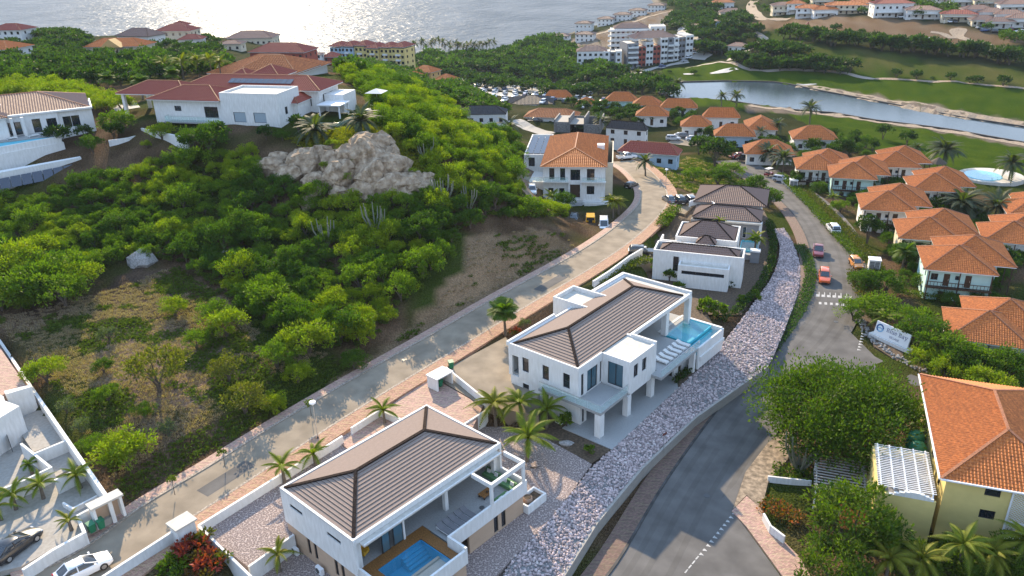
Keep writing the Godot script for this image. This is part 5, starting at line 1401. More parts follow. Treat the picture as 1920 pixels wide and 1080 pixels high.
	low_wall("garden_wall", [Vector2(24.55, -62.99), Vector2(24.68, -61.19), Vector2(25.52, -59.72)], -0.5, 1.0, 0.2, "short curved white wall end below the flowering hedge")
	low_wall("garden_wall", [Vector2(39.11, -72.67), Vector2(42.41, -71.12)], 0, 2.4, 0.25, "yellow garden wall with a pale top by the water tanks", "garden wall", M.yellow_wall)

func compound_house() -> void:
	low_wall("boundary_wall", [Vector2(-68.66, -94.58), Vector2(-56.92, -81.23), Vector2(-47.55, -70.63), Vector2(-38.56, -60.46)], 4.0, 7.2, 0.35, "long white boundary wall climbing the scrub plot at the left")
	var o := thing("terrace_house", "white terraced house cut by the left edge with a pinkish flat roof", "house")
	var s: Shape
	s = Shape.new(); s.prism(PackedVector2Array([Vector2(-73, -95.87), Vector2(-66.41, -90.92), Vector2(-56.41, -79.62), Vector2(-57.74, -77.84), Vector2(-60.36, -72.41)]), 5.0, 8.6); part("flat_roof", s, M.pink_paving, o)
	s = Shape.new(); s.prism(PackedVector2Array([Vector2(-57.81, -77.83), Vector2(-55.46, -79.08), Vector2(-55.08, -78.59), Vector2(-57.16, -77.12)]), 5.0, 8.95); part("wall", s, M.white_wall, o)
	s = Shape.new(); s.prism(PackedVector2Array([Vector2(-76.88, -88.02), Vector2(-56.89, -76.29), Vector2(-56.24, -75.36), Vector2(-53.93, -74.14), Vector2(-57.09, -65.68)]), 5.0, 9.2); part("upper_wall", s, M.white_wall, o)
	s = Shape.new(); s.prism(PackedVector2Array([Vector2(-56.65, -76.09), Vector2(-54.99, -78.74), Vector2(-48.87, -72.31), Vector2(-51.2, -70.2)]), 5.1, 5.9); part("terrace", s, M.concrete, o)
	s = Shape.new(); s.prism(PackedVector2Array([Vector2(-49.76, -69.19), Vector2(-47.94, -71.17), Vector2(-45.5, -68.25), Vector2(-47.02, -66.03)]), 5.1, 5.6); part("terrace", s, M.concrete, o)
	for k in [[0.35, 0.7], [0.7, 1.15]]:
		s = Shape.new(); s.bar(Vector3(-55.65, 6.2, -73.16), Vector3(-53.98, 6.2, -71.02), 0.06, 1.6); part("window", s, M.pane_dark, o)
		break
	air_unit(Vector3(-57.24, 6.2, -78.44), deg_to_rad(-40), "white air conditioner on the terrace below the pinkish flat roof")
	low_wall("garden_wall", [Vector2(-49.84, -68.39), Vector2(-47.53, -70.72)], 4.5, 7.0, 0.25, "upper white cross wall between two left terraces")
	low_wall("garden_wall", [Vector2(-45.5, -63.95), Vector2(-44, -65.83)], 4.5, 6.9, 0.25, "lower white cross wall above the sunken green bed")
	low_wall("garden_wall", [Vector2(-50.8, -62.09), Vector2(-48.57, -64.09), Vector2(-46.96, -66.06), Vector2(-52.26, -70.33)], 4.5, 6.9, 0.25, "white terrace wall behind the row of small palms")
	low_wall("garden_wall", [Vector2(-41.21, -59.25), Vector2(-39.93, -60.77)], 4.5, 6.3, 0.25, "white gate wall left of the two green bins")
	low_wall("garden_wall", [Vector2(-41.28, -59.5), Vector2(-39.68, -57.41), Vector2(-41.42, -55.29), Vector2(-42.78, -53.02)], 4.5, 5.9, 0.3, "white kerb wall round the planter beside the dark car")
	low_wall("garden_wall", [Vector2(-43.99, -61.99), Vector2(-42.61, -61.08), Vector2(-41.18, -62.82)], 4.5, 5.7, 0.2, "low pale wall edging the sunken bed near the gate")
	o = thing("gate_pier", "white gate pier with a flat roof beside two green bins", "gate pier", Vector3(-38.86, 4.8, -60.31), deg_to_rad(47))
	s = Shape.new(); s.span(-1.5, 1.5, 2.3, 2.5, -0.6, 0.65); part("roof", s, M.pale_roof, o)
	s = Shape.new(); s.span(-1.35, -1.1, 0, 2.3, -0.5, 0.5); s.span(1.1, 1.35, 0, 2.3, -0.5, 0.5); part("pier", s, M.white_wall, o)
	s = Shape.new(); s.span(-1.1, 1.1, 0, 2.0, -0.45, -0.25); part("back_panel", s, M.tan_wall, o)
	bin(Vector3(-39.76, 4.8, -58.66), deg_to_rad(50), "left green wheelie bin beside the roofed gate pier", M.plastic_green)
	bin(Vector3(-39.13, 4.8, -59.14), deg_to_rad(50), "right green wheelie bin touching the roofed gate pier", M.plastic_green)

func hill_villa() -> void:
	var o := thing("hill_villa", "large white hilltop villa with red roofs and a box-shaped tower", "villa", Vector3(-54.4, 0, -152.9), deg_to_rad(-15.3))
	var W: Material = M.white_wall
	block(o, 0, 12.2, -8.2, 0, 19.0, 28.3, W, [[2.4, 5.0, 22.8, 24.7, "c"], [6.7, 9.3, 22.8, 24.7, "c"]], [[2, 3, 24, 25.4, "w"]])
	bx(o, "base_band", W, -0.3, 12.5, 21.6, 21.9, -8, 0.3)
	bx(o, "flat_roof", M.pale_roof, 0.25, 11.95, 27.7, 27.9, -7.95, -0.25)
	block(o, -15.6, -0.02, -9, -0.8, 18.5, 26.6, W, [[4.6, 6.1, 24.4, 25.4, "w", 2], [11.2, 14.2, 23.2, 25.4, "w", 3], [4.4, 6.9, 20.2, 21.8, "w", 4]], [], [[2, 3, 23.5, 25.2, "w"]])
	bx(o, "balcony", M.tile_floor, -12.6, -0.02, 22.4, 22.7, -0.79, 0.8)
	rail(o, [Vector2(-12.5, -0.7), Vector2(-12.5, 0.7), Vector2(-0.1, 0.7)], 22.7, 1.0)
	hip(o, -16.4, 0.0, -10.5, 0.2, 26.7, 1.9, "red", 0.45, 0.5)
	for k in [[-25.6, -4.8], [-25.6, -12.0], [-17.5, -12.5], [-17.3, -4.6]]: bx(o, "carport_post", W, k[0] - 0.3, k[0] + 0.3, 20, 26.7, k[1] - 0.3, k[1] + 0.3)
	hip(o, -26.8, -10.2, -13.4, -4.0, 26.8, 1.9, "red", 0.45, 0.5)
	block(o, -15, 15.2, -19, -10.4, 19.0, 27.1, W, [[27, 28.5, 24, 26, "w", 2]], [[1.5, 3, 24, 26, "w", 2], [4.5, 6, 24, 26, "w", 2]])
	hip(o, -16, 16.2, -19.6, -9.3, 27.2, 2.0, "red", 0.45, 0.5)
	for k in 11:
		var s := Shape.new()
		s.box(Vector3(-4.6 + k * 1.3, 28.45, -11.9), Vector3(1.2, 0.05, 1.7), 0, 0.36)
		part("solar_panel", s, M.panel_solar, o)
	hip(o, 9.6, 13.6, -12.6, -4.8, 25.6, 1.2, "red", 0.45, 0.5)
	bx(o, "link_wall", W, 12.21, 13.2, 20, 25.5, -12.0, -5.4)
	bx(o, "side_block", W, 15.4, 19.5, 20, 26.0, -18, -12.2)
	block(o, -5, 0.8, -26, -20, 22, 27.8, W)
	hip(o, -6.2, 1.6, -27.4, -19.6, 27.9, 2.0, "red", 0.45, 0.5)
	hip(o, -11.5, -6.4, -26, -20.4, 27.6, 1.4, "red", 0.45, 0.5)
	bx(o, "patio", W, 12.5, 22.5, 21.2, 21.5, -17.0, -3.0)
	pool(o, 13.0, 18.4, -16.6, -12.6, 21.9, 0.6)
	rail(o, [Vector2(13.0, -3.1), Vector2(22.4, -3.1), Vector2(22.4, -12)], 21.5, 1.0)
	for k in [[16.2, -8.2], [20.4, -8.2], [16.2, -12.0], [20.4, -12.0]]: bx(o, "pergola_post", M.frame_white, k[0] - 0.12, k[0] + 0.12, 21.5, 24.6, k[1] - 0.12, k[1] + 0.12)
	bx(o, "pergola_roof", M.frame_white, 15.9, 20.8, 24.6, 24.85, -12.4, -7.8)
	for k in [[14, -3.6], [18, -3.6], [22, -3.6]]: bx(o, "patio_column", W, k[0] - 0.2, k[0] + 0.2, 17.5, 21.2, k[1] - 0.2, k[1] + 0.2)
	var um := thing("canvas_shade", "pale square canvas shade standing on the hilltop villa's far terrace", "sunshade", loc(o, Vector3(23.0, 21.9, -20.5)), 0.3)
	var s := Shape.new()
	s.bar(Vector3(0, 0, 0), Vector3(0, 3.2, 0), 0.1); part("pole", s, M.metal, um)
	s = Shape.new(); s.tube([Vector3(0, 3.2, 0), Vector3(0, 3.9, 0)], [2.6, 0.1], 4); part("canopy", s, M.cushion_white, um)
	bx(o, "far_terrace", W, 19.6, 25.0, 19, 21.9, -23, -18)
	low_wall("garden_wall", [Vector2(-75.65, -149.71), Vector2(-72.66, -151.45), Vector2(-71.42, -153.9)], 18.2, 20.6, 0.3, "white curved garden wall below the flowering tree on the hill")
	low_wall("garden_wall", [Vector2(-71.34, -154.99), Vector2(-66.21, -151.2), Vector2(-59.12, -145.63)], 18.5, 21.6, 0.3, "white ramp wall leading down from the hilltop carport")

func pool_villa() -> void:
	var o := thing("pool_villa", "white villa with a long terrace pool and tan tiled roof at the left edge", "villa", Vector3(-88.92, 0, -152.64), deg_to_rad(27.75))
	var W: Material = M.white_wall
	block(o, -9, 2.9, -12, 0.4, 19.0, 25.4, W, [[1.5, 5.5, 22.0, 24.4, "w", 2], [7.4, 8.8, 22.0, 24.6, "w"], [9.8, 11.5, 22.0, 24.4, "w", 2]], [])
	block(o, 2.92, 8.9, -10, 0.0, 19.0, 25.4, W, [[0.6, 3.6, 22.2, 24.4, "p", 2]], [[2, 3.5, 22, 24.4, "w"]])
	bx(o, "roof_edge", W, -9.2, 9.1, 25.42, 25.75, -0.1, 0.6)
	bx(o, "roof_edge", W, 8.8, 9.1, 25.42, 25.75, -10, -0.11)
	hip(o, -24, 8.6, -17, -0.2, 25.6, 2.6, "pink", 0.45, 0.5)
	hip(o, -16, -5.2, -6.0, 3.2, 25.8, 1.4, "pink", 0.45, 0.5)
	bx(o, "front_wing", W, -15.5, -5.6, 19, 25.7, 0.42, 2.8)
	bx(o, "chimney", W, -7.6, -6.2, 25.7, 27.2, -5.6, -4.2)
	for x in [-8.6, -4.8, -3.0]: bx(o, "veranda_post", W, x - 0.25, x + 0.25, 21.9, 25.4, 1.4, 1.9)
	bx(o, "terrace", M.tile_floor, -14, 2.4, 19, 21.9, 0.42, 4.4)
	var s := Shape.new()
	s.prism(PackedVector2Array([Vector2(-20, 4.42), Vector2(2.6, 4.42), Vector2(2.9, 5.4), Vector2(-20, 13.4)]), 17.0, 20.6)
	part("pool_wall", s, W, o)
	s = Shape.new()
	s.prism(PackedVector2Array([Vector2(-20, 4.6), Vector2(1.2, 4.6), Vector2(1.9, 5.0), Vector2(-20, 11.8)]), 20.62, 21.7)
	part("pool_basin", s, M.pool_tile, o)
	s = Shape.new()
	s.bar(Vector3(2.6, 21.2, 5.2), Vector3(-20, 21.2, 12.6), 0.4, 1.2)
	part("pool_edge", s, W, o)
	s = Shape.new()
	s.prism(PackedVector2Array([Vector2(5.0, 9.6), Vector2(5.2, 10.6), Vector2(-20, 17.6), Vector2(-20, 15.4)]), 15.0, 18.5)
	part("lower_wall", s, W, o)
	var a := Vector3(3.6, 17.6, 11.6); var b := Vector3(-20, 17.6, 18.6)
	for k in 14:
		s = Shape.new()
		var p := a.lerp(b, (k + 0.04) / 14.0); var q := a.lerp(b, (k + 0.96) / 14.0)
		s.hexa([p + Vector3(0, -1.6, 1.3), q + Vector3(0, -1.6, 1.3), q + Vector3(0, -1.55, 1.35), p + Vector3(0, -1.55, 1.35), p, q, q + Vector3(0, 0.06, 0.05), p + Vector3(0, 0.06, 0.05)])
		part("glass_roof_pane", s, M.panel_solar, o)
	for i in 2:
		lounger(o, -5.4 + i * 3.6, 3.3, 21.9, PI / 2 + 0.4, ["pale lounger left of two by the hillside pool", "pale lounger right of two by the hillside pool"][i], "pale loungers on the hillside terrace")

func text(to: Node3D, words: String, called: String, size: float, m: Material, at: Vector3, tilt := 0.0, font := "Droid Serif", slant := false) -> void:
	var t := TextMesh.new()
	t.text = words
	var f := SystemFont.new()
	f.font_names = PackedStringArray([font]); f.font_italic = slant
	t.font = f; t.font_size = 64; t.pixel_size = size / 64.0; t.depth = 0.03
	var o := part(called, t, m, to)
	o.position = at; o.rotation.z = tilt

func entrance_sign() -> void:
	var a: Vector3 = Vector3(51.94, 0.4, -100.93); var b: Vector3 = Vector3(54.55, 0.4, -96.15)
	var d := (b - a); d.y = 0
	var o := thing("entrance_sign", "white slanted entrance sign reading Blue Bay Village with a blue ring emblem", "sign", Vector3((a.x + b.x) / 2, 0.25, (a.z + b.z) / 2), atan2(-d.z, d.x))
	var w := d.length()
	bx(o, "plinth", M.white_wall, -w / 2 - 0.5, w / 2 + 0.5, -0.3, 0.35, -0.5, 0.5)
	var s := Shape.new()
	s.box(Vector3(0, 1.35, -0.1), Vector3(w, 2.0, 0.22), 0, -0.22)
	part("panel", s, M.white_paint, o)
	var face := Node3D.new(); face.name = "lettering"; o.add_child(face)
	face.position = Vector3(0, 1.35, -0.1) + Basis(Vector3.RIGHT, -0.22) * Vector3(0, 0, 0.12); face.rotation.x = -0.22
	mat("sign_ink", lin(0.10, 0.11, 0.2), 0.6); mat("sign_blue", lin(0.02, 0.10, 0.26), 0.5); mat("sign_pale", lin(0.25, 0.45, 0.62), 0.5)
	text(face, "Blue Bay", "letters", 0.8, M.sign_ink, Vector3(0.7, 0.3, 0.0), 0, "Droid Serif", true)
	text(face, "VILLAGE", "letters", 0.42, M.sign_ink, Vector3(0.5, -0.5, 0.0), 0, "Droid Sans")
	for k in 12:
		var u := TAU * k / 12.0; var v := TAU * (k + 0.95) / 12.0
		s = Shape.new()
		s.bar(Vector3(-w / 2 + 0.75 + 0.5 * cos(u), 0.15 + 0.5 * sin(u), 0.02), Vector3(-w / 2 + 0.75 + 0.5 * cos(v), 0.15 + 0.5 * sin(v), 0.02), 0.04, 0.2)
		part("emblem", s, M.sign_blue if k < 8 else M.sign_pale, face)
	s = Shape.new()
	s.bar(Vector3(-w / 2 + 0.4, 0.1, 0.02), Vector3(-w / 2 + 0.8, 0.2, 0.02), 0.04, 0.16); s.bar(Vector3(-w / 2 + 0.8, 0.2, 0.02), Vector3(-w / 2 + 1.15, 0.05, 0.02), 0.04, 0.14)
	part("emblem", s, M.sign_pale, face)

func fh(c: Vector2, turn: float, w: float, d: float, e: float, rise: float, look: String, wall_m: String, label: String, called := "house", group := "houses in the distance") -> Node3D:
	var b := Basis(Vector3.UP, deg_to_rad(turn))
	var base := 1e9
	for k in [[-0.5, -0.5], [0.5, -0.5], [0.5, 0.5], [-0.5, 0.5]]:
		var p: Vector3 = Vector3(c.x, 0, c.y) + b * Vector3(k[0] * w, 0, k[1] * d)
		base = minf(base, gy(p.x, p.z))
	base = lerpf(base, gy(c.x, c.y), 0.6)
	var bl := Vector3(c.x, 0, c.y) + b * Vector3(-w / 2, 0, -d / 2)
	var fr := Vector3(c.x, 0, c.y) + b * Vector3(w / 2, 0, d / 2)
	return small_house(Vector2(bl.x, bl.z), Vector2(fr.x, fr.z), turn, base + e, base, rise, look, wall_m, label, called, group, 0.7, 0.8)

func flat_block(o: Node3D, x0: float, x1: float, z0: float, z1: float, y0: float, y1: float, m: Material, floors: int, bays: int) -> void:
	var f := []; var r := []
	var h := (y1 - y0) / floors
	for k in floors:
		for i in bays:
			var x := (x1 - x0) * (i + 0.5) / bays
			f.append([x - 0.8, x + 0.8, y0 + k * h + 0.8, y0 + k * h + 2.3, "w", 2])
		for i in maxi(1, bays - 1):
			var x := (z1 - z0) * (i + 0.5) / maxi(1, bays - 1)
			r.append([x - 0.7, x + 0.7, y0 + k * h + 0.8, y0 + k * h + 2.3, "w", 2])
	block(o, x0, x1, z0, z1, y0, y1, m, f, r)
	bx(o, "flat_roof", M.pale_roof, x0 + 0.25, x1 - 0.25, y1 - 0.5, y1 - 0.3, z0 + 0.25, z1 - 0.25)

func make_far() -> void:
	var far := Vector2.ZERO
	fh(Vector2(-226.4, -385.5), -8, 17, 12, 5.6, 2.4, "red", "white_wall", "white house with dark red roof before the sea, far left")
	fh(Vector2(-471.9, -844.9), 10, 12, 9, 4.6, 2.2, "red", "white_wall", "small dark-roofed house on the shore ridge right of the far left white one")
	fh(Vector2(-198.8, -328), -12, 18, 14, 3.2, 2.6, "orange", "white_wall", "orange roof cut by the left edge among the far trees")
	var o := fh(Vector2(-162.5, -350.3), -6, 26, 13, 3.2, 2.8, "orange", "cream_wall", "wide orange roof with a yellow gable among the far trees")
	var s := Shape.new()
	s.hexa([Vector3(9, 3.2, 10), Vector3(18, 3.2, 10), Vector3(18, 3.2, 15), Vector3(9, 3.2, 15), Vector3(13.4, 6.4, 10), Vector3(13.6, 6.4, 10), Vector3(13.6, 6.4, 15), Vector3(13.4, 6.4, 15)])
	part("gable", s, M.ochre_wall, o)
	fh(Vector2(-170.1, -390), -22, 20, 12, 4.5, 3.0, "brown", "white_wall", "grey-roofed house behind the wide orange roof")
	o = fh(Vector2(-161.6, -413.4), -8, 19, 12, 6.2, 2.6, "red", "cream_wall", "red-roofed two-storey house on the ridge before the sea")
	hip(o, 4, 12, -4, 4, 8.0, 1.8, "red", 0.8, 0.9)
	fh(Vector2(-150.7, -400.7), 5, 12, 9, 3.2, 2.0, "red", "white_wall", "lower red-roofed annex beside the ridge house")
	fh(Vector2(-136.7, -451.9), -4, 26, 14, 4.0, 3.0, "pink", "cream_wall", "wide brownish roof standing alone before the sea")
	fh(Vector2(-130.3, -395.9), -4, 12, 8, 3.4, 1.2, "pink", "cream_wall", "cream flat house below the wide brownish roof")
	o = thing("orange_roof_building", "big pale building under a wide orange roof behind the hilltop villa", "building", Vector3(-54.4, 8.0, -152.9), deg_to_rad(-15.3))
	block(o, -34.5, -11.5, -66.5, -49.5, 2, 15.4, M.white_wall, [[2, 4, 11, 13.5, "w", 2], [8, 10, 11, 13.5, "w", 2], [16, 18, 11, 13.5, "w", 2]], [[3, 5, 11, 13.5, "w", 2], [9, 11, 11, 13.5, "w", 2]])
	hip(o, -36, -10.5, -67.5, -48, 15.5, 3.4, "orange", 0.7, 0.8)
	hip(o, -28, -10.3, -61, -47.5, 15.9, 3.4, "orange", 0.7, 0.8)
	o = fh(Vector2(-93.9, -349.9), -14, 26, 14, 6.4, 3.0, "red", "red_wall", "dark red house with red hipped roof beyond the big orange roof")
	fh(Vector2(-83.4, -396.3), -14, 8, 8, 5.4, 2.0, "red", "red_wall", "smaller dark red block with its own pyramid roof")
	o = fh(Vector2(-88.7, -392), -14, 4.5, 6, 5.2, 0.3, "pink", "white_wall", "white link block between the two dark red houses")
	fh(Vector2(-149.2, -669.7), -12, 9, 8, 6.0, 2.2, "red", "teal_wall", "pale teal house with red pyramid roof by the sea")
	fh(Vector2(-172.4, -690.8), -12, 10, 8, 6.0, 2.0, "red", "white_wall", "small red-roofed house left of the pale teal one")
	var g := thing("gazebo", "round thatched gazebo behind the hilltop villa", "gazebo", Vector3(-66.0, 14.0, -208.0))
	s = Shape.new(); s.tube([Vector3(0, 3.0, 0), Vector3(0, 4.6, 0), Vector3(0, 5.4, 0)], [3.4, 2.2, 0.2], 14); part("thatch", s, M.thatch, g)
	for k in 6: s = Shape.new(); s.bar(Vector3(2.7 * cos(k * 1.047), 0, 2.7 * sin(k * 1.047)), Vector3(2.7 * cos(k * 1.047), 3.1, 2.7 * sin(k * 1.047)), 0.2); part("post", s, M.dark_wood, g)
	var at: Vector2 = Vector2(-77.7, -475)
	o = thing("apartment_row", "long row of blue and yellow apartments with red roofs on the shore", "apartments", Vector3(at.x, gy(at.x, at.y) - 1.5, at.y), deg_to_rad(-25))
	for k in 6:
		var x0 := -26.0 + k * 8.6
		flat_block(o, x0, x0 + 8.55, -8.0 + (k % 2) * 1.2, 3.0 + (k % 2) * 1.2, 0, 11.5 + (k % 3) * 0.5, M.blue_wall if k < 2 else M.yellow_wall, 4, 3)
		hip(o, x0 - 0.3, x0 + 8.8, -8.4, 4.0 + (k % 2), 12.2 + (k % 3) * 0.5, 2.2, "red", 0.8, 0.9)
		for j in 3: bx(o, "balcony", M.white_wall, x0 + 3.0, x0 + 6.0, 2.8 * (j + 1), 2.8 * (j + 1) + 0.9, 4.25, 5.2)
	o = fh(Vector2(-43.2, -442.1), -30, 14, 11, 6.2, 2.8, "orange", "ochre_wall", "ochre building with orange pyramid roof beside the car park")
	fh(Vector2(-29.3, -401.1), -30, 10, 9, 4.6, 2.4, "orange", "ochre_wall", "lower ochre wing with an orange roof and a white pillar")
	fh(Vector2(-42.4, -377), -30, 8, 9, 4.4, 2.2, "orange", "white_wall", "white-fronted wing left of the ochre building")
	apartments()
	var site := [[1052, 78, 15, 11, 5.5, "left one nearest the sea"], [1098, 76, 15, 11, 5.5, "lowest one with a plain white front"], [1096, 55, 15, 12, 8.0, "tall one with an overhanging roof"], [1137, 44, 15, 12, 6.0, "third up the track"], [1168, 37, 16, 12, 6.0, "fourth up the track"], [1196, 30, 16, 12, 6.0, "fifth up the track"], [1232, 20, 17, 12, 6.0, "topmost by the headland"]]
	for k in site:
		var c := site_at[site.find(k)]
		fh(c, -18, k[2], k[3], k[4], 1.6, "brown", "white_wall", "unfinished white cliff villa under a flat grey roof, " + k[5], "cliff_villa", "unfinished villas along the cliff")
	fh(Vector2(137.2, -482.5), -34, 12, 8, 3.2, 1.8, "pink", "white_wall", "small tan-roofed house alone below the golf green")
	fh(Vector2(131, -549.7), -14, 14, 8, 3.4, 0.6, "pink", "blue_wall", "low pale blue shed beside the far apartments' road")
	fh(Vector2(140.9, -547.4), -20, 12, 8, 3.6, 0.6, "pink", "blue_wall", "second pale blue building among the dark trees")
	fh(Vector2(123.9, -538.3), -14, 10, 6, 2.8, 1.2, "pink", "cream_wall", "low tan roof beside the pale blue shed")
	fh(Vector2(174.5, -667.1), -6, 17, 12, 5.0, 2.6, "orange", "white_wall", "white house with orange roof at the top edge")
	fh(Vector2(167.8, -616), -6, 18, 11, 3.2, 2.4, "pink", "cream_wall", "wide tan roof below the top-edge orange one")
	fh(Vector2(160.4, -643.4), -6, 10, 8, 3.0, 1.8, "pink", "cream_wall", "little tan roof left of the wide tan one")
	var town := [[1465, 27, 14, 9, 6.4, "pink"], [1490, 24, 12, 9, 6.2, "orange"], [1515, 30, 16, 10, 5.6, "orange"], [1545, 30, 15, 9, 4.6, "orange"], [1585, 24, 24, 11, 5.2, "orange"], [1612, 20, 14, 10, 5.0, "orange"], [1668, 30, 22, 12, 7.4, "red"], [1726, 33, 18, 11, 4.6, "pink"], [1795, 38, 18, 11, 3.8, "red"], [1828, 32, 15, 9, 4.8, "pink"], [1855, 34, 14, 9, 3.6, "pink"], [1890, 38, 15, 9, 3.6, "pink"], [1840, 47, 13, 8, 3.2, "pink"], [1872, 50, 14, 8, 3.2, "pink"], [1912, 48, 14, 9, 4.2, "pink"], [1900, 18, 18, 10, 4.0, "pink"], [1858, 12, 20, 10, 4.2, "pink"], [1805, 10, 15, 9, 4.0, "pink"], [1700, 10, 14, 9, 3.6, "pink"], [1620, 6, 15, 9, 4.2, "orange"], [1540, 8, 15, 9, 4.2, "pink"], [1730, 4, 16, 9, 4.0, "orange"], [1775, 3, 14, 9, 4.0, "pink"], [1910, 6, 16, 9, 4.0, "orange"]]
	var says := ["white villa at the bend of the far road", "orange and white villa right of the road bend", "orange-roofed house over a white garden wall", "low orange house in the middle of the top row", "long orange-roofed villa near the brown field", "orange roof pressed against the long villa", "tall white house with red roof over the brown field", "tan-roofed house with two dark windows", "red-brown low house beside parked vehicles", "grey-white house right of the red-brown one", "pale house in the right upper quarter", "pale house near the right edge, second row", "pale shed below the second row", "low building over the vehicle yard", "house at the right edge above the bushes", "tan house high at the right edge", "wide tan roof under the top edge", "small white house near the hilltop track", "tan house behind the tall white house", "orange house at the top edge centre", "tan house at the top edge left of centre", "orange roof touching the top edge", "pale house touching the top edge", "orange house in the top right corner"]
	for i in town.size():
		var k: Array = town[i]
		var o2 := fh(town_at[i], -6 - (i * 7) % 20, k[2], k[3], k[4], 1.8, k[5], "white_wall" if i % 4 else "cream_wall", "far " + says[i], "town_house", "houses of the far town")
		bx(o2, "porch_roof", M.pale_roof, 2, k[2] - 3, 2.6, 2.75, k[3] - 0.69, k[3] + 1.6)
		for x in [2.2, k[2] - 3.3]: bx(o2, "porch_post", M.white_wall, x, x + 0.2, -1.0, 2.6, k[3] + 1.3, k[3] + 1.5)
	s = draped([Vector3(204, 0, -682.3), Vector3(188.6, 0, -638.7), Vector3(176.1, 0, -587.5), Vector3(165.2, 0, -537.4), Vector3(166, 0, -517.9), Vector3(174.4, 0, -508.6)], 7.0, 0.15, 4.0)
	setting("far_road", s, M.sand_path)
	setting("far_road", draped([Vector3(140.7, 0, -618.1), Vector3(130.3, 0, -606.1), Vector3(120.4, 0, -552.4), Vector3(120.4, 0, -522), Vector3(117.1, 0, -510.7), Vector3(110.4, 0, -509.8)], 6.0, 0.15, 4.0), M.concrete)
	setting("far_road", draped([Vector3(108.6, 0, -484.4), Vector3(99.6, 0, -483.6), Vector3(88.5, 0, -478.3), Vector3(76.7, 0, -463.3), Vector3(62.3, 0, -446.6)], 7.0, 0.2, 4.0), M.concrete)
	setting("car_park", draped([Vector3(119.8, 0, -499.1), Vector3(112.9, 0, -496.2), Vector3(108.7, 0, -491.3)], 24.0, 0.2, 4.0), M.concrete)
	setting("golf_path", draped([Vector3(97, 0, -438.5), Vector3(105.7, 0, -422), Vector3(110.9, 0, -410.6), Vector3(116.2, 0, -391.2), Vector3(124.3, 0, -384.1), Vector3(135.5, 0, -380), Vector3(144.3, 0, -376.6), Vector3(152.1, 0, -371.1), Vector3(158.6, 0, -362.9), Vector3(163.5, 0, -357.5)], 2.6, 0.14, 3.0), M.kerb)
	setting("golf_path", draped([Vector3(163.8, 0, -358.2), Vector3(173.3, 0, -348.2), Vector3(183.9, 0, -337.6), Vector3(195.4, 0, -326.1), Vector3(206.4, 0, -315.6)], 2.4, 0.14, 3.0), M.sand_path)
	setting("golf_path", draped([Vector3(150.5, 0, -496), Vector3(151, 0, -484.5), Vector3(150, 0, -472.7), Vector3(142.4, 0, -467.6), Vector3(136.3, 0, -472.3), Vector3(114.4, 0, -416)], 3.2, 0.14, 3.0), M.kerb)
	setting("dirt_track", draped([Vector3(218, 0, -421.9), Vector3(221.9, 0, -418.6), Vector3(223.8, 0, -408.9), Vector3(232.8, 0, -423.7), Vector3(226.2, 0, -408.4), Vector3(228, 0, -396.6), Vector3(231.5, 0, -388.9)], 4.0, 0.14, 3.0), M.sand_path)
	setting("dirt_track", draped([Vector3(57.7, 0, -643.8), Vector3(77.7, 0, -655.1), Vector3(93.5, 0, -679), Vector3(108.6, 0, -692.5), Vector3(129, 0, -708.5), Vector3(145.3, 0, -718)], 6.0, 0.2, 4.0), M.sand_path)
	for k in [[Vector2(105.2, -392.1), 13.0, 4.2], [Vector2(89.2, -395.9), 5.0, 2.6], [Vector2(133.8, -358.9), 9.0, 1.2]]:
		s = Shape.new()
		var c: Vector2 = k[0]
		var ring := []
		for i in 18: ring.append(c + Vector2(cos(TAU * i / 18) * k[1] * 0.5 * (1 + 0.2 * sin(i * 1.9)), sin(TAU * i / 18) * k[2] * 0.8))
		for i in 18:
			var a: Vector2 = ring[i]; var b: Vector2 = ring[(i + 1) % 18]
			s.up(on(c, 0.16), on(a, 0.16), on(b, 0.16), on(b, 0.16))
		setting("sand_bunker", s, M.paint)
	setting("lagoon_bank", draped([Vector3(127.3, 0, -360.1), Vector3(136.4, 0, -347.2), Vector3(144.2, 0, -332.2), Vector3(150.9, 0, -317.3), Vector3(155.3, 0, -308.5), Vector3(162.1, 0, -297.3), Vector3(166.5, 0, -290.4), Vector3(173, 0, -281.1), Vector3(181.1, 0, -269.3)], 9.0, 0.12, 2.5), M.sand_path)
	setting("lagoon_bank", draped([Vector3(95.5, 0, -313.4), Vector3(108.3, 0, -304.3), Vector3(122, 0, -297.3), Vector3(132.1, 0, -283.5), Vector3(145.8, 0, -272), Vector3(157.4, 0, -256.4), Vector3(164.6, 0, -242.6)], 5.0, 0.12, 2.5), M.sand_path)
	for k in lagoon_rim.size():
		s = Shape.new()
		var ra := lagoon_rim[k]; var rb := lagoon_rim[(k + 1) % lagoon_rim.size()]
		s.bar(Vector3(ra.x, -12.1, ra.y), Vector3(rb.x, -12.1, rb.y), 0.7, 0.7)
		setting("lagoon_edge", s, M.asphalt_dark)
	setting("hill_track", draped([Vector3(5.7, 0, -176.7), Vector3(3.4, 0, -167.6), Vector3(3.2, 0, -152.5), Vector3(5.1, 0, -146.6), Vector3(6.5, 0, -143.4)], 2.6, 0.12, 1.5), M.dirt_path)
	setting("car_park", draped([Vector3(-28.1, 0, -483.8), Vector3(-8.8, 0, -469.4), Vector3(14.5, 0, -429.9), Vector3(37.2, 0, -413.1)], 46.0, 0.25, 5.0), M.concrete)
	setting("car_park", draped([Vector3(-11.7, 0, -399.9), Vector3(2.7, 0, -381.6), Vector3(12.5, 0, -370.5)], 18.0, 0.28, 5.0), M.concrete)
	setting("side_street", draped([Vector3(2.1, 0, -271.1), Vector3(6.1, 0, -264.9), Vector3(10.6, 0, -259.1), Vector3(13.6, 0, -255.3)], 6.0, 0.12, 2.0), M.concrete)
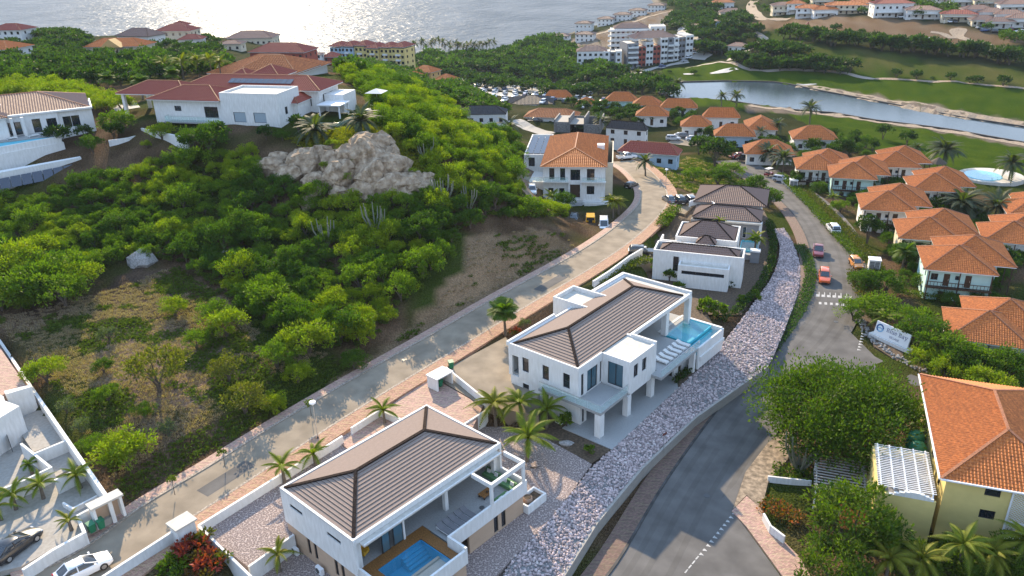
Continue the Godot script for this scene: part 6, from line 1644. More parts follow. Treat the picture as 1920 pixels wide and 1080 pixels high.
	setting("car_park", draped([Vector3(52.3, 0, -247.9), Vector3(56.5, 0, -245.5), Vector3(60.4, 0, -241.9)], 12.0, 0.1, 2.0), M.asphalt)
	setting("hill_drive", draped([Vector3(-107.8, 0, -202.5), Vector3(-100.8, 0, -196.1), Vector3(-96.5, 0, -195.3), Vector3(-89.9, 0, -187.5), Vector3(-81.3, 0, -172.4)], 5.0, 0.12, 2.0), M.concrete)

func apartments() -> void:
	var W: Material = M.white_wall
	var a: Vector2 = Vector2(89.4, -492)
	var o := thing("apartment_block", "large white apartment block with grey and rust panels and a tan roof", "apartments", Vector3(a.x, gy(a.x, a.y) - 1.5, a.y), deg_to_rad(10))
	flat_block(o, -17, -10, -14, 0.8, 0, 14.5, M.grey_wall, 4, 2)
	flat_block(o, -9.98, -5.2, -14, 0.2, 0, 12.0, M.red_wall, 4, 2)
	flat_block(o, -5.18, -0.8, -14, 0.8, 0, 14.5, W, 4, 2)
	flat_block(o, -0.78, 4, -14, 0.2, 0, 12.0, M.red_wall, 4, 2)
	flat_block(o, 4.02, 8, -14, 1.4, 0, 16.5, W, 5, 2)
	flat_block(o, 8.02, 12, -14, 0.6, 0, 16.5, M.grey_wall, 5, 1)
	flat_block(o, 12.02, 15, -14, 1.4, 0, 16.5, W, 5, 1)
	flat_block(o, 15.02, 19.5, -14, 0.6, 0, 16.5, M.grey_wall, 5, 2)
	flat_block(o, 19.52, 24, -14, 1.6, 0, 17.5, W, 5, 2)
	hip(o, -12, 15, -16, -1.5, 16.6, 3.2, "pink", 0.8, 0.9)
	for k in 4:
		for x in [[-16.6, -10.4], [12.2, 15.0], [8.3, 11.6]]: bx(o, "balcony", W, x[0], x[1], 2.9 * (k + 1), 2.9 * (k + 1) + 1.0, 1.45, 2.6)
	a = Vector2(61.1, -490.2)
	o = thing("apartment_block", "lower white apartment block with dark glass stair and tan roof on the left", "apartments", Vector3(a.x, gy(a.x, a.y) - 2.0, a.y), deg_to_rad(-6))
	flat_block(o, -18, -2, -12, -1, 0, 13.0, W, 4, 5)
	flat_block(o, -1.98, 1.5, -9, 1.0, 0, 13.5, W, 4, 1)
	flat_block(o, 1.52, 5.0, -9, 0.2, 0, 13.0, M.grey_wall, 4, 1)
	flat_block(o, 5.02, 8.6, -9, 1.0, 0, 13.5, W, 4, 1)
	bx(o, "stair_glass", M.pane_blue, 2.0, 4.4, 0.5, 8.0, 0.21, 0.5)
	hip(o, -18.5, 0, -13, -1, 13.2, 2.8, "pink", 0.8, 0.9)
	a = Vector2(87.2, -552.5)
	o = thing("apartment_block", "rear white apartment block with long balconies and tan roof", "apartments", Vector3(a.x, gy(a.x, a.y) - 2.0, a.y), deg_to_rad(-4))
	flat_block(o, -16, 10, -12, 0, 0, 13.5, W, 4, 8)
	flat_block(o, 10.02, 20, -12, 1.0, 0, 15.0, W, 4, 3)
	hip(o, -14, 9, -13, -0.5, 14.0, 3.0, "pink", 0.8, 0.9)
	for k in 4: bx(o, "balcony", W, -18, 8, 3.2 * k + 2.6, 3.2 * k + 3.7, 0.01, 1.8)

var lagoon_rim := PackedVector2Array([Vector2(71.26, -369.81), Vector2(83.13, -376.19), Vector2(102.19, -375.8), Vector2(122.59, -369.51), Vector2(127.37, -363.2), Vector2(134.3, -347.73), Vector2(143.61, -330.66), Vector2(155.34, -308.39), Vector2(165.71, -288.7), Vector2(179.61, -269.76), Vector2(197.4, -250.83), Vector2(181.16, -227.95), Vector2(166.98, -248.91), Vector2(159.44, -259.92), Vector2(153.58, -269.13), Vector2(147.57, -275.57), Vector2(134.02, -287.65), Vector2(123.9, -302), Vector2(110.22, -309.85), Vector2(100.56, -319.5), Vector2(92.46, -329.4), Vector2(80.68, -335.71), Vector2(71.99, -337.03), Vector2(66.65, -351.02)])
var site_at: Array[Vector2] = [Vector2(44.1, -645.7), Vector2(60.3, -614.8), Vector2(67, -693), Vector2(87.9, -715.1), Vector2(102.7, -719.8), Vector2(118.2, -736.8), Vector2(140.9, -769.5)]
var town_at: Array[Vector2] = [Vector2(177.7, -534), Vector2(185, -530.7), Vector2(184.6, -505.6), Vector2(190.4, -495.4), Vector2(203.2, -496.2), Vector2(212.2, -497.5), Vector2(216.9, -467.9), Vector2(228.2, -455.1), Vector2(241.2, -441.4), Vector2(251.9, -444.2), Vector2(256.9, -439.2), Vector2(262.6, -431.8), Vector2(247, -428.1), Vector2(252.7, -422.6), Vector2(262.5, -420.8), Vector2(275.7, -450.7), Vector2(270.3, -463), Vector2(260.5, -474.1), Vector2(238.8, -495.4), Vector2(226.8, -527.1), Vector2(211.5, -557.5), Vector2(250.1, -499.6), Vector2(260, -491.1), Vector2(285.9, -463.8)]

var fleet := {}

func loft(s: Shape, rows: Array) -> void:
	var rings := []
	for r in rows:
		rings.append([Vector3(r[0], r[2], -r[1]), Vector3(r[0], r[4], -r[3]), Vector3(r[0], r[6], -r[5]), Vector3(r[0], r[6], r[5]), Vector3(r[0], r[4], r[3]), Vector3(r[0], r[2], r[1])])
	s.aim = true
	for i in rings.size() - 1:
		s.inside = Vector3((rows[i][0] + rows[i + 1][0]) / 2, rows[i][4] * 0.7, 0)
		for k in 6:
			var n := (k + 1) % 6
			s.quad(rings[i][k], rings[i][n], rings[i + 1][n], rings[i + 1][k])
	for e in [0, rings.size() - 1]:
		s.inside = Vector3(0, 0.8, 0)
		for k in range(1, 5): s.tri(rings[e][0], rings[e][k], rings[e][k + 1])
	s.aim = false

func car(kind: String, paint: String, simple := false) -> Node3D:
	var key := kind + paint + str(simple)
	if fleet.has(key): return fleet[key]
	var t := Node3D.new()
	t.name = "stored_car"
	var m: Material = M["car_" + paint]
	var l := 4.4; var w := 0.88; var body := []; var cab := []; var roof_y := 1.45
	match kind:
		"sedan":
			l = 4.6
			body = [[-2.3, 0.7, 0.4, 0.72, 0.62, 0.6, 0.72], [-2.15, 0.82, 0.22, 0.86, 0.65, 0.74, 0.9], [-1.2, 0.86, 0.2, 0.9, 0.68, 0.8, 0.95], [0.9, 0.86, 0.2, 0.9, 0.66, 0.8, 0.9], [1.9, 0.84, 0.2, 0.86, 0.6, 0.72, 0.74], [2.28, 0.68, 0.3, 0.72, 0.5, 0.6, 0.6]]
			cab = [[-1.9, 0.72, 0.88, 0.7, 0.92, 0.6, 0.95], [-1.1, 0.76, 0.9, 0.7, 1.15, 0.58, 1.4], [0.1, 0.76, 0.9, 0.7, 1.18, 0.58, 1.43], [1.1, 0.74, 0.86, 0.7, 0.9, 0.62, 0.93]]
			roof_y = 1.42
		"suv":
			l = 4.6
			body = [[-2.3, 0.74, 0.4, 0.8, 0.75, 0.7, 0.95], [-2.1, 0.86, 0.3, 0.92, 0.8, 0.84, 1.05], [0.8, 0.88, 0.28, 0.94, 0.8, 0.86, 1.05], [1.9, 0.86, 0.3, 0.9, 0.76, 0.8, 0.95], [2.3, 0.72, 0.4, 0.78, 0.6, 0.68, 0.8]]
			cab = [[-2.2, 0.8, 1.0, 0.78, 1.1, 0.7, 1.2], [-1.8, 0.82, 1.02, 0.76, 1.35, 0.64, 1.66], [0.2, 0.82, 1.02, 0.76, 1.35, 0.64, 1.7], [1.05, 0.8, 1.0, 0.76, 1.04, 0.7, 1.07]]
			roof_y = 1.69
		"hatch":
			l = 3.8
			body = [[-1.9, 0.7, 0.36, 0.76, 0.66, 0.7, 0.86], [-1.7, 0.8, 0.24, 0.84, 0.7, 0.76, 0.95], [0.8, 0.82, 0.22, 0.86, 0.7, 0.78, 0.95], [1.5, 0.8, 0.24, 0.84, 0.62, 0.72, 0.84], [1.9, 0.64, 0.3, 0.7, 0.5, 0.6, 0.66]]
			cab = [[-1.85, 0.72, 0.9, 0.7, 1.0, 0.62, 1.1], [-1.5, 0.74, 0.92, 0.7, 1.2, 0.6, 1.45], [0.2, 0.74, 0.92, 0.7, 1.2, 0.6, 1.5], [1.05, 0.72, 0.9, 0.7, 0.94, 0.64, 0.97]]
			roof_y = 1.48
		"pickup":
			l = 5.3
			body = [[-2.65, 0.82, 0.45, 0.9, 0.8, 0.86, 1.0], [-0.9, 0.86, 0.4, 0.92, 0.8, 0.88, 1.0], [-0.85, 0.86, 0.4, 0.92, 0.84, 0.86, 1.08], [1.2, 0.88, 0.4, 0.94, 0.84, 0.86, 1.08], [2.3, 0.86, 0.4, 0.9, 0.8, 0.8, 1.0], [2.65, 0.74, 0.45, 0.8, 0.66, 0.7, 0.86]]
			cab = [[-0.85, 0.82, 1.05, 0.76, 1.3, 0.66, 1.6], [-0.55, 0.82, 1.05, 0.76, 1.38, 0.64, 1.76], [0.5, 0.82, 1.05, 0.76, 1.38, 0.64, 1.78], [1.3, 0.8, 1.04, 0.76, 1.08, 0.72, 1.1]]
			roof_y = 1.77
		"van":
			l = 4.7
			body = [[-2.35, 0.8, 0.35, 0.88, 1.0, 0.84, 1.1], [1.2, 0.84, 0.3, 0.9, 0.95, 0.86, 1.1], [1.9, 0.82, 0.3, 0.88, 0.86, 0.8, 1.0], [2.35, 0.7, 0.35, 0.76, 0.6, 0.68, 0.75]]
			cab = [[-2.3, 0.82, 1.08, 0.8, 1.5, 0.72, 1.85], [-1.9, 0.84, 1.08, 0.8, 1.5, 0.72, 1.95], [0.7, 0.84, 1.08, 0.8, 1.5, 0.7, 1.95], [1.75, 0.8, 1.0, 0.76, 1.05, 0.7, 1.08]]
			roof_y = 1.94
	var s := Shape.new()
	loft(s, body)
	var shell := part("body", s, m, t, 0.35)
	s = Shape.new()
	loft(s, cab)
	part("windows", s, M.pane_dark, t, 0.2)
	var x0: float = cab[1][0]; var x1: float = cab[2][0]; var hw: float = cab[1][5] + 0.03
	s = Shape.new()
	s.hexa([Vector3(x0 - 0.08, roof_y - 0.05, -hw), Vector3(x1 + 0.1, roof_y - 0.04, -hw), Vector3(x1 + 0.1, roof_y - 0.04, hw), Vector3(x0 - 0.08, roof_y - 0.05, hw), Vector3(x0, roof_y + 0.03, -hw + 0.08), Vector3(x1, roof_y + 0.04, -hw + 0.08), Vector3(x1, roof_y + 0.04, hw - 0.08), Vector3(x0, roof_y + 0.03, hw - 0.08)])
	part("roof", s, m, t, 0.35)
	if not simple:
		for z in [-1.0, 1.0]:
			s = Shape.new()
			s.bar(Vector3(x1, roof_y, z * (hw - 0.02)), Vector3(cab[3][0], cab[3][6], z * (cab[3][5] + 0.03)), 0.07)
			part("pillar", s, m, t)
			s = Shape.new()
			s.bar(Vector3(x0, roof_y, z * (hw - 0.02)), Vector3(cab[0][0], cab[0][6], z * (cab[0][5] + 0.03)), 0.09)
			part("pillar", s, m, t)
			s = Shape.new()
			s.bar(Vector3((x0 + x1) / 2, roof_y, z * (hw)), Vector3((x0 + x1) / 2, cab[1][2], z * (cab[1][1] + 0.015)), 0.09, 0.06)
			part("pillar", s, m, t)
			s = Shape.new()
			s.box(Vector3(cab[3][0] - 0.25, cab[3][6] + 0.1, z * 0.98), Vector3(0.16, 0.14, 0.2))
			part("wing_mirror", s, m, t)
			s = Shape.new()
			s.box(Vector3(l / 2 - 0.14, 0.64 if kind != "sedan" else 0.56, z * 0.58), Vector3(0.2, 0.14, 0.3))
			part("headlight", s, M.lamp_clear, t)
			s = Shape.new()
			s.box(Vector3(-l / 2 + 0.1, 0.78, z * 0.62), Vector3(0.16, 0.18, 0.24))
			part("tail_light", s, M.lamp_red, t)
		s = Shape.new(); s.box(Vector3(l / 2 - 0.06, 0.42, 0), Vector3(0.14, 0.16, 0.9)); part("grille", s, M.frame_dark, t)
		s = Shape.new(); s.box(Vector3(-l / 2 + 0.02, 0.55, 0), Vector3(0.06, 0.12, 0.5)); part("number_plate", s, M.white_paint, t)
		if kind == "pickup":
			s = Shape.new(); s.span(-2.5, -1.0, 0.9, 1.012, -0.74, 0.74); part("load_bed", s, M.dark_metal, t)
	for x in [-l * 0.3, l * 0.31]:
		for z in [-0.82, 0.82]:
			s = Shape.new()
			s.disc(Vector3(x, 0.33, z), Vector3.BACK, 0.34, 0.2, 14)
			var wheel := part("wheel", s, M.tyre, t)
			if not simple:
				s = Shape.new()
				s.disc(Vector3(x, 0.33, z + signf(z) * 0.1), Vector3.BACK, 0.21, 0.03, 10)
				part("rim", s, M.metal, wheel)
	fleet[key] = t
	return t

func parked(kind: String, paint: String, at: Vector3, turn: float, label: String, group := "", simple := false, called := "car") -> Node3D:
	var o: Node3D = car(kind, paint, simple).duplicate()
	o.name = numbered(called)
	add_child(o)
	o.position = at; o.rotation.y = turn
	return tag(o, label, "car" if called == "car" else called.replace("_", " "), group)

func face(p: Vector3, q: Vector3) -> float:
	return atan2(-(q.z - p.z), q.x - p.x)

func make_vehicles() -> void:
	var a: Vector3; var b: Vector3
	a = Vector3(57.34, -0.6, -137.91); b = Vector3(54.65, -0.4, -130.3)
	parked("pickup", "red", a.lerp(b, 0.5), face(a, b), "dark red pickup driving down the right-hand road", "", false, "pickup_truck")
	a = Vector3(53.45, 0, -124.62); b = Vector3(51.22, 0, -118.12)
	parked("suv", "orange", a.lerp(b, 0.5), face(a, b), "bright orange car just before the white road markings")
	a = Vector3(64.12, -1.4, -150.67); b = Vector3(63.59, -1.1, -144.1)
	parked("suv", "white", a.lerp(b, 0.5), face(b, a), "white SUV parked beside the hedge on the right-hand road")
	a = Vector3(60.24, -0.2, -129.38); b = Vector3(59.77, -0.1, -124.85)
	parked("hatch", "amber", a.lerp(b, 0.5), face(a, b), "amber yellow car parked by the white transformer box")
	a = Vector3(66.09, -4.2, -192.07); b = Vector3(69.3, -4, -189.69)
	parked("hatch", "silver", a.lerp(b, 0.5), face(a, b), "pale silver hatchback parked nose to the upper transformer box")
	a = Vector3(64.03, -5.6, -216.14); b = Vector3(67.36, -5.5, -214.28)
	parked("van", "black", a.lerp(b, 0.5), face(b, a), "black van parked at the top of the right-hand road")
	a = Vector3(63.38, -5.8, -219.8); b = Vector3(66.47, -5.8, -220.03)
	parked("sedan", "darkred", a.lerp(b, 0.5), face(b, a), "dark red car behind the black van")
	cart(Vector3(66.67, -4.4, -196.97), 0.6)
	a = Vector3(52.97, -6.9, -251.14)
	for i in 4:
		var p: Vector3 = [Vector3(55.41, -7, -250.53), Vector3(56.45, -7, -248.98), Vector3(58.16, -7, -245.97), Vector3(51.97, -7, -246.04)][i]
		parked("suv" if i % 2 else "sedan", ["white", "grey", "white", "silver"][i], Vector3(p.x, gy(p.x, p.z) + 0.1, p.z), -0.2, ["white car at the left of the village car park", "grey car second in the village car park", "white SUV right in the village car park", "silver car before the village car park's hedge"][i], "cars in the village car park")
	a = Vector3(12.8, 1.9, -150.71); b = Vector3(12.52, 1.9, -147.26)
	yard_at(Vector3(12.49, 1.9, -148.19))
	parked("sedan", "grey", Vector3(12.71, 1.75, -149.54), -PI / 2 - 0.15, "grey car at the left of the yard below the orange-roofed villa")
	jeep(Vector3(15.84, 1.75, -148.01), -PI / 2 + PI - 0.1)
	parked("van", "white", Vector3(18.09, 1.75, -144.74), -PI / 2 - 0.1, "white van parked right of the yellow off-road car", "", false, "van")
	parked("pickup", "white", Vector3(30.93, -0.5, -202.62), 0.2, "white pickup before the blue-walled red-roofed house", "", false, "pickup_truck")
	parked("suv", "white", Vector3(4.92, 3.6, -162.69), -PI / 2, "white off-road car on the dirt track left of the orange-roofed villa")
	parked("pickup", "black", Vector3(9.53, -5.6, -271.13), 0.1, "black pickup by the wide orange-roofed house", "", false, "pickup_truck")
	parked("hatch", "black", Vector3(27.72, 0.9, -173.02), 0.8, "small dark car under the creeper beside the street bend")
	for i in 3:
		parked("suv" if i else "sedan", ["grey", "black", "grey"][i], [Vector3(33.62, 1.7, -159.95), Vector3(35.57, 1.7, -159.05), Vector3(37.77, 1.7, -158.84)][i], 1.75, ["grey car in front of the tight parking row by the brown-roofed villas", "black car in the middle of the parking row by the brown roofs", "grey car nearest the brown-roofed villa wall"][i], "cars by the brown-roofed villas")
	parked("suv", "black", Vector3(22.7, 2.75, -128.07), -0.15, "black SUV parked beside the flat-fronted white villa")
	setting("parking_bay", flat([Vector2(20.57, -129.36), Vector2(25.26, -131.03), Vector2(24.24, -124.67), Vector2(20.73, -123.06)], 2.72, 2.0), M.asphalt)
	setting("parking_bay", flat([Vector2(33.51, -162.96), Vector2(39.99, -165.35), Vector2(39.37, -159.47), Vector2(35.24, -151.6), Vector2(31.44, -156.68)], 1.69, 2.0), M.asphalt)
	a = Vector3(-46.17, 5.2, -54.14); b = Vector3(-44.52, 5.2, -58.27)
	parked("sedan", "black", Vector3(a.x * 0.5 + b.x * 0.5, 5.2, a.z * 0.5 + b.z * 0.5), face(b, a) + PI, "dark car parked in the left courtyard")
	a = Vector3(-39.42, 4.65, -52.55); b = Vector3(-36.95, 4.6, -54.79)
	parked("sedan", "white", a.lerp(b, 0.5), face(a, b), "white car on the street at the bottom edge")
	for i in 3:
		var p: Vector2 = [Vector2(-119.5, -259.6), Vector2(-124.3, -274.1), Vector2(-97.7, -234.3)][i]
		parked("suv", ["white", "grey", "silver"][i], on(p, 0.05), 0.3, ["white car among the trees behind the hilltop villa", "grey car beside the white one behind the hilltop villa", "silver car under the palms behind the hilltop villa"][i], "cars behind the hilltop villa", true)
	rng.seed = 5
	var hues := ["white", "white", "white", "silver", "grey", "black", "blue", "darkred", "white", "silver"]
	var o0: Vector3 = Vector3(-22.1, 0, -492.8); var ox: Vector3 = Vector3(38.6, 0, -428.3); var oz: Vector3 = Vector3(-21.4, 0, -361.9)
	for r in 9:
		for c in 13:
			var p := o0.lerp(ox, (c + 0.2 * rng.randf()) / 12.0) + (oz - o0) * (r / 8.0)
			if rng.randf() < 0.25: continue
			var on_p := Vector3(p.x, gy(p.x, p.z) + 0.3, p.z)
			parked(["sedan", "suv", "hatch"][rng.randi() % 3], hues[rng.randi() % 10], on_p, (0.0 if r % 2 else PI) + 1.1 + rng.randf() * 0.05, "car in the crowded far car park among trees", "cars in the crowded car park by the beach", true)
	for i in 7:
		var p: Vector2 = [Vector2(112.1, -502.1), Vector2(115.3, -497), Vector2(110.4, -490.3), Vector2(106.6, -485.5), Vector2(73.5, -478.4), Vector2(79, -481.5), Vector2(92.6, -480.1)][i]
		parked("suv", hues[i], on(p, 0.3), 0.5, "car parked along the road by the far apartments", "cars by the far apartments", true)
	for i in 12:
		var p: Vector2 = [Vector2(235.1, -441.4), Vector2(235.4, -438.6), Vector2(238.4, -441.3), Vector2(235.6, -445.3), Vector2(237.5, -436.5), Vector2(246.6, -413), Vector2(243, -417.3), Vector2(254.5, -414.4), Vector2(255.8, -409.7), Vector2(243.1, -421.6), Vector2(233.1, -455.7), Vector2(220.5, -461.3)][i]
		parked("suv", hues[i % 10], on(p, 0.1), 0.5 + i, "vehicle parked in the far town yards", "vehicles in the far town", true)
	for i in 5:
		var p: Vector2 = [Vector2(203.6, -402.9), Vector2(204.8, -401.5), Vector2(206.9, -402.2), Vector2(208.6, -401.9), Vector2(209.3, -400.6)][i]
		parked("van", "white", on(p, 0.1), 0.2, "white vehicle in the tight row behind the golf hedge", "white vehicles behind the golf hedge", true)
	var d := thing("excavator", "small red excavator on the bare brown field", "excavator", on(Vector2(167.2, -463.7), 0.1), 0.4)
	bx(d, "tracks", M.dark_metal, -1.6, 1.6, 0, 0.8, -1.2, 1.2)
	bx(d, "cab", M.car_darkred, -1.3, 1.0, 0.8, 2.8, -1.0, 1.0)
	var s := Shape.new(); s.bar(Vector3(0.8, 1.8, 0), Vector3(3.4, 4.0, 0), 0.4); part("boom", s, M.car_darkred, d)
	s = Shape.new(); s.bar(Vector3(3.4, 4.0, 0), Vector3(4.6, 1.4, 0), 0.35); part("arm", s, M.car_darkred, d)

func yard_at(_p: Vector3) -> void:
	setting("yard", flat([Vector2(11.14, -154.34), Vector2(19, -154.29), Vector2(24.86, -149.82), Vector2(23.69, -145.55), Vector2(19.49, -141.17), Vector2(14.85, -135.43), Vector2(14.77, -144.51), Vector2(10.8, -146.67)], 1.73, 2.0), M.asphalt)

func cart(at: Vector3, turn: float) -> void:
	var t := thing("golf_cart", "dark golf cart with a pale roof by the silvery palms", "golf cart", at, turn)
	bx(t, "chassis", M.car_darkred, -1.2, 1.2, 0.3, 0.7, -0.6, 0.6)
	bx(t, "seat", M.dark_metal, -0.7, -0.1, 0.7, 1.0, -0.55, 0.55)
	bx(t, "roof", M.cushion_white, -1.1, 0.9, 1.85, 1.93, -0.62, 0.62)
	for k in [[-1.0, -0.55], [0.8, -0.55], [-1.0, 0.55], [0.8, 0.55]]: bx(t, "roof_post", M.dark_metal, k[0] - 0.03, k[0] + 0.03, 0.7, 1.85, k[1] - 0.03, k[1] + 0.03)
	for k in [[-0.8, -0.55], [0.8, -0.55], [-0.8, 0.55], [0.8, 0.55]]:
		var s := Shape.new(); s.disc(Vector3(k[0], 0.23, k[1]), Vector3.BACK, 0.23, 0.16, 10); part("wheel", s, M.tyre, t)

func jeep(at: Vector3, turn: float) -> void:
	var t := thing("off_road_car", "boxy yellow off-road car with a spare wheel on its back", "car", at, turn)
	var s := Shape.new()
	loft(s, [[-2.0, 0.86, 0.5, 0.92, 0.9, 0.9, 1.2], [0.9, 0.86, 0.5, 0.92, 0.9, 0.9, 1.2], [2.0, 0.78, 0.5, 0.84, 0.85, 0.8, 1.12]])
	part("body", s, M.car_yellow, t, 0.3)
	s = Shape.new(); s.hexa([Vector3(-1.98, 1.2, -0.86), Vector3(0.85, 1.2, -0.86), Vector3(0.85, 1.2, 0.86), Vector3(-1.98, 1.2, 0.86), Vector3(-1.9, 1.8, -0.76), Vector3(0.45, 1.8, -0.76), Vector3(0.45, 1.8, 0.76), Vector3(-1.9, 1.8, 0.76)]); part("windows", s, M.pane_dark, t)
	bx(t, "roof", M.car_yellow, -1.98, 0.55, 1.8, 1.9, -0.8, 0.8)
	for k in [[-1.95, -0.82], [-0.6, -0.82], [-1.95, 0.82], [-0.6, 0.82]]: bx(t, "pillar", M.car_yellow, k[0] - 0.07, k[0] + 0.07, 1.2, 1.8, k[1] - 0.06, k[1] + 0.06)
	for k in [[-1.25, -0.85], [1.3, -0.85], [-1.25, 0.85], [1.3, 0.85]]:
		s = Shape.new(); s.disc(Vector3(k[0], 0.42, k[1]), Vector3.BACK, 0.42, 0.28, 14); var w := part("wheel", s, M.tyre, t)
		s = Shape.new(); s.disc(Vector3(k[0], 0.42, k[1] + signf(k[1]) * 0.14), Vector3.BACK, 0.22, 0.03, 10); part("rim", s, M.metal, w)
		bx(t, "mudguard", M.dark_metal, k[0] - 0.5, k[0] + 0.5, 0.86, 0.94, k[1] - 0.16, k[1] + 0.16)
	s = Shape.new(); s.disc(Vector3(-2.12, 1.05, 0), Vector3.RIGHT, 0.4, 0.22, 14); part("spare_wheel", s, M.tyre, t)
	for z in [-0.6, 0.6]: bx(t, "tail_light", M.lamp_red, -2.03, -1.98, 0.85, 1.0, z - 0.08, z + 0.08)

func leaf_mat(called: String, back := Color(0.85, 0.95, 0.25)) -> StandardMaterial3D:
	var m := mat(called, Color.WHITE, 0.65, 0.35)
	m.vertex_color_use_as_albedo = true
	m.backlight_enabled = true; m.backlight = back
	return m

func tint(c: Color, spread: float) -> Color:
	var k := 1.0 + (rng.randf() - 0.5) * spread
	var h := (rng.randf() - 0.5) * spread * 0.5
	return Color(c.r * (k + h), c.g * k, c.b * (k - h * 0.5))

func leaf(s: Shape, at: Vector3, dir: Vector3, l: float, w: float) -> void:
	var side := dir.cross(Vector3(rng.randf() - 0.5, rng.randf() - 0.5, rng.randf() - 0.5)).normalized() * w * 0.5
	var e := at + dir * l
	var mid := at + dir * l * 0.45
	s.tri(at, mid + side, e); s.tri(at, e, mid - side)

func ball_dir() -> Vector3:
	var z := rng.randf() * 2.0 - 1.0
	var t := rng.randf() * TAU
	var r := sqrt(1.0 - z * z)
	return Vector3(r * cos(t), z, r * sin(t))

func crown(size: Vector3, clumps: int, leaves: int, l: float, w: float, a: Color, b: Color, hollow := 0.55) -> Shape:
	var s := Shape.new()
	for k in clumps:
		var d := ball_dir()
		if d.y < -0.35: d.y = -d.y * 0.5
		var c := Vector3(d.x, d.y, d.z) * size * lerpf(hollow, 1.02, rng.randf()) + Vector3(0, size.y * 0.95, 0)
		var r := size.x * (0.13 + 0.25 * rng.randf())
		var hue := a.lerp(b, rng.randf())
		for i in leaves:
			var e := ball_dir()
			var p := c + e * Vector3(r, r * 0.72, r) * pow(rng.randf(), 0.4)
			s.c = tint(hue, 0.5)
			var out := (e + Vector3(0, 0.45, 0) + ball_dir() * 0.7).normalized()
			leaf(s, p, out, l * (0.6 + 0.8 * rng.randf()), w)
	return s

func limbs(h: float, r: float, spread: float, n: int) -> Shape:
	var s := Shape.new()
	for k in n:
		var t := TAU * k / n + rng.randf()
		var top := Vector3(cos(t) * spread * (0.5 + 0.5 * rng.randf()), h * (0.8 + 0.4 * rng.randf()), sin(t) * spread * (0.5 + 0.5 * rng.randf()))
		s.tube([Vector3(0, -0.4, 0), Vector3(top.x * 0.12, h * 0.35, top.z * 0.12), Vector3(top.x * 0.5, h * 0.7, top.z * 0.5), top], [r, r * 0.8, r * 0.5, r * 0.2], 6)
	return s

var kinds := {}

func species(called: String, size: Vector3, stem: float, clumps: int, leaves: int, l: float, w: float, a: Color, b: Color, sd: int) -> void:
	rng.seed = sd
	kinds[called] = [crown(size, clumps, leaves, l, w, a, b).mesh(0.0, true), limbs(stem + size.y, 0.06 + size.x * 0.035, size.x * 0.6, 4).mesh(0.4), stem]

func plant(kind: String, called: String, at: Vector3, turn: float, size: float, label: String, category: String, group := "", squash := 1.0) -> Node3D:
	var k: Array = kinds[kind]
	var o := thing(called, label, category, at, turn, group)
	o.scale = Vector3(size, size * squash, size)
	var t := MeshInstance3D.new()
	t.name = "trunk"; t.mesh = k[1]; t.material_override = M.bark
	o.add_child(t)
	var c := MeshInstance3D.new()
	c.name = "crown"; c.mesh = k[0]; c.material_override = M.leaf; c.position.y = k[2]
	o.add_child(c)
	return o

func scatter(poly: Array, gap: float, seed_: int, most := 4000) -> Array:
	rng.seed = seed_
	var pp := PackedVector2Array(poly)
	var lo := pp[0]; var hi := pp[0]
	for p in pp: lo = lo.min(p); hi = hi.max(p)
	var cells := {}
	var got := []
	var tries := int((hi.x - lo.x) * (hi.y - lo.y) / (gap * gap) * 6.0)
	for i in mini(tries, 60000):
		var p := Vector2(rng.randf_range(lo.x, hi.x), rng.randf_range(lo.y, hi.y))
		if not Geometry2D.is_point_in_polygon(p, pp): continue
		var c := Vector2i((p / gap).floor())
		var free := true
		for dx in [-1, 0, 1]:
			for dy in [-1, 0, 1]:
				var q = cells.get(c + Vector2i(dx, dy))
				if q != null and q.distance_to(p) < gap: free = false
		if free:
			cells[c] = p; got.append(p)
			if got.size() >= most: break
	return got

func many(called: String, mesh: Mesh, m: Material, places: Array, tints := []) -> MultiMeshInstance3D:
	var mm := MultiMesh.new()
	mm.transform_format = MultiMesh.TRANSFORM_3D
	mm.use_colors = tints.size() > 0
	mm.mesh = mesh
	mm.instance_count = places.size()
	for i in places.size():
		mm.set_instance_transform(i, places[i])
		if tints: mm.set_instance_color(i, tints[i])
	var o := MultiMeshInstance3D.new()
	o.multimesh = mm; o.material_override = m
	o.name = numbered(called)
	o.set_meta("kind", "stuff")
	add_child(o)
	return o

func spot(p: Vector2, size: float, squash := 1.0, lift := 0.0) -> Transform3D:
	return Transform3D(Basis(Vector3.UP, rng.randf() * TAU).scaled(Vector3(size, size * squash, size)), on(p, lift))

func frond(l: float, droop: float, width: float, pairs: int, c: Color, fold := 0.35) -> ArrayMesh:
	var s := Shape.new()
	var last := Vector3.ZERO
	for i in pairs + 1:
		var t := float(i) / pairs
		var p := Vector3(l * (t - 0.12 * t * t), l * (0.42 * t - droop * t * t), 0)
		if i:
			s.c = Color(c.r * 1.25, c.g * 1.05, c.b)
			var h := 0.035 * (1.1 - t)
			s.hexa([last + Vector3(0, -h, -h), p + Vector3(0, -h, -h), p + Vector3(0, -h, h), last + Vector3(0, -h, h), last + Vector3(0, h, -h), p + Vector3(0, h, -h), p + Vector3(0, h, h), last + Vector3(0, h, h)])
			var d := (p - last).normalized()
			var r := width * sin(PI * clampf(t * 0.86 + 0.12, 0, 1))
			for sgn in [-1.0, 1.0]:
				s.c = tint(c, 0.35)
				var tip: Vector3 = p + d * r * 0.55 + Vector3(0, -r * fold, sgn * r * 0.85)
				var wd := d * (l / pairs) * 0.7
				s.tri(p - wd, p + wd, tip)
		last = p
	return s.mesh(0.0, true)

var fronds := {}

